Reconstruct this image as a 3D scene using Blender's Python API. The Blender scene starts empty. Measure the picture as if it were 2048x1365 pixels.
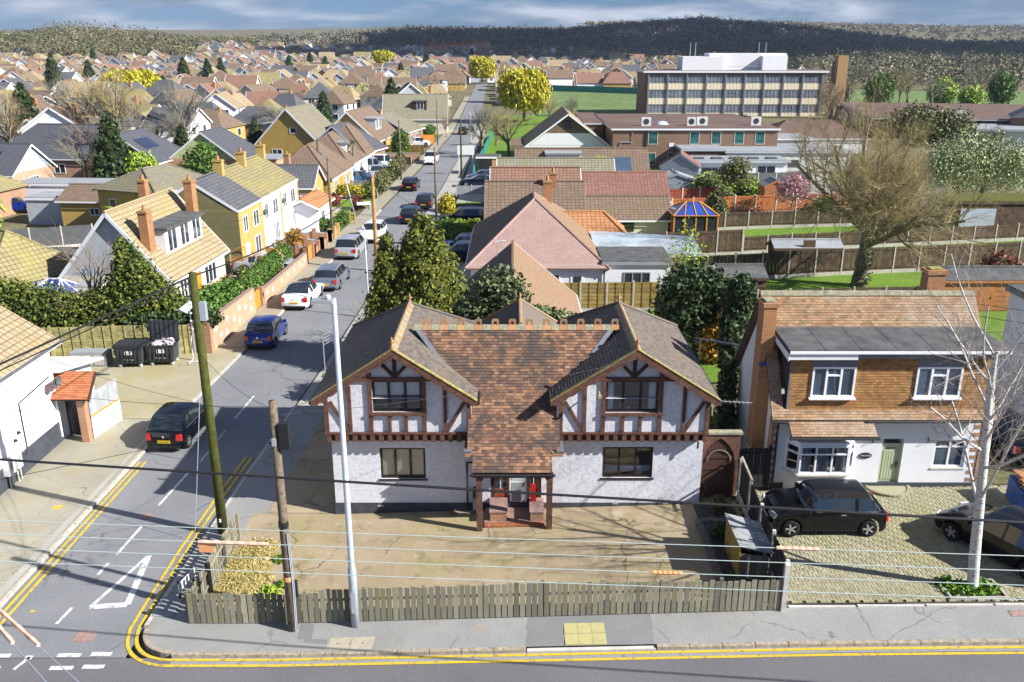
import bpy, bmesh, math, random
import numpy as np
from mathutils import Vector, Matrix
R = math.radians
rnd = random.Random(11)
SC = bpy.context.scene
COL = SC.collection

# ------------------------------------------------------------ camera, sky, sun
cam_d = bpy.data.cameras.new('camera'); cam = bpy.data.objects.new('camera', cam_d); COL.objects.link(cam)
cam.location = (0, 0, 16.0); cam.rotation_euler = (R(90 - 18.6), 0, 0)
cam_d.sensor_width = 36; cam_d.lens = 36 * 1758 / 2048; cam_d.clip_start = 0.1; cam_d.clip_end = 12000
SC.camera = cam
SUN_AZ, SUN_EL = 110.0, 33.5           # clockwise from +Y, and above the horizon
wd = bpy.data.worlds.new('World'); SC.world = wd; wd.use_nodes = True
def build_world():
    nt = wd.node_tree; N = nt.nodes; L = nt.links; N.clear()
    out = N.new('ShaderNodeOutputWorld'); bg = N.new('ShaderNodeBackground'); bg.inputs['Strength'].default_value = 0.075
    sky = N.new('ShaderNodeTexSky'); sky.sky_type = 'NISHITA'; sky.sun_disc = False
    sky.sun_elevation = R(SUN_EL); sky.sun_rotation = R(SUN_AZ); sky.air_density = 1.0; sky.dust_density = 0.6; sky.ozone_density = 2.0
    tc = N.new('ShaderNodeTexCoord'); sp = N.new('ShaderNodeSeparateXYZ'); L.new(tc.outputs['Generated'], sp.inputs[0])
    # broken cumulus over the whole sky, flattened towards the horizon as clouds are
    mp = N.new('ShaderNodeMapping'); mp.inputs['Scale'].default_value = (3.2, 3.2, 17.0); mp.inputs['Location'].default_value = (1.35, .0, .32)
    L.new(tc.outputs['Generated'], mp.inputs[0])
    n1 = N.new('ShaderNodeTexNoise'); n1.inputs['Scale'].default_value = 1.5; n1.inputs['Detail'].default_value = 9; n1.inputs['Roughness'].default_value = .55
    n1.inputs['Distortion'].default_value = .35
    L.new(mp.outputs[0], n1.inputs['Vector'])
    r1 = N.new('ShaderNodeValToRGB'); r1.color_ramp.elements[0].position = .45; r1.color_ramp.elements[1].position = .60
    L.new(n1.outputs['Fac'], r1.inputs[0])
    n2 = N.new('ShaderNodeTexNoise'); n2.inputs['Scale'].default_value = 3.1; n2.inputs['Detail'].default_value = 7
    L.new(mp.outputs[0], n2.inputs['Vector'])
    r2 = N.new('ShaderNodeValToRGB'); r2.color_ramp.elements[0].position = .38; r2.color_ramp.elements[1].position = .66
    r2.color_ramp.elements[0].color = (1.7, 2.15, 3.0, 1); r2.color_ramp.elements[1].color = (4.6, 5.0, 5.7, 1)
    L.new(n2.outputs['Fac'], r2.inputs[0])
    tint = N.new('ShaderNodeMix'); tint.data_type = 'RGBA'; tint.blend_type = 'MULTIPLY'; tint.inputs[0].default_value = 1.0
    tint.inputs[7].default_value = (.25, .40, .74, 1); L.new(sky.outputs[0], tint.inputs[6])
    mx = N.new('ShaderNodeMix'); mx.data_type = 'RGBA'
    L.new(r1.outputs[0], mx.inputs[0]); L.new(tint.outputs[2], mx.inputs[6]); L.new(r2.outputs[0], mx.inputs[7])
    L.new(mx.outputs[2], bg.inputs[0]); L.new(bg.outputs[0], out.inputs[0])
build_world()
sun_d = bpy.data.lights.new('sun', 'SUN'); sun = bpy.data.objects.new('sun', sun_d); COL.objects.link(sun)
sun_d.energy = 5.0; sun_d.angle = R(.5); sun_d.color = (1.0, .965, .915)
to_sun = Vector((math.sin(R(SUN_AZ)) * math.cos(R(SUN_EL)), math.cos(R(SUN_AZ)) * math.cos(R(SUN_EL)), math.sin(R(SUN_EL))))
sun.rotation_euler = to_sun.to_track_quat('Z', 'Y').to_euler(); sun.location = (60, -20, 60)
SC.view_settings.view_transform = 'Standard'; SC.view_settings.look = 'None'; SC.view_settings.gamma = 1
SC.view_settings.use_curve_mapping = False; SC.view_settings.exposure = 1.0
SC.render.film_transparent = False
try:
    SC.cycles.use_denoising = True; SC.cycles.max_bounces = 6; SC.cycles.transparent_max_bounces = 12
    SC.cycles.caustics_reflective = False; SC.cycles.caustics_refractive = False
except Exception: pass

# ------------------------------------------------------------ ground height
def sstep(a, b, x):
    t = min(1, max(0, (x - a) / (b - a))); return t * t * (3 - 2 * t)
RIDGE = [(-.62, 13), (-.30, 17), (-.25, 25), (-.17, 34), (-.11, 41), (-.01, 39), (.05, 39), (.12, 48), (.2, 56), (.26, 49), (.34, 39), (.40, 29), (.46, 19), (.7, 15)]
def interp(T, v):
    if v <= T[0][0]: return T[0][1]
    for (a, p), (b, q) in zip(T, T[1:]):
        if v <= b: return p + (q - p) * (v - a) / (b - a)
    return T[-1][1]
def gz(x, y):
    """ground height: level west of the house, rising gently eastwards, hills in the far north"""
    k = .024 + .009 * sstep(20, 22, y)
    z = k * min(15, max(0, x + 6.5)) + .012 * min(14, max(0, x - 8.5))
    if y > 150: z *= 1 - .6 * sstep(150, 300, y)
    if y > 380:
        a = x / y
        z += 7 * math.exp(-((x + 370) / 300) ** 2 - ((y - 900) / 260) ** 2) + 9 * math.exp(-((x + 425) / 70) ** 2 - ((y - 930) / 150) ** 2)
        z += 7 * sstep(450, 900, y)
        z += max(0, interp(RIDGE, a) - 17) * sstep(800, 1480, y) * (1 if y < 1500 else max(0, 1 - (y - 1500) / 1500))
        z += 50 * sstep(1700, 2600, y)
    return z

# ------------------------------------------------------------ objects
def tag(o, label=None, cat=None, group=None, kind=None):
    if label: o['label'] = label
    if cat: o['category'] = cat
    if group: o['group'] = group
    if kind: o['kind'] = kind
    return o
def empty(name, loc=(0, 0, 0), rz=0.0):
    o = bpy.data.objects.new(name, None); COL.objects.link(o); o.location = loc; o.rotation_euler = (0, 0, rz)
    o.empty_display_size = .2; return o
def thing(name, label, cat, loc=(0, 0, 0), rz=0.0, group=None):
    return tag(empty(name, loc, rz), label, cat, group)
def link(name, me, parent=None, loc=None, mat4=None):
    o = bpy.data.objects.new(name, me); COL.objects.link(o)
    if parent is not None: o.parent = parent
    if loc is not None: o.location = loc
    if mat4 is not None: o.matrix_local = mat4
    return o
def copy_tree(o, parent=None):
    c = o.copy(); COL.objects.link(c); c.parent = parent
    for ch in list(o.children): copy_tree(ch, c)
    return c

def auto_uv(me):
    n = len(me.polygons)
    if not n: return
    uvl = me.uv_layers.new(name='UVMap')
    nl = len(me.loops)
    co = np.empty(len(me.vertices) * 3, np.float32); me.vertices.foreach_get('co', co); co = co.reshape(-1, 3)
    li = np.empty(nl, np.int32); me.loops.foreach_get('vertex_index', li)
    nor = np.empty(n * 3, np.float32); me.polygons.foreach_get('normal', nor); nor = nor.reshape(-1, 3)
    tot = np.empty(n, np.int32); me.polygons.foreach_get('loop_total', tot)
    pi = np.repeat(np.arange(n), tot)
    t = np.stack([-nor[:, 1], nor[:, 0], np.zeros(n)], 1); ln = np.linalg.norm(t, axis=1)
    flat = ln < 1e-3; t[flat] = (1, 0, 0); ln[flat] = 1; t /= ln[:, None]
    # one u direction for both faces of a wall, so that courses line up
    b = np.cross(nor, t); b[flat] = (0, 1, 0)
    p = co[li]
    uv = np.stack([(p * t[pi]).sum(1), (p * b[pi]).sum(1)], 1).astype(np.float32)
    uvl.data.foreach_set('uv', uv.ravel())

class MB:
    def __init__(s, M=None):
        s.v = []; s.f = []; s.mi = []; s.M = M
    def pts(s, P):
        b = len(s.v)
        if s.M is not None: P = [tuple(s.M @ Vector(p)) for p in P]
        s.v.extend([tuple(p) for p in P]); return b
    def poly(s, P, m=0):
        b = s.pts(P); s.f.append(list(range(b, b + len(P)))); s.mi.append(m); return s
    def bx(s, x0, x1, y0, y1, z0, z1, m=0):
        b = s.pts([(x0, y0, z0), (x1, y0, z0), (x1, y1, z0), (x0, y1, z0), (x0, y0, z1), (x1, y0, z1), (x1, y1, z1), (x0, y1, z1)])
        for q in ((3, 2, 1, 0), (4, 5, 6, 7), (0, 1, 5, 4), (1, 2, 6, 5), (2, 3, 7, 6), (3, 0, 4, 7)):
            s.f.append([b + i for i in q]); s.mi.append(m)
        return s
    def bar(s, p, q, w, h, up=(0, 0, 1), m=0):
        """box from p to q, w across and h along 'up'"""
        p = Vector(p); q = Vector(q); d = (q - p).normalized(); u = Vector(up); a = d.cross(u)
        if a.length < 1e-4: a = d.cross(Vector((1, 0, 0)))
        a.normalize(); u = a.cross(d).normalized(); a = a * w / 2; u = u * h / 2
        b = s.pts([p - a - u, p + a - u, p + a + u, p - a + u, q - a - u, q + a - u, q + a + u, q - a + u])
        for f in ((0, 1, 2, 3), (7, 6, 5, 4), (0, 4, 5, 1), (1, 5, 6, 2), (2, 6, 7, 3), (3, 7, 4, 0)):
            s.f.append([b + i for i in f]); s.mi.append(m)
        return s
    def tube(s, P, r, n=6, cap=True, m=0):
        P = [Vector(p) for p in P]; k = len(P)
        rr = r if isinstance(r, (list, tuple)) else [r] * k
        ref = Vector((0, 0, 1)); base = []
        for i in range(k):
            d = (P[min(i + 1, k - 1)] - P[max(i - 1, 0)])
            if d.length < 1e-6: d = Vector((0, 0, 1))
            d.normalize()
            a = d.cross(ref)
            if a.length < .05: a = d.cross(Vector((1, 0, 0)))
            a.normalize(); c = d.cross(a)
            base.append(s.pts([P[i] + (a * math.cos(2 * math.pi * j / n) + c * math.sin(2 * math.pi * j / n)) * rr[i] for j in range(n)]))
        for i in range(k - 1):
            A, B = base[i], base[i + 1]
            for j in range(n):
                s.f.append([A + j, B + j, B + (j + 1) % n, A + (j + 1) % n]); s.mi.append(m)
        if cap:
            s.f.append([base[0] + j for j in range(n)]); s.mi.append(m)
            s.f.append([base[-1] + j for j in reversed(range(n))]); s.mi.append(m)
        return s
    def slab(s, P, t, m=0):
        """polygon P (counter-clockwise seen from its outside) given thickness t downwards along its normal"""
        P = [Vector(p) for p in P]; nrm = Vector((0, 0, 0))
        for i in range(len(P)):
            a, b_ = P[i], P[(i + 1) % len(P)]; nrm += a.cross(b_)
        nrm.normalize(); n = len(P)
        b = s.pts(P + [p - nrm * t for p in P])
        s.f.append([b + i for i in range(n)]); s.mi.append(m)
        s.f.append([b + n + i for i in reversed(range(n))]); s.mi.append(m)
        for i in range(n):
            j = (i + 1) % n; s.f.append([b + i, b + n + i, b + n + j, b + j]); s.mi.append(m)
        return s
    def prism(s, P, d, m=0):
        """polygon P extruded by vector d"""
        P = [Vector(p) for p in P]; d = Vector(d); n = len(P)
        b = s.pts(P + [p + d for p in P])
        s.f.append([b + i for i in reversed(range(n))]); s.mi.append(m)
        s.f.append([b + n + i for i in range(n)]); s.mi.append(m)
        for i in range(n):
            j = (i + 1) % n; s.f.append([b + i, b + j, b + n + j, b + n + i]); s.mi.append(m)
        return s
    def lathe(s, prof, n=16, c=(0, 0, 0), axis='z', m=0):
        base = []
        for r, h in prof:
            ring = []
            for j in range(n):
                a = 2 * math.pi * j / n; x, y = r * math.cos(a), r * math.sin(a)
                p = (x, y, h) if axis == 'z' else ((x, h, y) if axis == 'y' else (h, x, y))
                ring.append((p[0] + c[0], p[1] + c[1], p[2] + c[2]))
            base.append(s.pts(ring))
        for A, B in zip(base, base[1:]):
            for j in range(n):
                k = (j + 1) % n; s.f.append([A + j, A + k, B + k, B + j]); s.mi.append(m)
        return s
    def wall(s, x0, x1, z0, z1, y, holes=(), reveal=.12, m=0):
        """wall face at y facing -y with rectangular holes (x0,x1,z0,z1) and reveals going back by 'reveal'"""
        xs = sorted(set([x0, x1] + [h[0] for h in holes] + [h[1] for h in holes]))
        zs = sorted(set([z0, z1] + [h[2] for h in holes] + [h[3] for h in holes]))
        for a, b in zip(xs, xs[1:]):
            for c, d in zip(zs, zs[1:]):
                mx, mz = (a + b) / 2, (c + d) / 2
                if any(h[0] < mx < h[1] and h[2] < mz < h[3] for h in holes): continue
                s.poly([(a, y, c), (b, y, c), (b, y, d), (a, y, d)], m)
        for a, b, c, d in holes:
            r = y + reveal
            s.poly([(a, y, c), (a, y, d), (a, r, d), (a, r, c)], m); s.poly([(b, y, c), (b, r, c), (b, r, d), (b, y, d)], m)
            s.poly([(a, y, d), (b, y, d), (b, r, d), (a, r, d)], m); s.poly([(a, y, c), (a, r, c), (b, r, c), (b, y, c)], m)
        return s
    def mesh(s, name, mats, smooth=False, fix=False):
        me = bpy.data.meshes.new(name); me.from_pydata(s.v, [], s.f)
        mats = mats if isinstance(mats, (list, tuple)) else [mats]
        for m in mats: me.materials.append(M(m))
        if len(mats) > 1: me.polygons.foreach_set('material_index', s.mi)
        if fix:
            bm = bmesh.new(); bm.from_mesh(me); bmesh.ops.recalc_face_normals(bm, faces=bm.faces); bm.to_mesh(me); bm.free()
        if smooth: me.polygons.foreach_set('use_smooth', [True] * len(me.polygons))
        me.update(); auto_uv(me); return me
    def build(s, name, mats, parent=None, smooth=False, fix=False):
        return link(name, s.mesh(name, mats, smooth, fix), parent)

def np_mesh(name, verts, faces, mat, col=None, smooth=False):
    """fast mesh of quads or triangles from arrays"""
    me = bpy.data.meshes.new(name); nv, nf, k = len(verts), len(faces), faces.shape[1]
    me.vertices.add(nv); me.vertices.foreach_set('co', np.asarray(verts, np.float32).ravel())
    me.loops.add(nf * k); me.loops.foreach_set('vertex_index', np.asarray(faces, np.int32).ravel())
    me.polygons.add(nf); me.polygons.foreach_set('loop_start', np.arange(0, nf * k, k, dtype=np.int32))
    try: me.polygons.foreach_set('loop_total', np.full(nf, k, np.int32))
    except Exception: pass
    mats = mat if isinstance(mat, (list, tuple)) else [mat]
    for m in mats: me.materials.append(M(m))
    if col is not None:
        a = me.color_attributes.new('Col', 'FLOAT_COLOR', 'POINT')
        c = np.ones((nv, 4), np.float32); c[:, :3] = col; a.data.foreach_set('color', c.ravel())
    if smooth: me.polygons.foreach_set('use_smooth', np.ones(nf, bool))
    me.update(calc_edges=True); me.validate(); return me

FONT_CACHE = {}
def text_mesh(txt, size, mat, extrude=.002):
    key = (txt, size, mat)
    if key in FONT_CACHE: return FONT_CACHE[key]
    cu = bpy.data.curves.new('lettering', 'FONT'); cu.body = txt; cu.size = size; cu.align_x = 'CENTER'; cu.align_y = 'CENTER'; cu.extrude = extrude
    o = bpy.data.objects.new('lettering', cu); COL.objects.link(o)
    bpy.context.view_layer.update()
    me = bpy.data.meshes.new_from_object(o.evaluated_get(bpy.context.evaluated_depsgraph_get()))
    bpy.data.objects.remove(o); bpy.data.curves.remove(cu)
    me.materials.clear(); me.materials.append(M(mat)); FONT_CACHE[key] = me; return me

# ------------------------------------------------------------ materials
MATS = {}
def M(m):
    return MATS[m] if isinstance(m, str) else m
class NT:
    def __init__(s, name):
        s.m = bpy.data.materials.new(name); s.m.use_nodes = True; s.t = s.m.node_tree; s.N = s.t.nodes; s.L = s.t.links
        s.b = s.N.get('Principled BSDF'); MATS[name] = s.m
        s._p = None
    def n(s, t, **k):
        o = s.N.new(t)
        for a, v in k.items():
            if hasattr(o, a): setattr(o, a, v)
            else: o.inputs[a.replace('_', ' ')].default_value = v
        return o
    def pos(s):
        if s._p is None: s._p = s.N.new('ShaderNodeNewGeometry')
        return s._p.outputs['Position']
    def island(s):
        s.pos(); return s._p.outputs['Random Per Island']
    def noise(s, scale, detail=4, rough=.55, vec=None, dist=0.0):
        o = s.n('ShaderNodeTexNoise'); o.inputs['Scale'].default_value = scale; o.inputs['Detail'].default_value = detail
        o.inputs['Roughness'].default_value = rough; o.inputs['Distortion'].default_value = dist
        s.L.new(vec if vec is not None else s.pos(), o.inputs['Vector']); return o.outputs['Fac']
    def ramp(s, fac, stops):
        o = s.n('ShaderNodeValToRGB'); e = o.color_ramp.elements
        while len(e) < len(stops): e.new(.5)
        for k, (p, c) in enumerate(stops):
            e[k].position = p; e[k].color = (c[0], c[1], c[2], 1) if isinstance(c, (tuple, list)) else (c, c, c, 1)
        s.L.new(fac, o.inputs[0]); return o.outputs[0]
    def mix(s, fac, a, b, blend='MIX'):
        o = s.n('ShaderNodeMix'); o.data_type = 'RGBA'; o.blend_type = blend
        for sock, v in ((o.inputs[0], fac), (o.inputs[6], a), (o.inputs[7], b)):
            if isinstance(v, (int, float)): sock.default_value = v
            elif isinstance(v, (tuple, list)): sock.default_value = (v[0], v[1], v[2], 1)
            else: s.L.new(v, sock)
        return o.outputs[2]
    def math(s, op, a, b=0.0):
        o = s.n('ShaderNodeMath'); o.operation = op
        for sock, v in ((o.inputs[0], a), (o.inputs[1], b)):
            if isinstance(v, (int, float)): sock.default_value = v
            else: s.L.new(v, sock)
        return o.outputs[0]
    def uv(s):
        return s.n('ShaderNodeTexCoord').outputs['UV']
    def bump(s, h, strength=.3, dist=.02):
        o = s.n('ShaderNodeBump'); o.inputs['Strength'].default_value = strength; o.inputs['Distance'].default_value = dist
        s.L.new(h, o.inputs['Height']); s.L.new(o.outputs[0], s.b.inputs['Normal'])
    def col(s, c):
        if isinstance(c, (tuple, list)): s.b.inputs['Base Color'].default_value = (c[0], c[1], c[2], 1)
        else: s.L.new(c, s.b.inputs['Base Color'])
    def fin(s, rough=.8, spec=.3, metal=0.0):
        s.b.inputs['Roughness'].default_value = rough; s.b.inputs['Specular IOR Level'].default_value = spec; s.b.inputs['Metallic'].default_value = metal
        return s.m
def shade(c, f): return tuple(min(1, max(0, x * f)) for x in c)
def plain(name, c, rough=.7, spec=.3, metal=0.0, var=.18, scale=2.5, bump=0.0, bscale=60, c2=None, isl=0.0):
    """a colour with weathering noise"""
    t = NT(name); f = t.noise(scale, 6, .6)
    a = t.ramp(f, [(.3, shade(c, 1 - var)), (.7, shade(c2 or c, 1 + var))])
    if isl:
        v = t.math('ADD', t.math('MULTIPLY', t.island(), isl), 1 - isl / 2); o = t.n('ShaderNodeVectorMath'); o.operation = 'SCALE'
        t.L.new(a, o.inputs[0]); t.L.new(v, o.inputs['Scale']); a = o.outputs[0]
    t.col(a)
    if bump: t.bump(t.noise(bscale, 5, .6), bump, .02)
    return t.fin(rough, spec, metal)
def masonry(name, c1, c2, mortar, bw=.225, bh=.075, ms=.012, off=.5, rough=.85, bump=.5, stain=.35, sc=(.12, .11, .05), sscale=.9, dist=.01, mort_h=1):
    """courses laid out in UV metres: bricks on walls or tiles on roofs that are too far to pick apart"""
    t = NT(name); br = t.n('ShaderNodeTexBrick'); br.offset = off
    br.inputs['Scale'].default_value = 1; br.inputs['Brick Width'].default_value = bw; br.inputs['Row Height'].default_value = bh
    br.inputs['Mortar Size'].default_value = ms; br.inputs['Mortar Smooth'].default_value = .2; br.inputs['Bias'].default_value = -.1
    br.inputs['Color1'].default_value = (*c1, 1); br.inputs['Color2'].default_value = (*c2, 1); br.inputs['Mortar'].default_value = (*mortar, 1)
    t.L.new(t.uv(), br.inputs['Vector'])
    st = t.ramp(t.noise(sscale, 6, .65), [(.46, 0.0), (.72, stain)])
    c = t.mix(st, br.outputs['Color'], sc)
    fine = t.ramp(t.noise(22, 4, .6), [(.3, .78), (.7, 1.18)])
    t.col(t.mix(1.0, c, fine, 'MULTIPLY'))
    inv = t.math('SUBTRACT', 1.0, br.outputs['Fac']); t.bump(inv, bump, dist * mort_h)
    return t.fin(rough, .25)
# ------------------------------------------------------------ material library
def piece_mat(name, stops, patch=None, pfac=.6, pscale=.7, rough=.85, bump=.25, spec=.25, thr=(.5, .68)):
    """for tiles, boards and blocks built one by one: every piece takes its own colour"""
    t = NT(name); oi = t.n('ShaderNodeObjectInfo')
    f = t.math('FRACT', t.math('ADD', t.island(), oi.outputs['Random']))
    c = t.ramp(f, stops)
    if patch:
        k = t.ramp(t.noise(pscale, 7, .68), [(thr[0], 0.0), (thr[1], pfac)]); c = t.mix(k, c, patch)
    g = t.ramp(t.noise(35, 4, .65), [(.3, .75), (.7, 1.2)])
    t.col(t.mix(1.0, c, g, 'MULTIPLY'))
    if bump: t.bump(t.noise(70, 4, .6), bump, .01)
    return t.fin(rough, spec)
piece_mat('tile_main', [(0, (.085, .058, .048)), (.25, (.155, .088, .06)), (.5, (.225, .12, .072)), (.72, (.29, .152, .083)), (.82, (.36, .20, .115)), (1, (.12, .076, .058))], (.07, .06, .052), .85, .75, thr=(.46, .6))
piece_mat('tile_wing', [(0, (.10, .088, .08)), (.4, (.145, .122, .105)), (.7, (.18, .145, .115)), (1, (.12, .102, .092))], (.17, .145, .085), .6, .9)
piece_mat('tile_right', [(0, (.20, .13, .075)), (.35, (.29, .19, .105)), (.65, (.38, .255, .15)), (.85, (.32, .175, .095)), (1, (.26, .18, .115))], (.44, .38, .30), .6, .55)
piece_mat('tile_hung', [(0, (.24, .125, .05)), (.35, (.34, .18, .065)), (.65, (.41, .225, .08)), (.85, (.34, .14, .055)), (1, (.29, .19, .08))], (.18, .12, .045), .5, 1.2)
piece_mat('crest', [(0, (.33, .16, .08)), (.5, (.47, .24, .11)), (1, (.27, .19, .13))], (.36, .31, .13), .5, 2.0)
piece_mat('board_grey', [(0, (.13, .122, .09)), (.3, (.215, .20, .15)), (.6, (.28, .262, .19)), (.8, (.17, .16, .11)), (1, (.34, .315, .235))], (.19, .195, .07), .55, 1.6, .9, .5)
piece_mat('board_dark', [(0, (.06, .038, .026)), (.5, (.095, .058, .036)), (1, (.13, .082, .05))], (.12, .1, .06), .4, 1.0)
piece_mat('paver', [(0, (.25, .23, .15)), (.4, (.32, .30, .195)), (.7, (.36, .335, .22)), (1, (.28, .26, .175))], (.27, .26, .10), .7, .5, .9, .3)
piece_mat('brick_red', [(0, (.28, .09, .045)), (.5, (.40, .15, .07)), (1, (.33, .12, .06))])
plain('tile_bed', (.05, .04, .035), .9)
plain('cap_grey', (.24, .23, .19), .85, c2=(.30, .28, .17), var=.25, scale=6)
plain('lichen', (.22, .18, .06), .95, c2=(.33, .28, .1), var=.3, scale=9, bump=.5)

def stucco():
    t = NT('stucco'); P = t.pos()
    n = t.n('ShaderNodeTexNoise'); n.inputs['Scale'].default_value = 6; n.inputs['Detail'].default_value = 3; t.L.new(P, n.inputs['Vector'])
    mx = t.mix(.45, P, n.outputs['Color'], 'ADD')
    v = t.n('ShaderNodeTexVoronoi'); v.feature = 'DISTANCE_TO_EDGE'; v.inputs['Scale'].default_value = 11.5; t.L.new(mx, v.inputs['Vector'])
    rdg = t.ramp(v.outputs['Distance'], [(0, 1.0), (.09, .25), (.2, 0.0)])
    m2 = t.ramp(t.noise(6.5, 3, .6), [(.47, 0.0), (.6, 1.0)])
    h = t.math('ADD', t.math('MULTIPLY', rdg, m2), t.math('MULTIPLY', t.noise(18, 4, .6), .35))
    c = t.ramp(t.noise(.8, 6, .6), [(.3, (.60, .61, .66)), (.7, (.68, .685, .72))])
    t.col(c); t.bump(h, .62, .024); return t.fin(.9, .2)
stucco()
plain('render_white', (.72, .73, .75), .9, .2, var=.05, scale=1.2, bump=.35, bscale=26)
plain('render_bright', (.78, .79, .82), .9, .2, var=.04, scale=.8, bump=.2, bscale=40)
plain('render_cream', (.62, .58, .46), .9, var=.06); plain('render_grey', (.42, .45, .47), .9, var=.08)
plain('render_olive', (.19, .17, .08), .9, var=.12, bump=.2); plain('render_mint', (.60, .66, .60), .85, var=.05)
plain('clad_blue', (.42, .47, .52), .8, var=.08); plain('clad_green', (.52, .56, .30), .8, var=.06); plain('clad_white', (.75, .76, .77), .7, var=.05)
plain('plinth', (.055, .062, .075), .8, var=.25, scale=3); plain('timber', (.095, .045, .03), .75, c2=(.125, .06, .042), var=.3, scale=7, bump=.3, bscale=40, isl=.4)
plain('timber_dark', (.06, .028, .02), .8, var=.25, bump=.2); plain('upvc_brown', (.022, .016, .013), .4, .4, var=.1)
plain('upvc_white', (.80, .81, .83), .45, .4, var=.03); plain('soffit', (.70, .71, .73), .6, var=.06); plain('grey_frame', (.10, .105, .11), .5)
plain('black_plastic', (.018, .018, .02), .45, .4, var=.15); plain('dark_metal', (.06, .062, .065), .5, .4, .3)
plain('lead', (.16, .17, .19), .6, .4, var=.2); plain('felt', (.085, .088, .092), .95, .15, c2=(.11, .112, .11), var=.25, scale=1.6, bump=.5, bscale=90)
plain('felt_brown', (.145, .098, .082), .95, .15, var=.2, scale=.25, bump=.3, bscale=60); plain('felt_light', (.27, .285, .30), .9, var=.15, scale=.7)
plain('moss', (.10, .11, .03), 1, .1, var=.35, scale=4, bump=.6)
plain('galv', (.44, .49, .55), .45, .5, .35, var=.1, scale=5); plain('alu', (.55, .56, .57), .4, .5, .6, var=.08); plain('concrete', (.42, .40, .36), .9, c2=(.48, .46, .40), var=.2, scale=4, bump=.3)
plain('conc_pale', (.52, .50, .45), .9, var=.15, scale=3); plain('conc_post', (.40, .38, .33), .9, var=.2, scale=5)
plain('door_sage', (.40, .45, .30), .55, .35, var=.04); plain('door_black', (.02, .02, .024), .4, .4); plain('door_white', (.76, .77, .78), .45, .4, var=.03)
plain('orange_wood', (.62, .24, .035), .6, var=.15, scale=6, isl=.35); plain('red_wood', (.24, .055, .025), .7, var=.2, scale=5, isl=.3); plain('orange_fence', (.40, .13, .045), .8, var=.2, scale=4, isl=.3)
plain('fence_green', (.30, .28, .10), .9, c2=(.36, .32, .14), var=.3, scale=4, isl=.4); plain('fence_amber', (.30, .19, .05), .85, c2=(.22, .17, .05), var=.35, scale=2.5, isl=.4)
plain('fence_black', (.022, .021, .022), .85, var=.3, isl=.5); plain('fence_grey', (.30, .32, .33), .85, var=.2, isl=.3); plain('fence_dark', (.07, .045, .032), .9, c2=(.10, .066, .042), var=.35, scale=3, isl=.5)
plain('shed_wood', (.33, .23, .05), .85, var=.3, scale=6, isl=.3); plain('shed_blue', (.22, .26, .29), .85, var=.12, isl=.15); plain('shed_orange', (.40, .16, .055), .8, var=.2, isl=.25, scale=5)
plain('sleeper', (.14, .125, .10), .9, var=.35, scale=7, bump=.4)
plain('white_plastic', (.75, .75, .73), .5, .4, var=.05); plain('yellow_plate', (.75, .52, .02), .5, .4, var=.04); plain('white_plate', (.8, .8, .78), .5, .4, var=.03)
plain('black_ink', (.01, .01, .01), .6); plain('white_ink', (.7, .7, .7), .7, var=.2); plain('bin_grey', (.045, .052, .062), .55, .4, var=.2, scale=3); plain('bin_lid', (.03, .034, .04), .5, .4)
plain('bag', (.5, .45, .47), .5, .4, isl=.7, var=.3); plain('terracotta', (.42, .19, .09), .8); plain('blue_tarp', (.03, .09, .32), .6, var=.3)
plain('meter_box', (.66, .67, .66), .6, var=.06); plain('teal', (.03, .20, .18), .6); plain('magenta', (.45, .03, .22), .6)
plain('pole_green', (.095, .088, .016), .95, c2=(.05, .062, .012), var=.5, scale=5, bump=.6, bscale=30); plain('pole_brown', (.13, .098, .068), .9, c2=(.17, .135, .095), var=.35, scale=9, bump=.5, bscale=40)
plain('pole_orange', (.33, .17, .055), .85, c2=(.40, .23, .09), var=.25, scale=4); plain('cable_black', (.02, .02, .022), .6); plain('cable_pale', (.42, .50, .48), .5, var=.08); plain('sleeve', (.80, .48, .36), .7, var=.15, scale=5, isl=.2); plain('sleeve_orange', (.78, .36, .16), .7, var=.15)
plain('tyre', (.014, .014, .015), .85, .2); plain('rim', (.46, .47, .48), .35, .5, .7); plain('rim_dark', (.05, .05, .055), .4, .5, .4); plain('chrome', (.65, .66, .68), .15, .5, .9, var=.02); plain('trim', (.016, .016, .017), .6); plain('dark_underbody', (.006, .006, .006), .9)
def paint(name, c, metal=.25):
    t = NT(name); t.col(c); t.b.inputs['Coat Weight'].default_value = .45; t.b.inputs['Coat Roughness'].default_value = .03
    r = t.ramp(t.noise(2.2, 5, .6), [(.3, .14), (.7, .24)]); t.L.new(r, t.b.inputs['Roughness']); t.b.inputs['Specular IOR Level'].default_value = .2; t.b.inputs['Metallic'].default_value = metal
for k, c in dict(car_black=(.005, .006, .009), car_navy=(.006, .012, .035), car_blue=(.010, .028, .22), car_grey=(.16, .19, .23), car_silver=(.40, .42, .44), car_white=(.74, .75, .77), car_red=(.45, .012, .015), car_teal=(.02, .09, .18), car_charcoal=(.02, .024, .03)).items(): paint(k, c, 0 if k in ('car_white', 'car_red') else .3)
def lamp_mat(name, c, e=0):
    t = NT(name); t.col(c); t.b.inputs['Coat Weight'].default_value = .8; t.fin(.2, .5)
lamp_mat('tail_red', (.42, .012, .012)); lamp_mat('head_clear', (.55, .57, .6)); lamp_mat('amber', (.6, .22, .02))
def glass(name, c, rough=.04, spec=.8):
    t = NT(name); t.col(t.ramp(t.noise(.6, 3), [(.35, shade(c, .7)), (.65, shade(c, 1.4))])); t.b.inputs['Coat Weight'].default_value = .6; t.b.inputs['Coat Roughness'].default_value = .02; t.fin(rough, spec)
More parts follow.
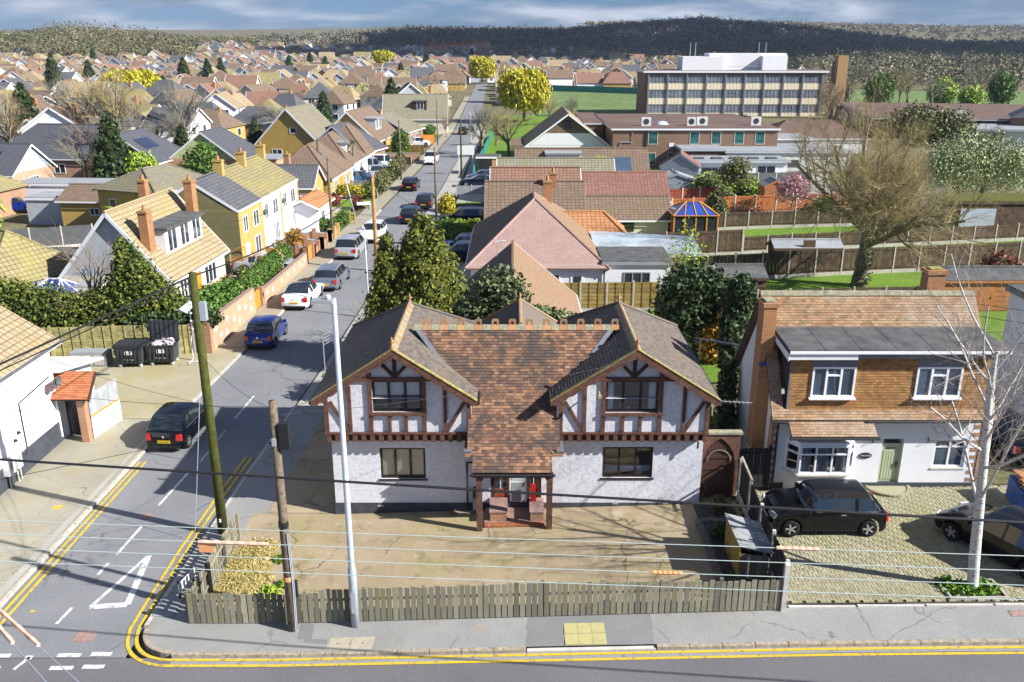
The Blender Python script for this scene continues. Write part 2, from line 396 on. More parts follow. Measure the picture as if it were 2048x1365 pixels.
glass('glass_dark', (.025, .032, .042)); glass('glass_blue', (.045, .075, .115)); glass('car_glass', (.012, .017, .022)); glass('solar', (.006, .014, .05), .12); glass('glass_green', (.02, .10, .10)); glass('cons_blue', (.02, .06, .26), .12); glass('cons_pale', (.40, .45, .47), .2)
def clear_glass():
    t = NT('glass_clear'); N = t.N; L = t.L; N.remove(t.b)
    tr = N.new('ShaderNodeBsdfTransparent'); tr.inputs[0].default_value = (.9, .93, .95, 1); gl = N.new('ShaderNodeBsdfGlossy'); gl.inputs['Roughness'].default_value = .02
    lw = N.new('ShaderNodeLayerWeight'); p_ = t.math('POWER', lw.outputs['Facing'], 3.0); f_ = t.math('ADD', t.math('MULTIPLY', p_, .8), .09); mx = N.new('ShaderNodeMixShader')
    L.new(f_, mx.inputs[0]); L.new(tr.outputs[0], mx.inputs[1]); L.new(gl.outputs[0], mx.inputs[2]); L.new(mx.outputs[0], N['Material Output'].inputs[0])
clear_glass()
plain('blind_beige', (.66, .56, .40), .9, var=.06); plain('curtain', (.78, .8, .84), .9, var=.08); plain('curtain_grey', (.30, .32, .36), .9, var=.15)
def asphalt(name, c, c2, sc=.5, grain=260, patch=None, cracks=0.0, ccol=(.05, .05, .045), cs=.55):
    t = NT(name); a = t.ramp(t.noise(sc, 8, .62), [(.32, c), (.68, c2)])
    g = t.ramp(t.noise(38, 3, .85), [(.3, .66), (.5, 1.0), (.72, 1.45)]); a = t.mix(1.0, a, g, 'MULTIPLY')
    if patch:
        for (pc, s, lo, hi, f) in patch: a = t.mix(t.ramp(t.noise(s, 7, .65), [(lo, 0.0), (hi, f)]), a, pc)
    h = t.noise(grain * .6, 3, .7)
    if cracks:
        n = t.n('ShaderNodeTexNoise'); n.inputs['Scale'].default_value = 1.3; n.inputs['Detail'].default_value = 6; t.L.new(t.pos(), n.inputs['Vector'])
        vv = t.mix(.5, t.pos(), n.outputs['Color'], 'ADD')
        v = t.n('ShaderNodeTexVoronoi'); v.feature = 'DISTANCE_TO_EDGE'; v.inputs['Scale'].default_value = cs; t.L.new(vv, v.inputs['Vector'])
        ck = t.ramp(v.outputs['Distance'], [(0, 1.0), (.004, .7), (.009, 0.0)])
        ck = t.math('MULTIPLY', ck, t.ramp(t.noise(.6, 3), [(.45, 0.0), (.55, cracks)])); a = t.mix(ck, a, ccol)
    t.col(a); t.bump(h, .35, .006); return t.fin(.9, .25)
asphalt('asphalt_road', (.175, .182, .19), (.215, .221, .227), .35, 240, [((.17, .16, .145), .25, .55, .75, .4)], .5, (.05, .05, .05), .25)
asphalt('asphalt_main', (.125, .121, .126), (.16, .155, .159), .3, 220, [((.10, .095, .09), 1.2, .5, .8, .3)])
asphalt('asphalt_pave', (.235, .238, .23), (.29, .29, .272), .5, 200, [((.20, .19, .14), .4, .52, .75, .5)], .5, (.06, .06, .05), .35)
asphalt('asphalt_patch', (.175, .18, .176), (.21, .215, .208), .7, 200)
asphalt('pave_left', (.27, .25, .195), (.34, .315, .245), .6, 180, [((.31, .27, .12), .5, .5, .7, .5)], .7, (.09, .085, .06), .5)
asphalt('forecourt', (.28, .22, .14), (.37, .295, .195), .45, 190, [((.28, .245, .10), .5, .48, .64, .6), ((.15, .14, .05), 1.1, .54, .68, .7), ((.42, .36, .28), 2.1, .56, .68, .6), ((.12, .09, .06), .8, .63, .70, .6)], .9, (.07, .065, .03), .45)
asphalt('yard', (.31, .275, .18), (.39, .35, .24), .35, 160, [((.33, .29, .11), .3, .48, .66, .6), ((.21, .22, .07), .8, .6, .75, .6)], .8, (.15, .13, .06), .35)
asphalt('garden_paving', (.30, .29, .26), (.38, .37, .33), .8, 90)
plain('kerb_stone', (.40, .37, .31), .9, c2=(.46, .43, .36), var=.25, scale=6, bump=.4, bscale=50); plain('kerb_granite', (.30, .25, .19), .9, c2=(.36, .31, .24), var=.3, scale=9, bump=.5, bscale=60)
def worn(name, c, under, scale=7, lo=.36, hi=.47):
    t = NT(name); f = t.ramp(t.noise(scale, 7, .75), [(lo, 0.0), (hi, 1.0)]); g = t.ramp(t.noise(90, 3, .7), [(.3, .82), (.7, 1.1)]); t.col(t.mix(f, under, t.mix(1.0, c, g, 'MULTIPLY'))); t.fin(.8, .25)
worn('paint_yellow', (.62, .43, .035), (.13, .13, .12)); worn('paint_white', (.66, .67, .67), (.14, .14, .14), 5, .34, .5); worn('paint_faint', (.36, .36, .34), (.16, .155, .14), 9, .45, .6); worn('tactile_yellow', (.50, .45, .19), (.38, .35, .18), 4, .35, .6)
worn('tactile_grey', (.30, .31, .31), (.24, .24, .24), 4); plain('cover_iron', (.20, .17, .15), .7, .4, .2, var=.25, scale=8); plain('cover_conc', (.40, .36, .27), .9, var=.15, scale=5); plain('rust_pink', (.30, .20, .17), .85, var=.3, scale=8)
def grassy(name, stops, s1=.25, s2=8):
    t = NT(name); a = t.ramp(t.noise(s1, 7, .7), stops); g = t.ramp(t.noise(s2, 5, .75), [(.3, .5), (.7, 1.45)]); t.col(t.mix(1.0, a, g, 'MULTIPLY')); t.bump(t.noise(s2 * 2, 4, .7), .6, .06); t.fin(.95, .15)
grassy('lawn', [(.3, (.10, .19, .022)), (.7, (.165, .265, .035))], .35, 9); grassy('field', [(.35, (.11, .17, .055)), (.7, (.17, .225, .085))], .05, .35)
grassy('earth', [(.3, (.10, .10, .045)), (.55, (.17, .15, .085)), (.75, (.10, .13, .035))], .12, 3); grassy('soil', [(.3, (.05, .045, .032)), (.7, (.10, .09, .06))], 1.2, 14); grassy('straw', [(.3, (.30, .24, .075)), (.7, (.44, .36, .13))], 1.5, 18); grassy('slate_bed', [(.3, (.06, .058, .05)), (.7, (.13, .125, .105))], 1.0, 9)
def leaf(name, a, b, c=None, rough=.55, spec=.3, trans=.25):
    t = NT(name); f = t.island(); n = t.noise(.55, 4, .6)
    k = t.math('ADD', t.math('MULTIPLY', f, .55), t.math('MULTIPLY', n, .5))
    t.col(t.ramp(k, [(.15, a), (.5, b), (.9, c or shade(b, 1.35))])); t.fin(rough, spec)
leaf('leaf_gold', (.065, .09, .012), (.16, .185, .02), (.34, .29, .03)); leaf('leaf_green_gold', (.035, .06, .012), (.085, .12, .02), (.21, .21, .03)); leaf('leaf_dark', (.014, .030, .008), (.030, .058, .014), (.065, .10, .03), .55, .35); leaf('leaf_laurel', (.045, .065, .025), (.11, .14, .055), (.24, .27, .13), .55, .35)
leaf('leaf_hedge', (.035, .085, .012), (.075, .155, .02), (.16, .25, .05)); leaf('leaf_autumn', (.18, .10, .01), (.34, .20, .02), (.45, .20, .03)); leaf('leaf_willow', (.26, .24, .012), (.44, .40, .015), (.55, .52, .06)); leaf('leaf_lime', (.13, .22, .02), (.24, .36, .03), (.36, .44, .07)); leaf('leaf_yellow', (.25, .22, .02), (.42, .36, .02), (.55, .46, .05))
leaf('leaf_pink', (.35, .14, .19), (.52, .25, .31), (.70, .43, .47)); leaf('leaf_white', (.16, .20, .07), (.30, .35, .16), (.46, .50, .33)); leaf('leaf_olive', (.055, .065, .02), (.11, .12, .035), (.19, .19, .06)); leaf('leaf_red', (.12, .03, .03), (.22, .06, .05), (.30, .12, .06)); leaf('leaf_cypress', (.05, .08, .012), (.125, .155, .02), (.27, .25, .035)); leaf('grass_blade', (.05, .13, .012), (.12, .25, .02), (.24, .36, .04))
leaf('straw_blade', (.30, .24, .08), (.44, .36, .13), (.55, .47, .2))
plain('bark', (.15, .13, .085), .95, c2=(.20, .175, .11), var=.4, scale=6, bump=.7, bscale=25); plain('twig', (.28, .225, .135), .9, c2=(.32, .26, .115), var=.3, scale=.8); plain('twig_brown', (.25, .185, .13), .9, var=.25, scale=.8); plain('twig_pale', (.36, .33, .28), .9, var=.2); plain('twig_grey', (.20, .19, .15), .9, var=.25, scale=.5)
def birch():
    t = NT('birch_bark'); mp = t.n('ShaderNodeMapping'); mp.inputs['Scale'].default_value = (5, 5, 16); t.L.new(t.pos(), mp.inputs[0])
    f = t.noise(1.6, 6, .7, mp.outputs[0]); t.col(t.ramp(f, [(.36, (.10, .085, .07)), (.46, (.5, .48, .44)), (.7, (.72, .70, .66))])); t.bump(f, .4, .02); t.fin(.8, .3)
birch()
def attr(name, rough=.95):
    t = NT(name); a = t.n('ShaderNodeAttribute'); a.attribute_name = 'Col'; g = t.ramp(t.island(), [(0, .7), (1, 1.3)]); t.col(t.mix(1.0, a.outputs['Color'], g, 'MULTIPLY')); t.fin(rough, .15)
attr('far_wood')
# courses for walls and roofs that are too far away to pick the pieces apart
masonry('brick_orange', (.40, .17, .075), (.33, .125, .055), (.42, .36, .28)); masonry('brick_brown', (.20, .11, .065), (.27, .15, .09), (.28, .23, .18), stain=.15); masonry('brick_yellow', (.52, .34, .075), (.42, .26, .055), (.48, .38, .2), stain=.2, sc=(.3, .19, .05)); masonry('brick_mixed', (.52, .30, .17), (.34, .15, .07), (.52, .45, .36), stain=.1); masonry('brick_chimney', (.36, .13, .05), (.46, .20, .07), (.36, .27, .16)); masonry('brick_dark', (.13, .075, .05), (.18, .10, .065), (.17, .14, .11), stain=.1)
masonry('brick_peach', (.52, .27, .14), (.42, .19, .09), (.55, .45, .35), stain=.12)
def roofm(name, c1, c2, stain=.45, sc=(.16, .13, .05), bw=.33, bh=.3, ms=.02, off=0.0, d=.03, ss=.5): masonry(name, c1, c2, shade(c1, .35), bw, bh, ms, off, .9, .6, stain, sc, ss, d)
roofm('roof_brown', (.185, .13, .097), (.235, .165, .122)); roofm('roof_red', (.245, .135, .10), (.30, .17, .125), .3); roofm('roof_plum', (.225, .112, .092), (.285, .15, .12), .3); roofm('roof_grey', (.20, .185, .14), (.245, .22, .165), .5, (.25, .22, .08)); roofm('roof_slate', (.10, .105, .115), (.13, .135, .145), .15, (.15, .14, .12)); roofm('roof_tan', (.33, .26, .16), (.39, .31, .19), .5, (.30, .24, .07)); roofm('roof_moss', (.25, .215, .11), (.30, .255, .14), .5, (.33, .29, .07)); roofm('roof_orange', (.42, .19, .08), (.50, .24, .11), .3, (.3, .2, .1))
roofm('roof_pink', (.39, .26, .225), (.455, .31, .27), .35, (.22, .15, .13), .2, .12, .012, .5, .02, .7); roofm('roof_shaded', (.15, .125, .10), (.19, .155, .12), .4, (.2, .17, .08), .2, .12, .012, .5, .02); roofm('roof_b1', (.30, .19, .12), (.36, .24, .15), .4, (.24, .2, .08), .18, .11, .012, .5, .02); roofm('roof_greygreen', (.245, .23, .165), (.29, .27, .2), .5, (.2, .19, .06)); roofm('roof_charcoal', (.085, .09, .105), (.10, .105, .12), .08, (.12, .12, .12), .33, .3, .015)  # left-slope roof colour is a darker copy of the brown, shade painted in
roofm('corrugated', (.33, .31, .27), (.36, .34, .30), .4, (.2, .19, .12), .08, 40, .01, 0.0, .03)
# ------------------------------------------------------------ the setting
def sheet(name, xs, ys, off, mat, xl=None, xr=None, kind='structure', parent=None, zf=None):
    """ground-following sheet; xl/xr give its edges as functions of y"""
    mb = MB(); nx, ny = len(xs), len(ys)
    for y in ys:
        for k, x in enumerate(xs):
            X = x if xl is None else xl(y) + (xr(y) - xl(y)) * k / (nx - 1)
            mb.v.append((X, y, (zf or gz)(X, y) + off))
    for j in range(ny - 1):
        for i in range(nx - 1):
            a = j * nx + i; mb.f.append([a, a + 1, a + nx + 1, a + nx]); mb.mi.append(0)
    o = mb.build(name, mat, parent)
    if parent is None: o['kind'] = kind
    return o
def lin(a, b, n): return [a + (b - a) * i / (n - 1) for i in range(n)]
def span(a, b, step): return lin(a, b, max(2, int(abs(b - a) / step) + 2))
XS = sorted(set([-2600, -1900, -1400, -1100] + list(range(-900, 901, 45)) + [1100, 1400, 1900, 2600] + list(range(-60, 61, 6)) + [-6.5, 8.5, 22.5]))
YS = sorted(set([-60, -20, 0, 10, 18, 20, 21, 22, 24] + list(range(30, 150, 10)) + list(range(150, 400, 25)) + list(range(400, 1000, 40)) + list(range(1000, 1800, 60)) + [1900, 2050, 2200, 2400, 2600, 2800, 3200]))
terrain = sheet('terrain', XS, YS, -.2, 'earth')

RL = [(5, -15.6), (20, -15.45), (33, -15.3), (52, -14.6), (75, -13.9), (103, -13.0), (144, -11.9), (170, -11.3), (240, -12.6), (420, -16)]
RR = [(5, -10.75), (22, -10.72), (31, -10.5), (36, -10.3), (44, -10.0), (58, -9.7), (75, -9.2), (100, -8.45), (125, -8.2), (145, -7.6), (170, -6.9), (240, -8.0), (420, -11)]
xl = lambda y: interp(RL, y); xr = lambda y: interp(RR, y)
ysr = [20.3] + span(21, 110, 2.5) + span(115, 420, 12)
side_road = sheet('side_road', lin(0, 1, 5), ysr, -.1, 'asphalt_road', xl, xr)
main_road = sheet('main_road', sorted(span(-90, 90, 3) + [-6.5, 8.5]), [5.5, 10, 15, 18, 20.28], -.1, 'asphalt_main')
sheet('road_shoulder', sorted(span(-9.4, 90, 3) + [-6.5, 8.5]), [20.0, 20.29], -.095, 'asphalt_pave')
front_pave = sheet('front_pavement', sorted(span(-9.6, 90, 2) + [-6.5, 8.5]), [20.42, 21, 21.9], .0, 'asphalt_pave')
sheet('opposite_pavement', span(-90, 90, 4), [2.5, 5.4], 0, 'asphalt_pave')
# rounded corner of the pavement at the junction
cx, cy, cr = -9.45, 21.55, 1.12
arc = [(cx + cr * math.cos(a), cy + cr * math.sin(a)) for a in [R(180 + 90 * i / 10) for i in range(11)]]
mb = MB(); P = [(x, y, 0.0) for x, y in arc] + [(-9.35, 20.42, 0), (-9.35, 26.4, 0), (xr(26.4) + .13, 26.4, 0), (xr(22) + .13, 22, 0)]
mb.poly([(p[0], p[1], .001) for p in P]); o = mb.build('corner_pavement', 'asphalt_pave'); o['kind'] = 'structure'; corner_pave = o
side_pave = sheet('side_pavement', lin(0, 1, 3), span(26.4, 38, 2), .002, 'asphalt_pave', lambda y: xr(y) + .13, lambda y: xr(y) + 1.75)
sheet('side_pavement', lin(0, 1, 3), span(38.05, 200, 6), .0, 'garden_paving', lambda y: xr(y) + .13, lambda y: xr(y) + 2.0)
forecourt = sheet('forecourt', sorted(span(-9.33, 8.0, 1.2) + [-6.5]), [21.92, 23, 25, 27, 28.05], .004, 'forecourt')
sheet('side_yard', lin(0, 1, 3), span(28.07, 37.5, 2), .006, 'forecourt', lambda y: xr(y) + 1.76 if y > 26.4 else -9.3, lambda y: -6.28)
west_pave = sheet('west_pavement', lin(0, 1, 5), span(5.6, 36.5, 2), .0, 'pave_left', lambda y: -30 if y < 21 else -22.0, lambda y: xl(y) - .13)
yard = sheet('west_yard', lin(0, 1, 6), span(36.55, 46.4, 1.5), -.004, 'yard', lambda y: -26.0, lambda y: xl(y) - .13)
north_pave = sheet('west_pavement', lin(0, 1, 3), span(46.45, 300, 4), .0, 'pave_left', lambda y: xl(y) - 1.75, lambda y: xl(y) - .13)
gr = sheet('lawn', span(-26, -16.6, 2), span(46.6, 130, 6), -.05, 'garden_paving'); gr.name = 'front_gardens'
sheet('garden_ground', span(-6, 8.0, 2), span(37.6, 140, 5), -.06, 'garden_paving')

# kerbs: stones one by one
def kerb(parent, p, q, mesh, n=None, L=.915):
    p = Vector(p); q = Vector(q); d = q - p; k = n or max(1, int(round(d.length / L)))
    for i in range(k):
        c = p + d * ((i + .5) / k); a = math.atan2(d.y, d.x)
        s = d.length / k / L
        m4 = Matrix.Translation((c.x, c.y, gz(c.x, c.y) + rnd.uniform(-.006, .004))) @ Matrix.Rotation(a + rnd.uniform(-.004, .004), 4, 'Z') @ Matrix.Rotation(-math.atan2(gz(q.x, q.y) - gz(p.x, p.y), d.length), 4, 'Y') @ Matrix.Diagonal((s, 1, 1, 1))
        link('kerb_stone', mesh, parent, mat4=m4)
def kerb_mesh(mat, w=.13, L=.895):
    mb = MB(); h = .004
    prof = [(-w / 2, -.2), (-w / 2, .0), (-w / 2 + .025, .006), (w / 2, .006), (w / 2, -.2)]
    mb.prism([(-L / 2, y, z) for y, z in prof], (L, 0, 0)); return mb.mesh('kerb_stone', mat, fix=True)
kg, kc = kerb_mesh('kerb_granite'), kerb_mesh('kerb_stone')
kerb(front_pave, (-9.45, 20.36, 0), (.4, 20.36, 0), kg); kerb(front_pave, (4.0, 20.36, 0), (24, 20.36, 0), kg)
mb = MB(); mb.bx(.42, 3.98, 20.3, 20.42, -.1, .012); mb.v = [(x, y, z + gz(x, y) - (.06 if z > 0 else 0)) for x, y, z in mb.v]; mb.build('dropped_kerb', 'conc_pale', front_pave)
for a, b in zip(arc, arc[1:]): kerb(corner_pave, (*a, 0), (*b, 0), kg, 1)
def kerb_line(parent, f, y0, y1, off, mesh):
    y = y0
    while y < y1:
        a = (f(y) + off, y, 0); b = (f(min(y + .92, y1)) + off, min(y + .92, y1), 0); kerb(parent, b, a, mesh, 1) if off > 0 else kerb(parent, a, b, mesh, 1); y += .92
kerb_line(corner_pave, xr, 21.6, 26.4, .065, kc); kerb_line(side_pave, xr, 26.4, 38, .065, kc)
kerb_line(west_pave, xl, 20.6, 36.4, -.065, kc); kerb_line(north_pave, xl, 46.5, 90, -.065, kc); kerb_line(yard, xl, 36.5, 46.3, -.065, kc)

# painted lines lie on the road as sheets of their own
def ribbon(pts, w, off, mb=None):
    mb = mb or MB(); k = len(pts); Lf, Rt = [], []
    for i in range(k):
        a = Vector(pts[max(0, i - 1)]); b = Vector(pts[min(k - 1, i + 1)]); d = (b - a).normalized(); n = Vector((-d.y, d.x)) * w / 2; p = Vector(pts[i])
        for S, sg in ((Lf, 1), (Rt, -1)):
            q = p + n * sg; S.append((q.x, q.y, gz(q.x, q.y) + off))
    for i in range(k - 1): mb.poly([Rt[i], Rt[i + 1], Lf[i + 1], Lf[i]])
    return mb
for dd in (0, .24):
    r = 1.36 + dd
    path = [(-10.72 - dd, 32.8), (-10.86 - dd, 29.2), (-10.93 - dd, 25.8), (-10.9 - dd, 23), (cx - r - .05, 21.55)] + [(cx + r * math.cos(R(180 + 9 * i)), cy + r * math.sin(R(180 + 9 * i))) for i in range(1, 11)] + [(x, cy - r) for x in [-8, -6.5] + list(range(-5, 8, 2)) + [8.5] + list(range(10, 30, 2)) + [60]]
    ribbon(path, .1, -.082).build('yellow_line', 'paint_yellow', main_road)
    ribbon([(-15.17 + dd, 32.4), (-15.2 + dd, 28), (-15.22 + dd, 24), (-15.25 + dd, 20)], .1, -.094).build('yellow_line', 'paint_yellow', side_road)
for a, b, w in (((-12.5, 39.5), (-12.61, 36.8), .1), ((-12.63, 35.5), (-12.71, 32.4), .08), ((-12.85, 31.6), (-13.04, 28.8), .1), ((-13.07, 27.3), (-13.18, 25.5), .1), ((-13.24, 25.0), (-13.28, 24.3), .1), ((-13.28, 22.6), (-13.37, 21.8), .1)):
    ribbon([a, b], w, -.094).build('white_dash', 'paint_white', side_road)
for x0, x1, y in ((-12.65, -12.0, 20.4), (-11.74, -11.16, 20.45), (-12.6, -11.97, 19.87), (-11.73, -11.14, 19.92), (-13.5, -13.3, 20.3), (-14.6, -13.95, 20.38), (-14.6, -13.95, 19.85)):
    ribbon([(x0, y), (x1, y)], .16, -.09).build('give_way_dash', 'paint_white', main_road)
ribbon([(-13.55, 19.8), (-13.38, 20.32)], .1, -.09).build('give_way_dash', 'paint_white', main_road)
A, B, C_ = Vector((-12.09, 25.44)), Vector((-12.75, 22.62)), Vector((-11.68, 22.74)); mb = MB()
for p, q, w in ((A, B, .12), (C_, A, .2), (B, C_, .24)): ribbon([tuple(p), tuple(q)], w, -.093 + .001 * w, mb)
mb.build('give_way_triangle', 'paint_white', side_road)
# dropped crossing: patch, tactile slabs with blisters, covers, chalked marks
def quadpatch(name, P, off, mat, parent): 
    mb = MB(); mb.poly([(x, y, gz(x, y) + off) for x, y in P]); return mb.build(name, mat, parent)
quadpatch('reinstated_asphalt', [(.38, 20.43), (3.95, 20.43), (4.05, 21.9), (.48, 21.9)], .004, 'asphalt_patch', front_pave)
def tactile(name, x0, x1, y0, y1, nx, ny, mat, parent, base=.03):
    """blister slabs, each slab a piece of its own"""
    for i in range(nx):
        for j in range(ny):
            a, b = x0 + (x1 - x0) * i / nx, x0 + (x1 - x0) * (i + 1) / nx; c, d = y0 + (y1 - y0) * j / ny, y0 + (y1 - y0) * (j + 1) / ny
            mb = MB(); g = .004; z = gz((a + b) / 2, (c + d) / 2)
            zz = lambda x: gz(x, c)
            mb.v = []; mb.bx(a + g, b - g, c + g, d - g, base - .03, base)
            for u in range(5):
                for v in range(5):
                    px, py = a + (b - a) * (u + .5) / 5, c + (d - c) * (v + .5) / 5; q = mb.pts([(px + .017 * math.cos(k * 1.047), py + .017 * math.sin(k * 1.047), base) for k in range(6)] + [(px + .011 * math.cos(k * 1.047), py + .011 * math.sin(k * 1.047), base + .006) for k in range(6)])
                    mb.f.append([q + 6 + k for k in range(6)]); mb.mi.append(0)
                    for k in range(6): mb.f.append([q + k, q + (k + 1) % 6, q + 6 + (k + 1) % 6, q + 6 + k]); mb.mi.append(0)
            mb.v = [(x, y, zv + zz(x)) for x, y, zv in mb.v]
            mb.build(name, mat, parent)
tactile('tactile_slab', 1.48, 2.64, 20.44, 21.36, 3, 2, 'tactile_yellow', front_pave)
tactile('tactile_slab', -10.62, -10.0, 22.0, 22.95, 2, 3, 'tactile_grey', corner_pave)
cov = quadpatch('cable_cover', [(-5.2, 20.45), (-3.92, 20.45), (-3.87, 20.98), (-5.15, 20.98)], .006, 'cover_conc', front_pave)
mb = MB()
for x in (-4.9, -4.55, -4.2): mb.bx(x - .03, x + .03, 20.69, 20.74, gz(x, 20.7) + .004, gz(x, 20.7) + .012)
ribbon([(-4.53, 20.46), (-4.53, 20.97)], .012, .009, mb); mb.build('lifting_key', 'cover_iron', cov)
mb = MB(); mb.bx(-12.55, -11.98, 20.98, 21.45, -.11, -.09)
for i in range(6):
    for j in range(5): mb.bx(-12.51 + i * .09, -12.45 + i * .09, 21.02 + j * .085, 21.07 + j * .085, -.09, -.086)
mb.build('manhole_cover', 'rust_pink', side_road)
quadpatch('manhole_cover', [(-13.4, 27.9), (-12.95, 27.9), (-12.95, 28.2), (-13.4, 28.2)], -.092, 'rust_pink', side_road)
quadpatch('hydrant_mark', [(-14.45, 22.35), (-14.3, 22.35), (-14.3, 22.45), (-14.45, 22.45)], -.092, 'paint_yellow', side_road)
quadpatch('hydrant_mark', [(-16.75, 28.35), (-16.45, 28.35), (-16.45, 28.65), (-16.75, 28.65)], .004, 'paint_yellow', west_pave)
quadpatch('cover_plate', [(-16.35, 37.2), (-15.9, 37.2), (-15.9, 37.75), (-16.35, 37.75)], .004, 'conc_pale', yard)
quadpatch('cover_plate', [(14.3, 21.3), (15, 21.3), (15, 21.55), (14.3, 21.55)], .004, 'rust_pink', front_pave)
quadpatch('reinstated_asphalt', [(-6.1, 20.95), (-5.7, 20.95), (-5.75, 21.65), (-6.15, 21.65)], .003, 'asphalt_patch', front_pave)
quadpatch('reinstated_asphalt', [(-5.9, 20.8), (-5.22, 20.72), (-5.22, 20.9), (-5.9, 20.98)], .0045, 'asphalt_patch', front_pave)
o = link('chalk_writing', text_mesh('CH300', .2, 'paint_faint', 0), front_pave, mat4=Matrix.Translation((8.93, 20.8, gz(8.93, 20.8) + .005)) @ Matrix.Rotation(R(-88), 4, 'Z'))
o = link('chalk_writing', text_mesh('SW', .14, 'sleeve_orange', 0), front_pave, mat4=Matrix.Translation((-.9, 21.3, gz(-.9, 21.3) + .004)))
for t, x, y, r in (('BT', -16.2, 25.3, 60), ('CATV', -16.0, 24.2, 55), ('30E', -15.8, 22.9, 50), ('LV', -16.9, 25.2, 60), ('E', -17.1, 24.0, 50)):
    link('chalk_writing', text_mesh(t, .22, 'paint_faint', 0), west_pave, mat4=Matrix.Translation((x, y, .005)) @ Matrix.Rotation(R(r), 4, 'Z'))
quadpatch('cut_trench', [(-15.9, 22), (-15.62, 22), (-15.62, 36), (-15.75, 36)], .003, 'garden_paving', west_pave)
# ------------------------------------------------------------ tiling and window helpers
def scan(poly, v):
    xs = []
    for (a, b), (c, d) in zip(poly, poly[1:] + poly[:1]):
        if (b <= v < d) or (d <= v < b): xs.append(a + (c - a) * (v - b) / (d - b))
    xs.sort(); return list(zip(xs[::2], xs[1::2]))
def tile_roof(parent, P0, eu, ev, poly, mat, w=.165, g=.11, th=.016, part='roof_tile', n_own=0, rest='roof_tiles', own=None, jit=.003, lap=1.6, tilt=None):
    """plain tiles on the plane P0 + u*eu + v*ev inside poly (u, v); v runs up the slope from the eave"""
    P0 = Vector(P0); eu = Vector(eu).normalized(); ev = Vector(ev).normalized(); nn = eu.cross(ev).normalized()
    vmin, vmax = min(p[1] for p in poly), max(p[1] for p in poly); rows = int((vmax - vmin) / g + .5)
    L = g * lap; mb = MB(); cand = []
    for r in range(rows):
        v = vmin + r * g; off = .5 * w * (r % 2)
        for a, b in scan(poly, min(v + g * .5, vmax - .001)):
            u = a - ((a - off) % w)
            while u < b - .01:
                u0, u1 = max(u, a), min(u + w, b)
                if u1 - u0 > .025:
                    cand.append((u0, u1, v, min(v + L, vmax + .02), u1 - u0 > w * .98))
                u += w
    full = [c for c in cand if c[4]]
    mine = set()
    if n_own:
        if own: full.sort(key=own)
        mine = set(id(c) for c in full[:n_own])
    tl = MB(); gp = .0025; l2 = L
    def geo(m, u0, u1, v0, v1, lift, dz):
        P = []
        for (u, v, h) in ((u0 + gp, v0, th + lift), (u1 - gp, v0, th + lift), (u1 - gp, v1, th * .25), (u0 + gp, v1, th * .25), (u0 + gp, v0, lift - .004), (u1 - gp, v0, lift - .004), (u1 - gp, v1, -.004), (u0 + gp, v1, -.004)):
            P.append(P0 + eu * u + ev * v + nn * (h + dz))
        b = m.pts(P)
        for q in ((0, 1, 2, 3), (4, 5, 1, 0), (5, 6, 2, 1), (7, 4, 0, 3)): m.f.append([b + i for i in q]); m.mi.append(0)
    lift = th * .9
    shared = None
    for c in cand:
        j = rnd.uniform(0, jit)
        if id(c) in mine:
            if shared is None:
                m0 = MB(); sP, sE, sV, sN = P0, eu, ev, nn
                for (u, v, h) in ((gp, 0, th + lift), (w - gp, 0, th + lift), (w - gp, l2, th * .25), (gp, l2, th * .25), (gp, 0, lift - .004), (w - gp, 0, lift - .004), (w - gp, l2, -.004), (gp, l2, -.004)): m0.v.append((u, v, h))
                for q in ((0, 1, 2, 3), (4, 5, 1, 0), (5, 6, 2, 1), (7, 4, 0, 3)): m0.f.append(list(q)); m0.mi.append(0)
                shared = m0.mesh(part, mat)
            R3 = Matrix((eu, ev, nn)).transposed().to_4x4()
            link(part, shared, parent, mat4=Matrix.Translation(P0 + eu * c[0] + ev * c[2] + nn * j) @ R3 @ Matrix.Rotation(rnd.uniform(-.012, .012), 4, 'Z'))
        else: geo(mb, c[0], c[1], c[2], c[3], lift, j)
    o = mb.build(rest, mat, parent); o['kind'] = 'stuff'; return o

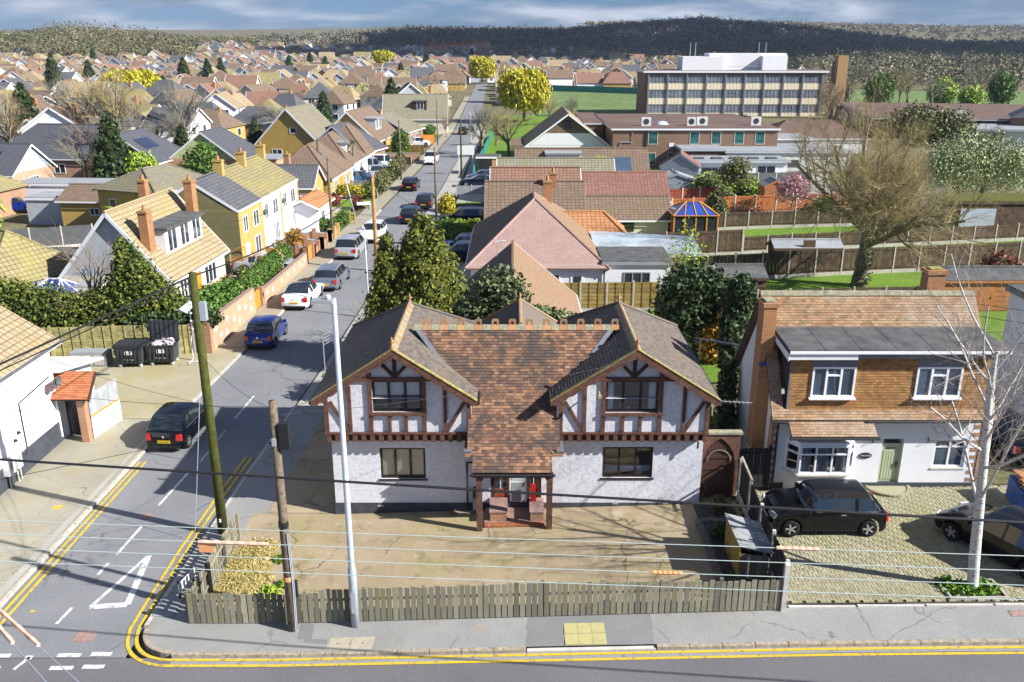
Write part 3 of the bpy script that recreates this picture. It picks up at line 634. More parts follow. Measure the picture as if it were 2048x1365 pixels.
def window(parent, x0, x1, z0, z1, y, cols=3, fw=.07, frame='upvc_white', pane='glass_clear', proud=.03, depth=.09, sill=None, transom=None, facing='f', Mx=None, back=None, widths=None, name='window'):
    """casement window facing -y at y: frame, one pane for each light, sill; 'Mx' turns it to another wall"""
    f = MB(Mx); ya, yb = y - proud, y - proud + depth
    f.bx(x0, x1, ya, yb, z0, z0 + fw); f.bx(x0, x1, ya, yb, z1 - fw, z1); f.bx(x0, x0 + fw, ya, yb, z0 + fw, z1 - fw); f.bx(x1 - fw, x1, ya, yb, z0 + fw, z1 - fw)
    W = widths or [1.0] * cols; s = sum(W); xs = [x0]
    for k in W: xs.append(xs[-1] + (x1 - x0) * k / s)
    for x in xs[1:-1]: f.bx(x - fw * .55, x + fw * .55, ya + .004, yb - .004, z0 + fw, z1 - fw)
    tr = transom or [None] * cols
    for i, t in enumerate(tr):
        if t: zt = z0 + (z1 - z0) * t; f.bx(xs[i] + fw * .5, xs[i + 1] - fw * .5, ya + .008, yb - .008, zt - fw * .45, zt + fw * .45)
    o = f.build(name, frame, parent)
    yp = y - proud + depth * .5
    for i in range(cols):
        a, b = xs[i] + (fw if i == 0 else fw * .55), xs[i + 1] - (fw if i == cols - 1 else fw * .55)
        cells = [(z0 + fw, z1 - fw)]
        if tr[i]: zt = z0 + (z1 - z0) * tr[i]; cells = [(z0 + fw, zt - fw * .45), (zt + fw * .45, z1 - fw)]
        for c, d in cells:
            p = MB(Mx); p.bx(a - .005, b + .005, yp, yp + .012, c - .005, d + .005); p.build('pane', pane, o)
    if sill:
        k = MB(Mx); k.bx(x0 - .06, x1 + .06, y - proud - .1, y + .02, z0 - .06, z0 - .002); k.build('sill', sill, o)
    if back:
        k = MB(Mx)
        if back[0] == 'blind': k.bx(x0 + .02, x1 - .02, y + .075, y + .085, z0 + (z1 - z0) * back[2], z1)
        else:
            for (a, b) in back[2]:
                n = 7
                for i in range(n): 
                    q = a + (b - a) * i / n; k.bx(q, q + (b - a) / n, y + .12 + .03 * (i % 2), y + .15 + .03 * (i % 2), z0 + .02, z1)
        k.build('blind' if back[0] == 'blind' else 'curtain', back[1], o)
    return o
def arcpts(c, r, a0, a1, n): return [(c[0] + r * math.cos(R(a0 + (a1 - a0) * i / n)), c[1] + r * math.sin(R(a0 + (a1 - a0) * i / n))) for i in range(n + 1)]

# ------------------------------------------------------------ the half-timbered house
HX, HY = -6.31, 28.0
house = thing('half_timbered_house', 'white stucco house with two half-timbered gables and a long tiled roof', 'house', (HX, HY, 0))
OV = .27                                   # how far the upper floor overhangs
wl = (1.66, 3.26, 1.42, 2.62); wr = (9.5, 11.27, 1.46, 2.66); dr = (5.55, 7.35, .35, 2.35)
mb = MB(); mb.wall(0, 13.0, .47, 3.05, 0, [wl, wr, dr], .16)
mb.poly([(0, 7.4, .47), (0, 0, .47), (0, 0, 3.05), (0, 7.4, 3.05)]); mb.poly([(13, 0, .47), (13, 7.4, .47), (13, 7.4, 3.05), (13, 0, 3.05)]); mb.poly([(13, 7.4, .47), (0, 7.4, .47), (0, 7.4, 4.5), (13, 7.4, 4.5)])
mb.poly([(4.86, 0, 3.05), (7.94, 0, 3.05), (7.94, 0, 3.6), (4.86, 0, 3.6)])
mb.build('ground_floor_wall', 'stucco', house)
mb = MB(); mb.bx(-.025, 13.025, -.025, 7.42, -.3, .47); mb.build('plinth', 'plinth', house)
for x in (1.5, 9.9, 11.7): MB().bx(x, x + .2, -.035, -.02, .3 + .012 * x, .37 + .012 * x).build('air_brick', 'conc_post', house)
def gable_wing(u0, u1, ridge_u, win, mir):
    """upper floor of one wing"""
    y = -OV; zb, ze = 3.36, 4.6
    lo, hi = u0 + .02, u1 - .02
    mb = MB(); mb.wall(lo, hi, 3.05, ze, y, [(win[0], win[1], win[2], ze)], .16)
    ap = 6.35; sl = (ap - ze) / (ridge_u - lo + .02); xa = lo + (5.33 - ze) / sl; xb = hi - (5.33 - ze) / ((ap - ze) / (hi + .02 - ridge_u))
    # wall over the eave line, on both sides of the window and above it
    mb.poly([(lo, y, ze), (win[0], y, ze), (win[0], y, 5.25), (xa, y, 5.25)]) ; mb.poly([(win[1], y, ze), (hi, y, ze), (xb, y, 5.25), (win[1], y, 5.25)])
    mb.poly([(xa, y, 5.25), (xb, y, 5.25), (ridge_u, y, ap)])
    r = y + .16; mb.poly([(win[0], y, 5.25), (win[1], y, 5.25), (win[1], r, 5.25), (win[0], r, 5.25)])
    mb.poly([(win[0], y, ze), (win[0], y, 5.25), (win[0], r, 5.25), (win[0], r, ze)]); mb.poly([(win[1], y, ze), (win[1], r, ze), (win[1], r, 5.25), (win[1], y, 5.25)])
    mb.poly([(lo, 7.4, 3.05), (lo, y, 3.05), (lo, y, ze), (lo, 7.4, ze)]); mb.poly([(hi, y, 3.05), (hi, 7.4, 3.05), (hi, 7.4, ze), (hi, y, ze)])
    mb.poly([(lo, y, 3.06), (lo, .0, 3.06), (hi, .0, 3.06), (hi, y, 3.06)])
    mb.build('upper_wall', 'stucco', house)
    # timbers, each one a piece
    def beam(x0, z0, x1, z1, w=.13, d=.07, mat='timber'):
        m = MB(); a = Vector((x0, 0, z0)); b = Vector((x1, 0, z1)); t = (b - a).normalized(); n = Vector((-t.z, 0, t.x)) * w / 2
        P = [a - n, b - n, b + n, a + n]; m.prism([(p.x, y - d, p.z) for p in P], (0, d + .01, 0)); m.build('timber_beam', mat, house, fix=True)
    for x in (u0 + .06, u1 - .06): beam(x, 3.36, x, 4.58, .14, .075)
    top = lambda x: (ze + (x - lo) * sl if x < ridge_u else ze + (hi - x) * (ap - ze) / (hi - ridge_u)) - .12
    for x in (u0 + .87, u1 - .87): beam(x, 3.36, x, top(x), .12)
    beam(u0 + .83, 3.38, u0 + .2, 4.5, .11, .06); beam(u1 - .83, 3.38, u1 - .2, 4.5, .11, .06)
    for x in (win[0] - .07, win[1] + .07): beam(x, 3.36, x, 5.55, .14)
    for k in (1, 2): x = win[0] + (win[1] - win[0]) * (k / 3); beam(x, 3.36, x, win[2] - .1, .12)
    beam(win[0] - .14, win[2] - .05, win[1] + .14, win[2] - .05, .1, .11); beam(xa - .1, 5.32, xb + .1, 5.32, .13, .08)
    beam(ridge_u, 5.38, ridge_u, 6.05, .12, .085, 'timber_dark'); beam(ridge_u - .03, 5.42, ridge_u - .42, 5.85, .1, .08, 'timber_dark'); beam(ridge_u + .03, 5.42, ridge_u + .42, 5.85, .1, .08, 'timber_dark')
    MB().bx(u0 - .03, u1 + .03, y - .1, .0, 3.3, 3.365).build('jetty_beam', 'timber', house)
    MB().bx(u0, u1, y - .005, y + .03, 3.03, 3.3).build('jetty_board', 'timber_dark', house)
    n = 17; dm = MB().bx(-.075, .075, -.075, 0, 3.02, 3.3).mesh('joist_end', 'timber')
    for i in range(n): link('joist_end', dm, house, (u0 + .1 + (u1 - u0 - .2) * i / (n - 1), y - .008, 0))
    w = window(house, win[0], win[1], win[2], 5.25, y + .09, 3, .075, 'upvc_brown', 'glass_clear', .03, .1, None, back=win[3])
    k = MB(); k.bx(win[0] + .02, win[1] - .02, y + .2, y + .42, win[2] - .05, win[2] + .02); k.build('inner_sill', 'upvc_white', w)
    return w
WL = gable_wing(-.1, 4.9, 2.36, (1.55, 3.24, 4.1, ('blind', 'curtain', .5)), 1)
WR = gable_wing(7.92, 13.06, 10.44, (9.5, 11.3, 4.08, ('curtain', 'curtain', [(9.56, 9.78), (11.0, 11.24)])), -1)
w = window(house, *wl, .09, 3, .075, 'upvc_brown', 'glass_clear', .03, .1, 'upvc_brown', back=('blind', 'blind_beige', .0)); w = window(house, *wr, .09, 3, .075, 'upvc_brown', 'glass_clear', .03, .1, 'upvc_brown')
MB().bx(wr[0], wr[1], .5, .52, 1.46, 1.7).build('inner_sill', 'curtain', w)
# roof planes: (name, P0, eu, ev, polygon)
RZ, EZ = 6.5, 4.66
def slope_len(a, b): return math.hypot(a, b)
def wing_roof(u0, u1, ru, eave_l, eave_r, n_own, owner):
    yf, ye, yr = -.72, 7.6, 4.7                  # front verge, back eave, back end of the ridge
    for side, ue in (('l', u0), ('r', u1)):
        run = abs(ru - ue); L = slope_len(run, RZ - EZ); dirx = 1 if side == 'l' else -1
        ev = Vector((dirx * run, 0, RZ - EZ)).normalized(); Dp = ye - yf
        if side == 'l': P0 = (ue, ye, EZ); eu = (0, -1, 0); poly = [(0, 0), (Dp, 0), (Dp, L), (ye - yr, L)]
        else: P0 = (ue, yf, EZ); eu = (0, 1, 0); poly = [(0, 0), (Dp, 0), (yr - yf, L), (0, L)]
        base = MB(); P = [Vector(P0) + Vector(eu) * a + ev * b for a, b in poly]; base.slab(P, .09); base.build('roof_bed', 'tile_bed', house)
        tile_roof(house, Vector(P0) + Vector(eu).cross(ev).normalized() * .004, eu, ev, poly, 'tile_wing', .2, .125, .024 if owner == side else .014, 'wing_tile', n_own if owner == side else 0, 'wing_tiles', own=(lambda c: abs(c[0] - (2 if side == 'l' else 6)) + abs(c[2] - 1.2)))
    # hipped back
    run = ye - yr; L = slope_len(run, RZ - EZ); ev = Vector((0, -run, RZ - EZ)).normalized()
    P0 = Vector((u1, ye, EZ)); eu = Vector((-1, 0, 0)); poly = [(0, 0), (u1 - u0, 0), (u1 - ru, L)]
    base = MB(); base.slab([P0 + eu * a + ev * b for a, b in poly], .09); base.build('roof_bed', 'tile_bed', house); tile_roof(house, P0 + eu.cross(ev) * .004, eu, ev, poly, 'tile_wing', .2, .125, .014, rest='wing_tiles')
    # ridge tiles with a raised crest on each
    n = int((yr - yf) / .3); m = MB(); m.prism([(-.16, 0, -.11), (.0, 0, .035), (.16, 0, -.11), (.13, 0, -.13), (0, 0, -.0), (-.13, 0, -.13)], (0, .285, 0)); m.prism([(-.012, .05, .02), (-.012, .1, .13), (-.012, .15, .155), (-.012, .2, .13), (-.012, .25, .02)], (.024, 0, 0)); me = m.mesh('ridge_tile', 'crest', fix=True)
    m2 = me.copy(); m2.materials[0] = M('cap_grey')
    for i in range(n): link('ridge_tile', m2 if i % 2 else me, house, (ru, yf + .02 + i * (yr - yf) / n, RZ + .05))
    for y, s in ((yf + .05, 1.0), (yr, .8)):
        f = MB(); f.lathe([(.07, 0), (.06, .06), (.03, .1), (.055, .16), (.03, .21), (.05, .27), (.0, .4)], 8, (ru, y, RZ + .06)); f.bx(ru - .11, ru + .11, y - .02, y + .02, RZ + .24, RZ + .29); f.build('finial', 'crest', house, smooth=True)
    for ue in (u0, u1):
        h = MB(); h.tube([(ue, ye, EZ + .05), (ru, yr, RZ + .06)], .07, 6); h.build('hip_ridge', 'tile_wing', house)
    # scalloped barge boards and the moss-covered verge
    for ue, sg in ((u0, 1), (u1, -1)):
        a = Vector((ue - sg * .02, yf - .03, EZ - .05)); b = Vector((ru, yf - .03, RZ - .06)); d = (b - a); n = 9; P = [a + Vector((0, 0, .07)), b + Vector((0, 0, .07))]; low = []
        for i in range(n):
            for k, dz in ((0, -.16), (.25, -.2), (.5, -.215), (.75, -.2)): q = a + d * ((i + k) / n); low.append(q + Vector((0, 0, dz if i + k > .3 else -.1)))
        low.append(b + Vector((0, 0, -.2))); m = MB(); m.prism(P + low[::-1], (0, .045, 0)); m.build('barge_board', 'timber', house, fix=True)
        m = MB(); m.bar(a + Vector((0, .06, .1)), b + Vector((0, .06, .1)), .16, .03); m.build('verge', 'lichen', house)
        g = MB(); g.tube([(ue - sg * .05, yf, EZ - .06), (ue - sg * .05, ye, EZ - .06)], .055, 6); g.build('gutter', 'black_plastic', house)
wing_roof(-.42, 5.12, 2.36, 0, 0, 0, 'x')
wing_roof(7.62, 13.3, 10.44, 0, 0, 120, 'l')
# long middle roof: from the ridge right down over the porch
MY, PE = 1.85, (-1.5, 2.42)
run = MY - PE[0]; rise = RZ - .02 - PE[1]; ML = slope_len(run, rise); ev = Vector((0, run, rise)).normalized(); P0 = Vector((0, PE[0], PE[1]))
sv = lambda z: (z - PE[1]) / rise * ML
# the valley lines where it meets the wings run inwards from the wings' inner eaves up to their ridges
poly = [(4.98, 0), (7.66, 0), (7.66, sv(3.02)), (7.95, sv(3.02)), (7.95, sv(4.5)), (9.9, sv(6.42)), (9.9, ML), (2.9, ML), (2.9, sv(6.42)), (4.8, sv(4.5)), (4.8, sv(3.02)), (4.98, sv(3.02))]
base = MB(); base.slab([P0 + Vector((a, 0, 0)) + ev * b for a, b in poly], .07); base.build('roof_bed', 'tile_bed', house)
tile_roof(house, P0 + Vector((1, 0, 0)).cross(ev) * .004, (1, 0, 0), ev, poly, 'tile_main', .165, .112, .018, 'roof_tile', 300, 'roof_tiles', own=lambda c: c[2])
run2 = 5.4 - MY; P0b = Vector((12, 5.4 + .0, 4.4)); m = MB(); m.slab([(10, 1.87, RZ - .04), (3, 1.87, RZ - .04), (3, 5.6, 4.2), (10, 5.6, 4.2)][::1], .07); m.build('back_roof', 'tile_wing', house)
# crested ridge of the middle roof
n = 24; L = 7.3; m0 = MB(); m0.prism([(0, -.13, -.12), (0, 0, .05), (0, .13, -.12)], (L / n - .01, 0, 0)); me0 = m0.mesh('ridge_tile', 'cap_grey', fix=True)
m1 = MB(); m1.prism([(0, -.13, -.12), (0, 0, .05), (0, .13, -.12)], (L / n - .01, 0, 0)); w_ = L / n - .03
ring = [(.02, .02), (.02, .2), (.06, .25), (w_ - .04, .25), (w_, .2), (w_, .02), (w_ - .07, .02), (w_ - .07, .1)] + [(w_ / 2 + .01 + .075 * math.cos(R(a)), .1 + .075 * math.sin(R(a))) for a in (0, 45, 90, 135, 180)][1:4] + [(.09, .1), (.09, .02)]
m1.prism([(x, -.015, z) for x, z in ring], (0, .03, 0)); me1 = m1.mesh('crested_ridge_tile', 'crest', fix=True)
for i in range(n): link('crested_ridge_tile' if i % 2 else 'ridge_tile', me1 if i % 2 else me0, house, (2.83 + i * L / n, MY, RZ + .03))
# rear hip behind the middle ridge
m = MB(); ap = (6.62, 4.9, 6.62)
m.poly([(4.9, 3.2, 5.2), (6.62, 1.9, 6.5), ap, (4.4, 7.6, 4.5)]); m.poly([(6.62, 1.9, 6.5), (8.3, 3.2, 5.2), (8.8, 7.6, 4.5), ap]); m.poly([(8.8, 7.6, 4.5), (4.4, 7.6, 4.5), ap]); m.build('rear_roof', 'tile_wing', house)
m = MB(); m.tube([(6.62, 2.0, 6.56), ap], .07, 6); m.tube([ap, (8.8, 7.6, 4.5)], .07, 6); m.tube([ap, (4.4, 7.6, 4.5)], .07, 6); m.lathe([(.06, 0), (.04, .12), (.05, .2), (0, .34)], 8, ap); m.build('rear_ridge', 'crest', house)
for x, x1_ in ((4.72, 2.95), (8.02, 9.85)):
    m = MB(); a = P0 + Vector((x, 0, 0)) + ev * sv(4.5); b = P0 + Vector((x1_, 0, 0)) + ev * sv(6.4); o3 = Vector((0, -.03, .03)); m.bar(a + o3, b + o3, .16, .02, Vector((1, 0, 0)).cross(ev)); m.build('valley_flashing', 'lead', house)
for x in (4.83, 7.93):
    s = -1 if x < 6 else 1; m = MB(); m.bx(x - .11 + (0 if s < 0 else -.16), x + .11 + (0 if s > 0 else .16), -1.12, -.3, 2.82, 3.0); m.build('corbel', 'brick_orange', house)
    m = MB(); m.bx(x - .13, x + .13, -1.14, -.3, 3.002, 3.05); m.build('corbel_lead', 'lead', house)
    m = MB(); m.poly([(x, -.26, 3.0), (x, .3, 3.0), (x, .3, 4.7), (x, -.26, 4.7)]); m.bx(x - .03 + (.05 if s < 0 else -.05), x + .03 + (.05 if s < 0 else -.05), -.3, .3, 3.0, 4.6); m.build('cheek_flashing', 'soffit', house)
# porch: posts, beam, brackets, brick step, door with side lights
for x in (5.2, 7.58):
    g = gz(HX + x, HY - 1.4); MB().bx(x - .1, x + .1, -1.5, -1.3, g - .02, 2.3).build('porch_post', 'timber', house)
    s = 1 if x < 6 else -1; pts = arcpts((x + s * .5, 1.95), .42, 180 if s > 0 else 0, 90, 6); m = MB()
    m.prism([(a, -1.45, b) for a, b in pts] + [(x + s * .5, -1.45, 2.28), (x + s * .08, -1.45, 2.28)], (0, .09, 0)); m.build('bracket', 'timber', house, fix=True)
MB().bx(4.98, 7.7, -1.52, -1.34, 2.24, 2.38).build('porch_beam', 'timber_dark', house)
m = MB(); m.tube([(4.9, -1.58, 2.36), (7.75, -1.58, 2.36)], .05, 6); m.build('gutter', 'black_plastic', house)
for k, (x0, x1, y0, zt) in enumerate(((5.55, 6.12, -1.0, .62), (6.95, 7.4, -1.0, .62))): MB().bx(x0, x1, y0, -.02, .1, zt).build('dwarf_wall', 'brick_orange', house); MB().bx(x0 - .03, x1 + .03, y0 - .03, -.01, zt, zt + .06).build('coping', 'rust_pink', house)
sm = MB().bx(0, .1, 0, .21, 0, .065).mesh('step_brick', 'brick_red')
for i in range(20):
    x = 5.36 + i * .104; link('step_brick', sm, house, (x, -1.28, gz(HX + x, HY - 1.2) + .02))
MB().bx(5.35, 7.42, -1.06, -.03, -.1, .3).build('porch_floor', 'rust_pink', house)
w = MB(); w.bx(5.55, 5.68, .02, .14, .35, 2.35); w.bx(7.22, 7.35, .02, .14, .35, 2.35); w.bx(5.68, 7.22, .02, .14, 2.2, 2.35); w.bx(6.12, 6.22, .02, .14, .35, 2.2); w.bx(6.84, 6.94, .02, .14, .35, 2.2); w.build('door_frame', 'timber_dark', house)
for a, b in ((5.68, 6.12), (6.94, 7.22)):
    o = MB().bx(a, b, .05, .09, .35, 1.0).build('side_panel', 'red_wood', house); q = MB(); q.bx(a, b, .065, .075, 1.0, 2.2); q.build('pane', 'glass_dark', o)
    q = MB(); q.bx((a + b) / 2 - .015, (a + b) / 2 + .015, .045, .06, 1.0, 2.2); q.bx(a, b, .045, .06, 1.6, 1.63); q.build('glazing_bar', 'soffit', o)
dl = MB().bx(6.22, 6.84, .05, .1, .37, 2.19).build('door', 'door_white', house)
MB().bx(6.3, 6.76, .035, .052, 1.35, 2.1).build('pane', 'cons_pale', dl); MB().bx(6.3, 6.76, .04, .052, .5, 1.25).build('panel', 'felt_light', dl); MB().bx(6.78, 6.81, .0, .05, 1.15, 1.3).build('handle', 'chrome', dl)
MB().bx(6.98, 7.16, -.3, -.15, .68, 1.32).build('post_box', 'car_red', house)
m = MB(); m.tube([(4.72, -.06, .3), (4.72, -.06, 2.1), (4.95, -.1, 2.1)], .04, 6); m.tube([(4.7, -.3, 2.98), (4.7, -.3, 2.75), (4.7, -.05, 2.6)], .035, 6); m.tube([(7.98, -.3, 2.98), (7.98, -.3, 2.75)], .035, 6); m.build('downpipe', 'black_plastic', house)
m = MB(); m.tube([(12.75, -.3, 3.0), (12.75, -.3, 2.75)], .035, 6); m.build('downpipe', 'black_plastic', house)
MB().bx(4.92, 5.05, -.25, -.02, .2, 1.1).build('meter_cupboard', 'plinth', house)
m = MB(); m.bx(9.18, 9.3, -.9, -.78, 4.86, 4.95); m.tube([(9.24, -.74, 4.9), (9.24, -.5, 4.95)], .03, 6); m.build('security_camera', 'cap_grey', house)
# things on the window sills
def on_sill(name, label, cat, x, y, z, kind):
    t = thing(name, label, cat, (HX + x, HY + y, z))
    if kind == 'plant':
        m = MB(); m.lathe([(.0, 0), (.05, 0), (.065, .09), (.055, .09)], 8); m.build('pot', 'upvc_white', t); m = MB()
        for i in range(16): a = rnd.uniform(0, 6.28); r = rnd.uniform(.05, .13); h = rnd.uniform(.08, .24); m.poly([(0, 0, .08), (r * math.cos(a) - .025, r * math.sin(a), h * .8), (r * math.cos(a), r * math.sin(a), h), (r * math.cos(a) + .025, r * math.sin(a) + .02, h * .7)])
        m.build('leaves', 'leaf_hedge', t)
    elif kind == 'box': m = MB(); m.bx(-.08, .08, -.02, .02, 0, .19); m.bx(-.07, .07, -.024, .024, .02, .17); m.build('card', 'leaf_pink', t)
    else: m = MB(); m.lathe([(0, 0), (.045, 0), (.045, .1), (.02, .15), (.02, .19), (0, .2)], 8); m.build('bottle', 'upvc_white', t, smooth=True)
on_sill('potted_plant', 'small green plant in a white pot on the left upper sill', 'plant', 2.38, -OV + .3, 4.125, 'plant'); on_sill('greeting_card', 'pink card standing on the left upper window sill', 'card', 1.98, -OV + .3, 4.125, 'box')
on_sill('potted_plant', 'spiky plant in a white pot on the right upper window sill', 'plant', 10.33, -OV + .3, 4.105, 'plant'); on_sill('white_bottle', 'white pump bottle on the right upper window sill', 'bottle', 10.05, -OV + .3, 4.105, 'b')
# ------------------------------------------------------------ the tile-hung house next door
rh = thing('tile_hung_house', 'white house with orange tile-hung upper floor, felt flat roof and a bay window', 'house', (0, 0, 0))
X0, X1, FY, G0 = 9.45, 16.95, 29.0, .55
bay = (10.0, 12.2); door = (13.42, 14.2, .62, 2.52); rw = (15.35, 16.5, 1.35, 2.47)
mb = MB(); mb.wall(X0, X1, .75, 3.5, FY, [(10.05, 12.35, 1.3, 2.5), door, rw], .14)
mb.poly([(X0, 34.2, .3), (X0, FY, .3), (X0, FY, 3.5), (X0, 31.46, 7.0), (X0, 34.2, 3.5)]); mb.poly([(X1, FY, .3), (X1, 34.2, .3), (X1, 34.2, 3.5), (X1, 31.46, 7.0), (X1, FY, 3.5)]); mb.poly([(X1, 34.2, .3), (X0, 34.2, .3), (X0, 34.2, 3.5), (X1, 34.2, 3.5)])
mb.build('wall', 'render_white', rh)
mb = MB(); mb.bx(X0 - .02, X1 + .02, FY - .02, FY + .1, .2, .752); mb.build('plinth', 'plinth', rh)
for x in (X0, X1):
    m = MB(); s = -1 if x == X0 else 1
    m.bx(x - .01 if s > 0 else x - .1, x + .1 if s > 0 else x + .01, FY - .03, FY + .3, .2, 3.3); 
    for k in range(8): m.bx(x - .3 if s > 0 else x, x if s > 0 else x + .12, FY - .012, FY + .02, .8 + k * .3, .95 + k * .3)
    m.build('brick_quoin', 'brick_orange', rh)
# bay window with a sloping sill
m = MB(); P = [(9.95, FY + .01), (10.3, 28.5), (12.05, 28.5), (12.4, FY + .01)]
for (a, b), (c, d) in zip(P, P[1:]): m.poly([(a, b, .3), (c, d, .3), (c, d, 1.3), (a, b, 1.3)])
m.build('bay_wall', 'render_white', rh)
m = MB(); Q = [(9.87, FY + .01), (10.25, 28.38), (12.1, 28.38), (12.48, FY + .01)]; m.prism([(a, b, 1.3) for a, b in Q], (0, 0, .06)); m.build('bay_sill', 'conc_pale', rh)
m = MB(); m.prism([(a, b, 2.46) for a, b in P], (0, 0, .12)); m.build('bay_head', 'upvc_white', rh)
window(rh, 10.3, 12.05, 1.36, 2.46, 28.5, 3, .06, 'upvc_white', 'glass_clear', .03, .08, None, [.7, .7, .7], back=('curtain', 'curtain_grey', [(10.4, 10.75), (11.0, 11.4), (11.65, 11.98)]), name='bay_window')
for (p, q) in ((P[0], P[1]), (P[2], P[3])):
    a = math.atan2(q[1] - p[1], q[0] - p[0]); L = math.hypot(q[0] - p[0], q[1] - p[1]); Mx = Matrix.Translation((p[0], p[1], 0)) @ Matrix.Rotation(a, 4, 'Z')
    window(rh, 0.0, L, 1.36, 2.46, 0, 1, .07, 'upvc_white', 'glass_clear', .03, .08, None, [.7], Mx=Mx, name='bay_window')
window(rh, *rw, FY + .1, 2, .065, 'upvc_white', 'glass_blue', .03, .08, 'conc_pale', [.72, .72])
dd = MB().bx(13.5, 14.12, FY + .1, FY + .15, .66, 2.25).build('door', 'door_sage', rh)
for k in range(5): MB().bx(13.56 + k * .1, 13.64 + k * .1, FY + .085, FY + .102, .85, 2.0).build('door_board', 'door_sage', dd)
MB().bx(13.62, 13.95, FY + .08, FY + .104, 2.08, 2.13).build('letter_plate', 'black_plastic', dd); MB().bx(14.03, 14.07, FY + .03, FY + .1, 1.35, 1.55).build('handle', 'black_plastic', dd)
m = MB(); m.bx(13.42, 13.5, FY + .06, FY + .16, .62, 2.52); m.bx(14.12, 14.2, FY + .06, FY + .16, .62, 2.52); m.bx(13.5, 14.12, FY + .06, FY + .16, 2.25, 2.3); m.bx(13.5, 14.12, FY + .06, FY + .16, 2.47, 2.52); f = m.build('door_frame', 'door_sage', rh); MB().bx(13.5, 14.12, FY + .1, FY + .12, 2.3, 2.47).build('pane', 'glass_dark', f)
pl = MB(); pl.lathe([(0, 0), (.22, 0), (.24, .02), (.22, .035), (0, .035)], 20, (0, 0, 0), 'y'); pl.v = [(x, -y, z * .5) for x, y, z in pl.v]; o = pl.build('house_sign', 'black_plastic', rh); o.location = (12.86, FY, 1.85); t = link('lettering', text_mesh('THE OAKS', .085, 'white_ink', .001), o, mat4=Matrix.Translation((0, -.04, 0)) @ Matrix.Rotation(R(90), 4, 'X'))
for x in (13.05, 15.05):
    m = MB(); m.tube([(x, FY - .02, 2.6), (x, FY - .02, 2.35), (x, FY - .14, 2.45), (x, FY - .02, 2.56)], .012, 5); m.build('basket_bracket', 'black_plastic', rh)
# roof: tiled slope, felt dormer roof, tile-hung face
mS = 1.33; sl = math.hypot(1, mS); ev = Vector((0, 1 / sl, mS / sl)); RX0, RX1 = 9.2, 17.15
vz = lambda y: (y - 28.55) * sl; P0 = Vector((RX0, 28.55, 3.44)); W = RX1 - RX0
def rpoly(name, poly, mat, tiles=True, n=0, part='roof_tile'):
    base = MB(); base.slab([P0 + Vector((a, 0, 0)) + ev * b for a, b in poly], .06); base.build('roof_bed', 'tile_bed', rh)
    tile_roof(rh, P0 + Vector((1, 0, 0)).cross(ev) * .004, (1, 0, 0), ev, poly, mat, .165, .105, .018, part, n, name)
rpoly('eave_tiles', [(0, 0), (W, 0), (W, vz(28.79)), (0, vz(28.79))], 'tile_right')
rpoly('side_tiles', [(0, vz(28.79)), (.42, vz(28.79)), (.42, vz(30.6)), (0, vz(30.6))], 'tile_right'); rpoly('side_tiles', [(W - .42, vz(28.79)), (W, vz(28.79)), (W, vz(30.6)), (W - .42, vz(30.6))], 'tile_right')
rpoly('roof_tiles', [(0, vz(30.6)), (W, vz(30.6)), (W, vz(31.46)), (0, vz(31.46))], 'tile_right', n=150)
ev2 = Vector((0, 1, .62)).normalized(); Pb = Vector((9.78, 28.02, 3.02)); bp = [(0, 0), (3.0, 0), (3.0, .63), (0, .63)]; base = MB(); base.slab([Pb + Vector((a, 0, 0)) + ev2 * b for a, b in bp], .06); base.build('roof_bed', 'tile_bed', rh); tile_roof(rh, Pb + Vector((1, 0, 0)).cross(ev2) * .004, (1, 0, 0), ev2, bp, 'tile_right', .165, .105, .018, rest='bay_tiles')
m = MB(); m.slab([(RX1, 31.46, 7.3), (RX0, 31.46, 7.3), (RX0, 34.4, 3.4), (RX1, 34.4, 3.4)], .06); m.build('back_roof', 'roof_brown', rh)
n = 20; m0 = MB(); m0.prism([(0, -.14, -.13), (0, -.06, .02), (0, .06, .02), (0, .14, -.13)], (W / n - .008, 0, 0)); me = m0.mesh('ridge_tile', 'cap_grey', fix=True)
for i in range(n): link('ridge_tile', me, rh, (RX0 + i * W / n, 31.46, 7.36 + rnd.uniform(-.008, .008)))
DX0, DX1, DY = 9.75, 16.75, 28.79
m = MB(); m.wall(DX0, DX1, 3.66, 5.86, DY, [(10.5, 12.02, 4.2, 5.4), (14.15, 15.75, 4.2, 5.4)], .12)
for x in (DX0, DX1): m.poly([(x, DY, 3.66), (x, DY, 5.9), (x, 30.7, 6.2), (x, 30.3, 5.7)])
m.build('dormer_wall', 'tile_bed', rh)
hp = [(0, 0), (7.0, 0), (7.0, 2.2), (0, 2.2)]
def hung(u0, u1, v0, v1, n=0): tile_roof(rh, (DX0, DY - .006, 3.66), (1, 0, 0), (0, 0, 1), [(u0, v0), (u1, v0), (u1, v1), (u0, v1)], 'tile_hung', .165, .1, .014, 'hung_tile', n, 'hung_tiles')
hung(0, 7, 0, .55, 90); hung(0, .75, .55, 1.8); hung(2.27, 4.4, .55, 1.8, 150); hung(6.0, 7, .55, 1.8); hung(0, .75, 1.8, 2.15); hung(2.27, 4.4, 1.8, 2.15); hung(6, 7, 1.8, 2.15)
for a, b in ((10.5, 12.02), (14.15, 15.75)):
    window(rh, a, b, 4.24, 5.38, DY - .02, 3, .07, 'upvc_white', 'glass_blue', .06, .1, 'upvc_white', [None, .72, None])
    MB().bx(a - .02, b + .05, DY - .03, DY + .05, 5.4, 5.66).build('window_head', 'lead', rh)
MB().bx(DX0 - .03, DX1 + .03, DY - .05, DY + .02, 3.6, 3.68).build('dormer_flashing', 'soffit', rh)
for x in (DX0, DX1): MB().bx(x - .035, x + .035, DY - .03, DY + .03, 3.68, 5.8).build('corner_trim', 'lead', rh)
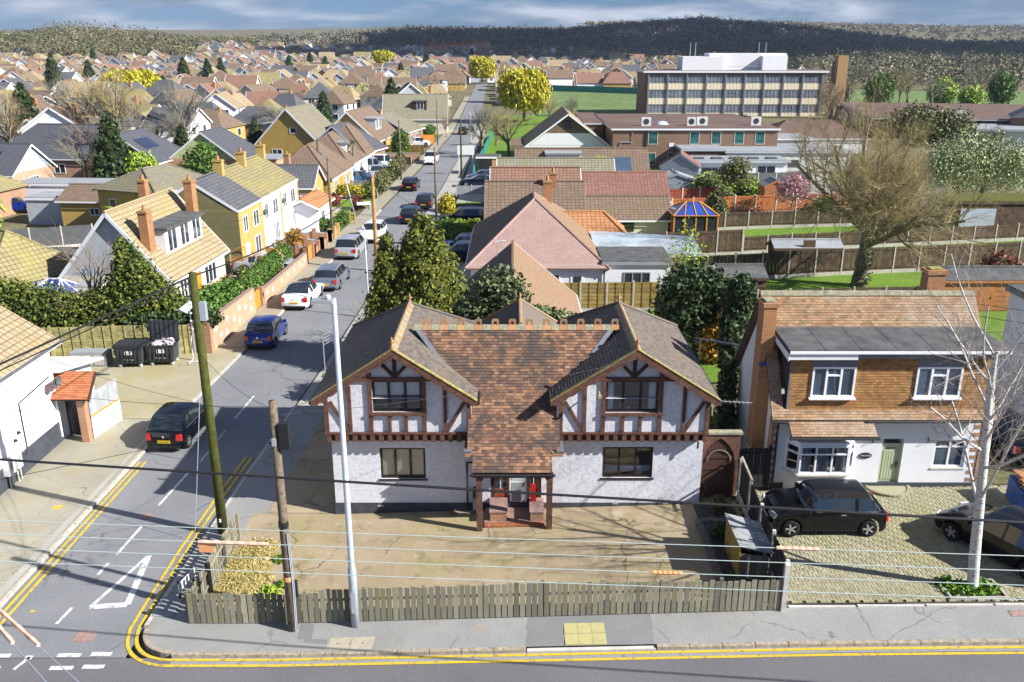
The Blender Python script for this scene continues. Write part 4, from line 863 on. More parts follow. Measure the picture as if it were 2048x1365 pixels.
m = MB(); m.slab([(DX0 - .2, 28.42, 6.08), (DX1 + .35, 28.42, 6.08), (DX1 + .35, 30.62, 6.24), (DX0 - .2, 30.62, 6.24)], .1); m.build('felt_roof', 'felt', rh)
for k in range(1, 6): m = MB(); x = DX0 - .2 + k * 1.25; m.bar((x, 28.43, 6.086), (x, 30.6, 6.243), .06, .008); m.build('felt_seam', 'felt', rh)
MB().bx(DX0 - .22, DX1 + .37, 28.37, 28.42, 5.97, 6.06).build('fascia', 'upvc_white', rh); MB().bx(DX0 - .22, 11.9, 28.44, 28.5, 5.74, 5.965).build('fascia_board', 'soffit', rh); MB().bx(11.92, DX1 + .3, 28.5, 28.56, 5.76, 5.96).build('fascia_board', 'lead', rh)
m = MB(); m.slab([(DX0 - .22, 30.6, 6.1), (DX0 - .22, 28.42, 5.95), (DX0 - .22, 28.42, 5.7), (DX0 - .22, 30.5, 5.9)], .03); m.build('side_fascia', 'soffit', rh)
m = MB(); m.tube([(12.55, 28.5, 3.4), (17.2, 28.5, 3.4)], .055, 6); m.build('gutter', 'black_plastic', rh); m = MB(); m.tube([(9.7, 27.98, 2.98), (12.85, 27.98, 2.98)], .055, 6); m.build('gutter', 'black_plastic', rh)
m = MB(); m.tube([(9.15, 28.5, 3.4), (9.75, 28.5, 3.38)], .055, 6); m.build('gutter', 'black_plastic', rh); m = MB(); m.tube([(9.6, 28.85, 3.35), (9.55, FY - .08, 3.1), (9.55, FY - .08, .6)], .04, 6); m.build('downpipe', 'black_plastic', rh)
ch = MB(); ch.bx(8.98, 9.44, 30.0, 30.75, 1.6, 7.15); ch.bx(8.94, 9.5, 29.96, 30.8, 7.15, 7.3); c = ch.build('chimney', 'brick_chimney', rh); MB().bx(9.05, 9.4, 30.1, 30.7, 7.3, 7.37).build('flaunching', 'cap_grey', c); MB().bx(8.95, 9.5, 29.85, 30.02, 5.0, 5.06).build('chimney_flashing', 'blue_tarp', c)
ch = MB(); ch.bx(16.2, 16.9, 33.2, 33.8, 4.5, 7.55); ch.bx(16.15, 16.95, 33.15, 33.85, 7.55, 7.7); c = ch.build('chimney', 'brick_chimney', rh); MB().bx(16.3, 16.8, 33.3, 33.7, 7.7, 7.76).build('flaunching', 'lichen', c)
# semicircular block step
st = thing('door_step', 'semicircular grey block step below the sage green door', 'step', (13.8, FY, .5))
m = MB(); m.prism([(x, y, 0) for x, y in arcpts((0, 0), .72, 180, 360, 14)], (0, 0, .12)); m.build('step_top', 'paver', st, fix=True)
bm_ = MB().bx(-.07, .07, -.06, .06, 0, .15).mesh('block', 'cap_grey')
for i in range(17): a = R(184 + 172 * i / 16); link('block', bm_, st, mat4=Matrix.Translation((.76 * math.cos(a), .76 * math.sin(a), 0)) @ Matrix.Rotation(a + R(90), 4, 'Z'))

# ------------------------------------------------------------ block-paved drive, laid in herringbone
DRV = lambda x, y: gz(x, y)
base = sheet('driveway', sorted(span(8.06, 30, 2) + [8.5, 22.5]), [21.95, 24, 27, 29.2], -.03, 'soil')
sheet('side_drive', span(17.2, 30, 3), [29.2, 33, 38], -.02, 'earth')
blk = MB(); bw, bl = .105, .21; e = .004; blk.v = [(-bl / 2 + e, -bw / 2 + e, -.04), (bl / 2 - e, -bw / 2 + e, -.04), (bl / 2 - e, bw / 2 - e, -.04), (-bl / 2 + e, bw / 2 - e, -.04)]; k2 = e + .006
blk.v += [(-bl / 2 + e, -bw / 2 + e, .0), (bl / 2 - e, -bw / 2 + e, .0), (bl / 2 - e, bw / 2 - e, .0), (-bl / 2 + e, bw / 2 - e, .0), (-bl / 2 + k2, -bw / 2 + k2, .005), (bl / 2 - k2, -bw / 2 + k2, .005), (bl / 2 - k2, bw / 2 - k2, .005), (-bl / 2 + k2, bw / 2 - k2, .005)]
for a in (0, 4):
    for i in range(4): j = (i + 1) % 4; blk.f.append([a + i, a + j, a + 4 + j, a + 4 + i]); blk.mi.append(0)
blk.f.append([8, 9, 10, 11]); blk.mi.append(0); bme = blk.mesh('paving_block', 'paver')
bv = np.array(blk.v); allv, allf, cnt, own = [], [], 0, 0; s2 = math.sqrt(.5)
pos = []
for i in range(-10, 240):
    for j in range(-160, 160):
        # 90 degree herringbone: one lying and one standing block in each cell of a stepped lattice
        bx0 = 7.9 + (i * bw) + 0.0; k = (i + j) % 4
        yy = 21.9 + (j + 0) * bw
        if yy > 29.05 or yy < 21.95 or bx0 > 24: continue
        if k == 0: pos.append((bx0 + bl / 2, yy + bw / 2, 0))
        elif k == 2: pos.append((bx0 + bw / 2, yy + bl / 2, 1))
pos = [p for p in pos if 8.1 < p[0] < 23.5 and 22.0 < p[1] < 29.0 and not (9.9 < p[0] < 12.5 and p[1] > 28.4) and not (12.94 < p[0] < 14.58 and 22.1 < p[1] < 22.98)]
pos.sort(key=lambda p: p[1] + abs(p[0] - 10.5) * .6)
for q, (x, y, v) in enumerate(pos):
    z = gz(x, y) + rnd.uniform(-.003, .004)
    if q < 300:
        link('paving_block', bme, base, mat4=Matrix.Translation((x, y, z)) @ Matrix.Rotation(R(90) * v + rnd.uniform(-.02, .02), 4, 'Z'))
    else:
        P = bv if not v else bv[:, [1, 0, 2]] * np.array([-1, 1, 1]); allv.append(P + np.array([x, y, z])); allf.append(np.array(blk.f) + cnt * 12); cnt += 1
me = np_mesh('paving_blocks', np.concatenate(allv), np.concatenate(allf), 'paver'); o = link('paving_blocks', me, base); o['kind'] = 'stuff'
m = MB(); m.bx(8.1, 30, 21.86, 21.93, 0, .02); m.v = [(x, y, z + gz(x, y)) for x, y, z in m.v]; m.build('drain_channel', 'black_plastic', base); 
m = MB(); 
for x in range(8, 30, 2): m.bx(x + .06, x + 2, 21.76, 21.84, gz(x + 1, 21.8) - .05, gz(x + 1, 21.8) + .03)
m.build('edging', 'conc_pale', base)

# ------------------------------------------------------------ fences
def board_fence(name, label, x0, x1, y, hfun, step=.175, bw=.145, axis='x', group=None):
    t = thing(name, label, 'fence', (0, 0, 0), group=group); n = int(abs(x1 - x0) / step); meshes = {}
    for i in range(n):
        x = x0 + (i + .5) * (x1 - x0) / n; h = hfun(x) + rnd.uniform(-.03, .02); key = round(h / .03)
        if key not in meshes:
            m = MB(); hh = key * .03; m.bx(-bw / 2, bw / 2, -.012, .012, .03, hh - .015); m.prism([(-bw / 2, -.012, hh - .015), (bw / 2, -.012, hh - .015), (bw / 2 - .012, -.012, hh), (-bw / 2 + .012, -.012, hh)], (0, .024, 0)); meshes[key] = m.mesh('board', 'board_grey', fix=True)
        px, py = (x, y) if axis == 'x' else (y, x)
        link('board', meshes[key], t, mat4=Matrix.Translation((px, py, gz(px, py))) @ Matrix.Rotation((0 if axis == 'x' else R(90)) + rnd.uniform(-.05, .05), 4, 'Z') @ Matrix.Rotation(rnd.uniform(-.012, .012), 4, 'Y'))
    k = int(abs(x1 - x0) / 1.9) + 1
    for i in range(k + 1):
        x = x0 + (x1 - x0) * i / k; px, py = (x, y + .08) if axis == 'x' else (y + .08, x); g = gz(px, py); m = MB(); m.bx(px - .05, px + .05, py - .04, py + .05, g - .1, g + hfun(x) + .03); m.build('post', 'board_grey', t)
    for fz in (.28, .75):
        for i in range(k):
            a, b = x0 + (x1 - x0) * i / k, x0 + (x1 - x0) * (i + 1) / k; m = MB()
            pa, pb = ((a, y + .04), (b, y + .04)) if axis == 'x' else ((y + .04, a), (y + .04, b)); m.bar((*pa, gz(*pa) + fz), (*pb, gz(*pb) + fz), .04, .07); m.build('rail', 'board_grey', t)
    return t
fh = lambda x: 1.02 if x < -5.6 else (1.12 if x < -2.2 else (1.13 if x < -.05 else (1.18 - .022 * max(0, x))))
board_fence('picket_fence', 'long weathered grey board fence along the front of the forecourt', -9.42, 7.75, 21.68, fh)
board_fence('picket_fence', 'short leaning return of pale board fence beside the straw patch', 21.8, 26.2, -9.36, lambda y: 1.0, .19, .13, 'y')
m = MB(); m.bx(7.78, 7.92, 21.62, 21.76, .3, 2.0); m.prism([(7.78, 21.62, 2.0), (7.92, 21.62, 2.0), (7.92, 21.72, 2.06), (7.78, 21.72, 2.06)], (0, .001, 0)); tag(m.build('concrete_post', 'conc_pale'), 'tall pale concrete post at the right end of the long board fence', 'post')
def panel_fence(name, label, P, Q, n, h, pm, post='conc_post', gravel=.25, boards=0, group=None, cap=None, pw=.1, zf=None, hf=None, horiz=0):
    """posts, gravel boards and panels between them; every panel is a part, its boards joined in it"""
    t = thing(name, label, 'fence', (0, 0, 0), group=group); P = Vector((*P, 0)); Q = Vector((*Q, 0)); d = Q - P; a = math.atan2(d.y, d.x); L = d.length / n; zf = zf or (lambda x, y: gz(x, y) - .05)
    pmesh = MB().bx(-pw / 2, pw / 2, -pw / 2, pw / 2, -.15, h + .08).mesh('post', post)
    def panel():
        m = MB()
        if boards:
            for k in range(boards): x = pw / 2 + (L - pw) * k / boards; m.bx(x, x + (L - pw) / boards * .9, -.02 + .012 * (k % 2), .012 * (k % 2), gravel, h - rnd.uniform(0, .02))
            for z in (gravel + .15, h - .2) if h > 1.2 else (gravel + .3,): m.bx(pw / 2, L - pw / 2, -.055, -.02, z, z + .07)
        elif horiz:
            for k in range(horiz): z = gravel + (h - gravel) * k / horiz; m.bx(pw / 2, L - pw / 2, -.02 + .012 * (k % 2), .005 + .012 * (k % 2), z, z + (h - gravel) / horiz * .93)
            for x in (pw / 2, L * .33, L * .66, L - pw / 2 - .05): m.bx(x, x + .05, -.05, -.015, gravel, h)
        else: m.bx(pw / 2, L - pw / 2, -.025, .02, gravel, h)
        if cap: m.bx(pw / 2, L - pw / 2, -.04, .04, h, h + .04)
        return m.mesh('panel', pm)
    pms = [panel() for _ in range(min(n, 3))]; gm = MB().bx(pw / 2, L - pw / 2, -.03, .03, -.1, gravel - .005).mesh('gravel_board', post)
    for i in range(n + 1):
        p = P + d * (i / n); hh = (hf(i) if hf else 0); m4 = Matrix.Translation((p.x, p.y, zf(p.x, p.y) + hh)) @ Matrix.Rotation(a, 4, 'Z'); link('post', pmesh, t, mat4=m4)
        if i < n:
            q = P + d * ((i + 1) / n); sh = Matrix.Identity(4); sh[2][0] = (zf(q.x, q.y) - zf(p.x, p.y)) / L
            link('panel', pms[i % len(pms)], t, mat4=m4 @ sh)
            if gravel > .05: link('gravel_board', gm, t, mat4=m4 @ sh)
    return t
panel_fence('panel_fence', 'black board fence with pale concrete posts dividing the forecourt from the block-paved drive', (7.92, 21.9), (8.2, 28.4), 4, 1.5, 'fence_black', 'conc_pale', .28, 14, cap=None)
m = MB(); m.bar((8.12, 26.6, 2.05), (8.2, 28.35, 2.1), .06, .06); tag(m.build('timber_rail', 'cover_conc'), 'pale timber rail lying along the top of the black fence', 'rail')
panel_fence('panel_fence', 'black board gate panel between the two houses beside the brick quoin', (8.25, 28.9), (9.35, 28.9), 1, 1.75, 'fence_black', 'fence_black', .05, 8)
# arched timber gate in a brown wall beside the house
ga = thing('side_gate', 'dark arched timber gate set in a brown boarded wall beside the right gable', 'gate', (6.72, 28.55, .35))
m = MB(); m.bx(0, .14, -.02, .1, 0, 2.55); m.bx(1.26, 1.42, -.02, .1, 0, 2.55)
arc_o = arcpts((.7, 1.55), .56, 180, 0, 12); m.prism([(.14, -.02, 2.55), (.14, -.02, 1.55)] + [(a, -.02, b + (.28 if abs(a - .7) < .01 else .28 * (1 - abs(a - .7) / .56))) for a, b in arc_o] + [(1.26, -.02, 1.55), (1.26, -.02, 2.55)], (0, .12, 0)); m.build('gate_wall', 'timber', ga, fix=True)
for k in range(8): x = .15 + k * .138; hgt = 1.55 + math.sqrt(max(0, .56 ** 2 - (x + .07 - .7) ** 2)) * 1.0 + .2 * (1 - abs(x + .07 - .7) / .56); MB().bx(x, x + .132, .03, .06, .02, hgt).build('gate_board', 'timber_dark', ga)
for z in (.35, 1.15, 1.6): MB().bx(.15, 1.25, .0, .03, z, z + .1).build('ledge', 'timber_dark', ga)
for a, b, r in ((.7, 1.5, .42),):
    m = MB(); pts = arcpts((a, b), r, 180, 0, 12); m.tube([(x, .01, z) for x, z in pts], .03, 5); m.build('arch_trim', 'sleeper', ga)
MB().bx(-.05, 1.48, -.08, .2, 2.56, 2.64).build('coping', 'cap_grey', ga)
# boarded store beside the fence, planting bed, sleeper, pots, hose
ls = thing('bin_store', 'small wooden store with a sloping felt lid behind the right end of the board fence', 'store', (6.95, 23.3, gz(7.4, 23.3)))
for k in range(9): MB().bx(-.02, .02, k * .2, k * .2 + .19, 0, 1.2 - .0 * k).build('side_board', 'shed_wood', ls)
for k in range(6): MB().bx(.02 + k * .17, .18 + k * .17, 0, .025, 0, .85 - .02 * k).build('front_board', 'board_grey', ls)
MB().bx(.02, 1.0, 1.75, 1.8, 0, .9).build('back_board', 'shed_wood', ls); m = MB(); m.slab([(-.08, -.08, 1.22), (1.1, -.08, .9), (1.1, 1.85, .9), (-.08, 1.85, 1.22)], .05); m.build('lid', 'felt_light', ls)
sheet('planting_bed', span(6.45, 7.85, .5), span(22.1, 28.0, 1), .02, 'slate_bed')
sl_ = thing('timber_sleepers', 'row of weathered grey timber sleepers edging the planting bed', 'sleeper edging', (6.38, 22.2, gz(6.4, 24)))
for k in range(3): MB().bx(-.1 + .01 * k, .1 + .01 * k, k * 1.5, k * 1.5 + 1.47, 0, .16).build('sleeper', 'sleeper', sl_)
m = MB(); m.bx(.12, 1.2, 4.4, 4.58, 0, .13); m.build('sleeper', 'sleeper', sl_)
m = MB(); m.tube([(7.1 + .25 * math.sin(i * .7), 24.8 + i * .18, gz(7.1, 25) + .06 + .03 * math.sin(i * 2)) for i in range(14)], .015, 5); tag(m.build('garden_hose', 'teal'), 'green garden hose trailing over the planting bed', 'hose')
# ------------------------------------------------------------ cars
def pch(xs, ys, q):
    """monotone cubic through the stations"""
    n = len(xs); h = np.diff(xs); d = np.diff(ys) / h; m = np.zeros(n); m[0], m[-1] = d[0], d[-1]
    for i in range(1, n - 1): m[i] = 0 if d[i - 1] * d[i] <= 0 else 2 * d[i - 1] * d[i] / (d[i - 1] + d[i])
    q = np.asarray(q); k = np.clip(np.searchsorted(xs, q) - 1, 0, n - 2); t = (q - np.asarray(xs)[k]) / h[k]
    y = np.asarray(ys); h00 = 2 * t ** 3 - 3 * t ** 2 + 1; h10 = t ** 3 - 2 * t ** 2 + t; h01 = -2 * t ** 3 + 3 * t ** 2; h11 = t ** 3 - t ** 2
    return h00 * y[k] + h10 * h[k] * m[k] + h01 * y[k + 1] + h11 * h[k] * m[k + 1]
CARS = dict(
    # L, W, H, belt, tail, cowl, nose heights; x of rear-window base, roof rear, roof front, cowl as fractions; wheel radius, wheel x fractions, side windows, doors, roof inset
    hatch=dict(L=3.6, W=1.64, H=1.49, zb=.93, zt=.95, zc=.99, zn=.76, x=(.035, .2, .58, .765), wr=.29, wx=(.175, .82), win=((.14, .30), (.33, .70)), doors=((.32, .72),), tr=.80),
    golf=dict(L=4.2, W=1.78, H=1.48, zb=.95, zt=.98, zc=.98, zn=.72, x=(.04, .16, .57, .735), wr=.315, wx=(.185, .81), win=((.11, .2), (.215, .40), (.42, .69)), doors=((.21, .41), (.415, .70)), tr=.78),
    mini=dict(L=3.85, W=1.72, H=1.42, zb=.95, zt=.94, zc=.99, zn=.84, x=(.05, .16, .60, .715), wr=.31, wx=(.165, .83), win=((.10, .27), (.30, .655)), doors=((.33, .68),), tr=.82),
    estate=dict(L=4.6, W=1.8, H=1.47, zb=.94, zt=.96, zc=.97, zn=.73, x=(.03, .12, .56, .72), wr=.325, wx=(.19, .80), win=((.09, .2), (.215, .40), (.42, .67)), doors=((.21, .41), (.415, .69)), tr=.78),
    coupe=dict(L=4.68, W=1.81, H=1.40, zb=.93, zt=.99, zc=.95, zn=.70, x=(.12, .30, .50, .69), wr=.335, wx=(.195, .81), win=((.26, .36), (.38, .64)), doors=((.36, .66),), tr=.74),
    mpv=dict(L=4.6, W=1.83, H=1.64, zb=.98, zt=1.0, zc=1.05, zn=.78, x=(.02, .10, .55, .77), wr=.325, wx=(.17, .82), win=((.07, .2), (.215, .40), (.42, .70)), doors=((.21, .41), (.415, .69)), tr=.78),
    suv=dict(L=4.65, W=1.84, H=1.68, zb=1.08, zt=1.1, zc=1.1, zn=.88, x=(.035, .13, .58, .735), wr=.36, wx=(.185, .81), win=((.09, .2), (.215, .40), (.42, .69)), doors=((.21, .41), (.415, .70)), tr=.78),
    van=dict(L=4.9, W=1.9, H=1.97, zb=1.15, zt=1.2, zc=1.2, zn=.95, x=(.012, .04, .70, .85), wr=.33, wx=(.19, .80), win=((.06, .33), (.35, .62), (.65, .79)), doors=((.64, .80),), tr=.84))
def car(label, kind, paint_m, x, y, heading, z=-.1, plate=None, cat='car', rim='rim', light=True, roof=None, group=None, rails=False, chrome=False, front_plate=None, star=False):
    S = CARS[kind]; L, W, H = S['L'], S['W'] / 2, S['H']; xb, xr_, xf, xc_ = [v * L for v in S['x']]
    root = thing('parked_car' if cat == 'car' else 'parked_van', label, cat, (x, y, z), R(heading), group)
    st = [(0, .62 * S['zt'], .80), (.012 * L, .80 * S['zt'], .90), (max(xb * .6, .03 * L), S['zt'], .965), (xb + .02 * L, S['zt'] + .03, .985), (xr_, H - .03, 1.0), ((xr_ + xf) / 2, H, 1.0), (xf, H - .03, 1.0), (xc_, S['zc'] + .02, 1.0), (.5 * (xc_ + .96 * L), .5 * (S['zc'] + S['zn']) + .05, .985), (.955 * L, S['zn'], .93), (.985 * L, S['zn'] - .14, .86), (L, .42, .74)]
    sx = [a[0] for a in st]; sz = [a[1] for a in st]; sw = [a[2] * W for a in st]
    marks = [w for p in S['win'] for w in p]; seams = [d for p in S['doors'] for d in p]
    q = sorted(set([round(v, 4) for v in list(np.linspace(0, L, 46)) + sx + [m * L for m in marks] + [d * L for d in seams] + [d * L + .014 for d in seams]]))
    wxs = [w * L for w in S['wx']]; ra = S['wr'] + .055
    q = sorted(set(q + [round(w + ra * math.cos(R(a)), 4) for w in wxs for a in range(0, 181, 15)]))
    zr = pch(sx, sz, q); ww = pch(sx, sw, q); rings = []
    for i, xx in enumerate(q):
        cab = min(1, max(0, (zr[i] - S['zb'] - .06) / (H - S['zb'] - .1)))
        zb = min(S['zb'], zr[i] - .055); tr = .90 + (S['tr'] - .90) * cab; w = ww[i]; zl = .2 if .03 * L < xx < .97 * L else .26
        for wc in wxs:
            dx = abs(xx - wc)
            if dx < ra: zl = max(zl, S['wr'] + math.sqrt(ra * ra - dx * dx))
        z1 = max(.34, zl + .02); z2 = max(.62 * zb, z1 + .03); zb = max(zb, z2 + .04)
        rings.append([(w * .93, zl), (w * .985, z1), (w, z2), (w * .965, zb), (w * tr, zr[i] - .03 - .02 * cab), (w * tr * .62, zr[i] - .006), (0, max(zr[i], zb + .03))])
    parts = {}
    def put(k, P): parts.setdefault(k, MB()).poly(P)
    cg = -L / 2
    for i in range(len(q) - 1):
        m = (q[i] + q[i + 1]) / 2; f = m / L
        for b in range(6):
            key = 'body'
            seam = any(abs(m - d * L - .007) < .0075 for d in seams)
            if b == 3 and any(a < f < c for a, c in S['win']) and min(rings[i][4][1] - rings[i][3][1], rings[i + 1][4][1] - rings[i + 1][3][1]) > .16: key = ('side_window', [k for k, (a, c) in enumerate(S['win']) if a < f < c][0])
            elif b >= 4 and xf < m < xc_: key = 'windscreen'
            elif b >= 4 and xb + .02 * L < m < xr_: key = 'rear_window'
            elif b >= 4 and xr_ <= m <= xf and roof: key = 'roof'
            elif b in (1, 2) and seam: key = 'door_seam'
            elif b in (1, 2) and any(a < f < c for a, c in S['doors']): key = ('door', [k for k, (a, c) in enumerate(S['doors']) if a < f < c][0])
            for sg in (1, -1):
                P = [(q[i] + cg, sg * rings[i][b][0], rings[i][b][1]), (q[i + 1] + cg, sg * rings[i + 1][b][0], rings[i + 1][b][1]), (q[i + 1] + cg, sg * rings[i + 1][b + 1][0], rings[i + 1][b + 1][1]), (q[i] + cg, sg * rings[i][b + 1][0], rings[i][b + 1][1])]
                if sg > 0: P = P[::-1]
                k = (key[0], key[1], sg) if isinstance(key, tuple) else key
                put(k, P)
    for i, sg in ((0, 1), (-1, -1)):
        rr = rings[i]; P = [(q[i] + cg, a, b) for a, b in rr] + [(q[i] + cg, -a, b) for a, b in rr[-2::-1]]; put('body', P if sg < 0 else P[::-1])
    for k, mb in parts.items():
        nm = k if isinstance(k, str) else k[0]
        mt = {'body': paint_m, 'door': paint_m, 'roof': roof, 'door_seam': 'dark_underbody'}.get(nm, 'car_glass'); me = mb.mesh(nm, mt); bm = bmesh.new(); bm.from_mesh(me); bmesh.ops.remove_doubles(bm, verts=bm.verts, dist=.0004); bm.to_mesh(me); bm.free(); me.polygons.foreach_set('use_smooth', [True] * len(me.polygons)); me.update()
        try: me.set_sharp_from_angle(angle=R(38))
        except Exception: pass
        o = link(nm, me, root)
        if nm == 'door':
            i0, i1 = S['doors'][k[1]]; hx = (i0 + .12 * (i1 - i0)) * L + cg if True else 0
            MB().bx(hx, hx + .17, k[2] * W * .975 - .012, k[2] * W * .975 + .016 * (1 if k[2] > 0 else 1), S['zb'] - .13, S['zb'] - .1).build('handle', 'chrome' if chrome else paint_m, o)
    MB().bx(cg + .12 * L, -cg - .1 * L, -W * .78, W * .78, .16, .5).build('dark_underbody', 'dark_underbody', root)  # near-black box stands in for the shade inside the wheel wells
    wr = S['wr']; ty = MB(); ty.lathe([(wr * .62, -.1), (wr * .93, -.1), (wr, -.06), (wr, .06), (wr * .93, .1), (wr * .62, .1)], 20, (0, 0, 0), 'y'); tm = ty.mesh('tyre', 'tyre', True, True)
    rm = MB(); rm.lathe([(wr * .64, .085), (wr * .58, .07), (wr * .55, .02), (.0, .02)], 20, (0, 0, 0), 'y', 1); 
    for k in range(5):
        a = k * 2 * math.pi / 5; c, s = math.cos(a), math.sin(a); rm.bar((0, .075, 0), (c * wr * .6, .085, s * wr * .6), wr * .2, .03, (0, 1, 0))
    rm.lathe([(wr * .16, .1), (.0, .1)], 8, (0, 0, 0), 'y'); rmm = rm.mesh('rim', [rim, 'rim_dark'], False, True)
    for wc in wxs:
        for sg in (1, -1):
            e = empty('wheel', (wc + cg, sg * (W - .115), wr)); e.parent = root
            if sg < 0: e.rotation_euler = (0, 0, math.pi)
            link('tyre', tm, e); link('rim', rmm, e)
    zt = S['zt']
    for sg in (1, -1):
        m = MB(); m.prism([(cg + .005, sg * W * .9, zt * .62), (cg + .005, sg * W * .62, zt * .64), (cg + .02, sg * W * .66, zt * .9), (cg + .03, sg * W * .88, zt * .92)], (.09, sg * .035, 0)); m.v = [(a - .02, b, c) for a, b, c in m.v]; m.build('tail_light', 'tail_red', root, fix=True)
        m = MB(); zn = S['zn']; m.prism([(-cg - .11, sg * W * .86, zn - .2), (-cg - .05, sg * W * .55, zn - .2), (-cg - .1, sg * W * .56, zn - .04), (-cg - .2, sg * W * .9, zn - .04)], (.05, sg * .012, .012)); m.build('headlight', 'head_clear', root, fix=True)
        m = MB(); mx_ = xc_ - .06 * L + cg; m.bx(mx_ - .05, mx_ + .06, sg * (W * .98) - .0, sg * (W * .98) + sg * .17, S['zb'] + .0, S['zb'] + .13); m.build('mirror', paint_m, root)
    pl = MB(); pl.bx(cg - .02, cg + .02, -.26, .26, .5 * zt, .5 * zt + .115); o = pl.build('rear_plate', 'yellow_plate', root)
    if plate: link('lettering', text_mesh(plate, .1, 'black_ink', .001), o, mat4=Matrix.Translation((cg - .023, 0, .5 * zt + .057)) @ Matrix.Rotation(R(-90), 4, 'Z') @ Matrix.Rotation(R(90), 4, 'X'))
    pl = MB(); pl.bx(-cg - .01, -cg + .02, -.26, .26, .42, .53); o = pl.build('front_plate', 'white_plate', root)
    m = MB(); m.bx(cg - .008, cg + .1, -W * .8, W * .8, .24, .36); m.build('rear_bumper', 'trim', root)
    m = MB(); m.bx(-cg - .12, -cg + .006, -W * .55, W * .55, .24, .4); m.build('front_grille', 'trim', root)
    if rails:
        for sg in (1, -1): m = MB(); m.tube([(xr_ + cg + .1, sg * W * S['tr'] * .92, H - .03), ((xr_ + xf) / 2 + cg, sg * W * S['tr'] * .92, H + .035), (xf + cg - .05, sg * W * S['tr'] * .92, H - .02)], .018, 5); m.build('roof_rail', 'alu', root)
    if chrome:
        for sg in (1, -1): m = MB(); m.bx(S['win'][0][0] * L + cg, S['win'][-1][1] * L + cg + .1, sg * W * .968 - .008, sg * W * .968 + .01, S['zb'] - .004, S['zb'] + .014); m.build('waist_trim', 'chrome', root)
    if star: m = MB(); m.lathe([(0, 0), (.055, 0), (.055, .02), (0, .02)], 10, (cg - .02, 0, zt * .8), 'x'); m.build('badge', 'chrome', root)
    return root
car('small black hatchback with rounded roof parked at the kerb by the white building', 'hatch', 'car_black', -14.35, 34.95, 88, plate='LT63 AXW', chrome=True, star=True)
car('bright blue three-door hatchback parked beside the brick wall with white diamonds', 'hatch', 'car_blue', -14.05, 47.9, 89, plate='RK02 FJD', star=True)
car('white coupe with a dark roof parked behind the blue-grey estate', 'coupe', 'car_white', -13.8, 56.1, 88, plate='RE18 KVA', roof='car_black', star=True)
car('blue-grey estate car with roof rails parked ahead of the white coupe', 'estate', 'car_grey', -12.75, 60.6, 88, plate='EK21 YRP', rails=True)
car('silver people carrier parked by the low brick garden walls', 'mpv', 'car_silver', -13.0, 70.0, 87, plate='EY65 OZT', rails=True)
car('white hatchback facing the camera behind the silver people carrier', 'golf', 'car_white', -12.1, 75.9, -92, plate='EA19 HTN')
car('black hatchback on the road just behind the tall dark green conifer', 'golf', 'car_navy', -9.7, 84.3, 87, plate='LB14 XUD')
car('grey hatchback parked ahead of the black one on the right of the side road', 'golf', 'car_charcoal', -9.05, 92.2, 87, plate='MV66 OPK')
car('black hatchback driving away on the left of the side road past the picket fence', 'golf', 'car_black', -11.9, 104, 88, plate='KX12 WGM')
car('white car coming towards the camera far along the side road', 'suv', 'car_white', -11.6, 128, -92, rails=True)
car('dark car at the far end of the side road under the bare trees', 'golf', 'car_charcoal', -9.3, 172, 88)
car('navy sports utility car side on in a drive behind the clipped square hedge', 'suv', 'car_navy', -4.5, 81.3, 180, 0.05, rails=True)
car('dark blue car nearest the pink roofed bungalow, in its drive', 'estate', 'car_navy', -3.9, 67.3, 176, 0.05); car('blue car with roof bars parked behind another in the bungalow drive', 'golf', 'car_blue', -3.9, 70.0, 178, 0.05, rails=True)
car('glossy navy saloon side on behind the grey slatted fence', 'coupe', 'car_navy', -4.0, 105.5, 180, 0.05); car('dark teal car behind the navy saloon near the white notice board', 'golf', 'car_teal', -3.6, 109, 180, 0.05)
car('red hatchback on the paved drive beside the silver car', 'golf', 'car_red', -19.6, 112.4, -70, -.02); car('silver hatchback on the paved drive next to the red one', 'golf', 'car_silver', -17.3, 113.4, -80, -.02); car('dark teal car half hidden in front of the red hatchback', 'golf', 'car_teal', -18.6, 108.6, -10, -.02)
car('silver camper van side on in the paved drive', 'van', 'car_silver', -19.0, 117.6, 4, -.02, cat='van'); car('white panel van behind the silver camper van', 'van', 'car_white', -18.0, 121.5, 4, -.02, cat='van')
car('silver car parked behind the orange trellis fence by the yellow brick terrace', 'coupe', 'car_silver', -18.3, 63.8, 8, 0); car('white car in a gap of the orange fence far up the side road', 'hatch', 'car_white', -15.5, 150, 0, -.02)
car('blue car behind the moss roofed outbuilding on the far left', 'golf', 'car_blue', -50.5, 89, 20, 0)
car('black compact three-door with white roof edge trim parked across the block-paved drive', 'mini', 'car_black', 10.5, 26.4, 180, gz(10.5, 26), roof='car_charcoal', chrome=True)
car('black electric hatchback with star-shaped wheels parked at an angle behind the birch', 'golf', 'car_black', 15.75, 24.55, 118, gz(15, 24.5), roof='car_black')
car('dark blue car at the right edge beside the tile-hung house', 'golf', 'car_navy', 19.6, 32.6, 100, gz(19, 32), chrome=True)
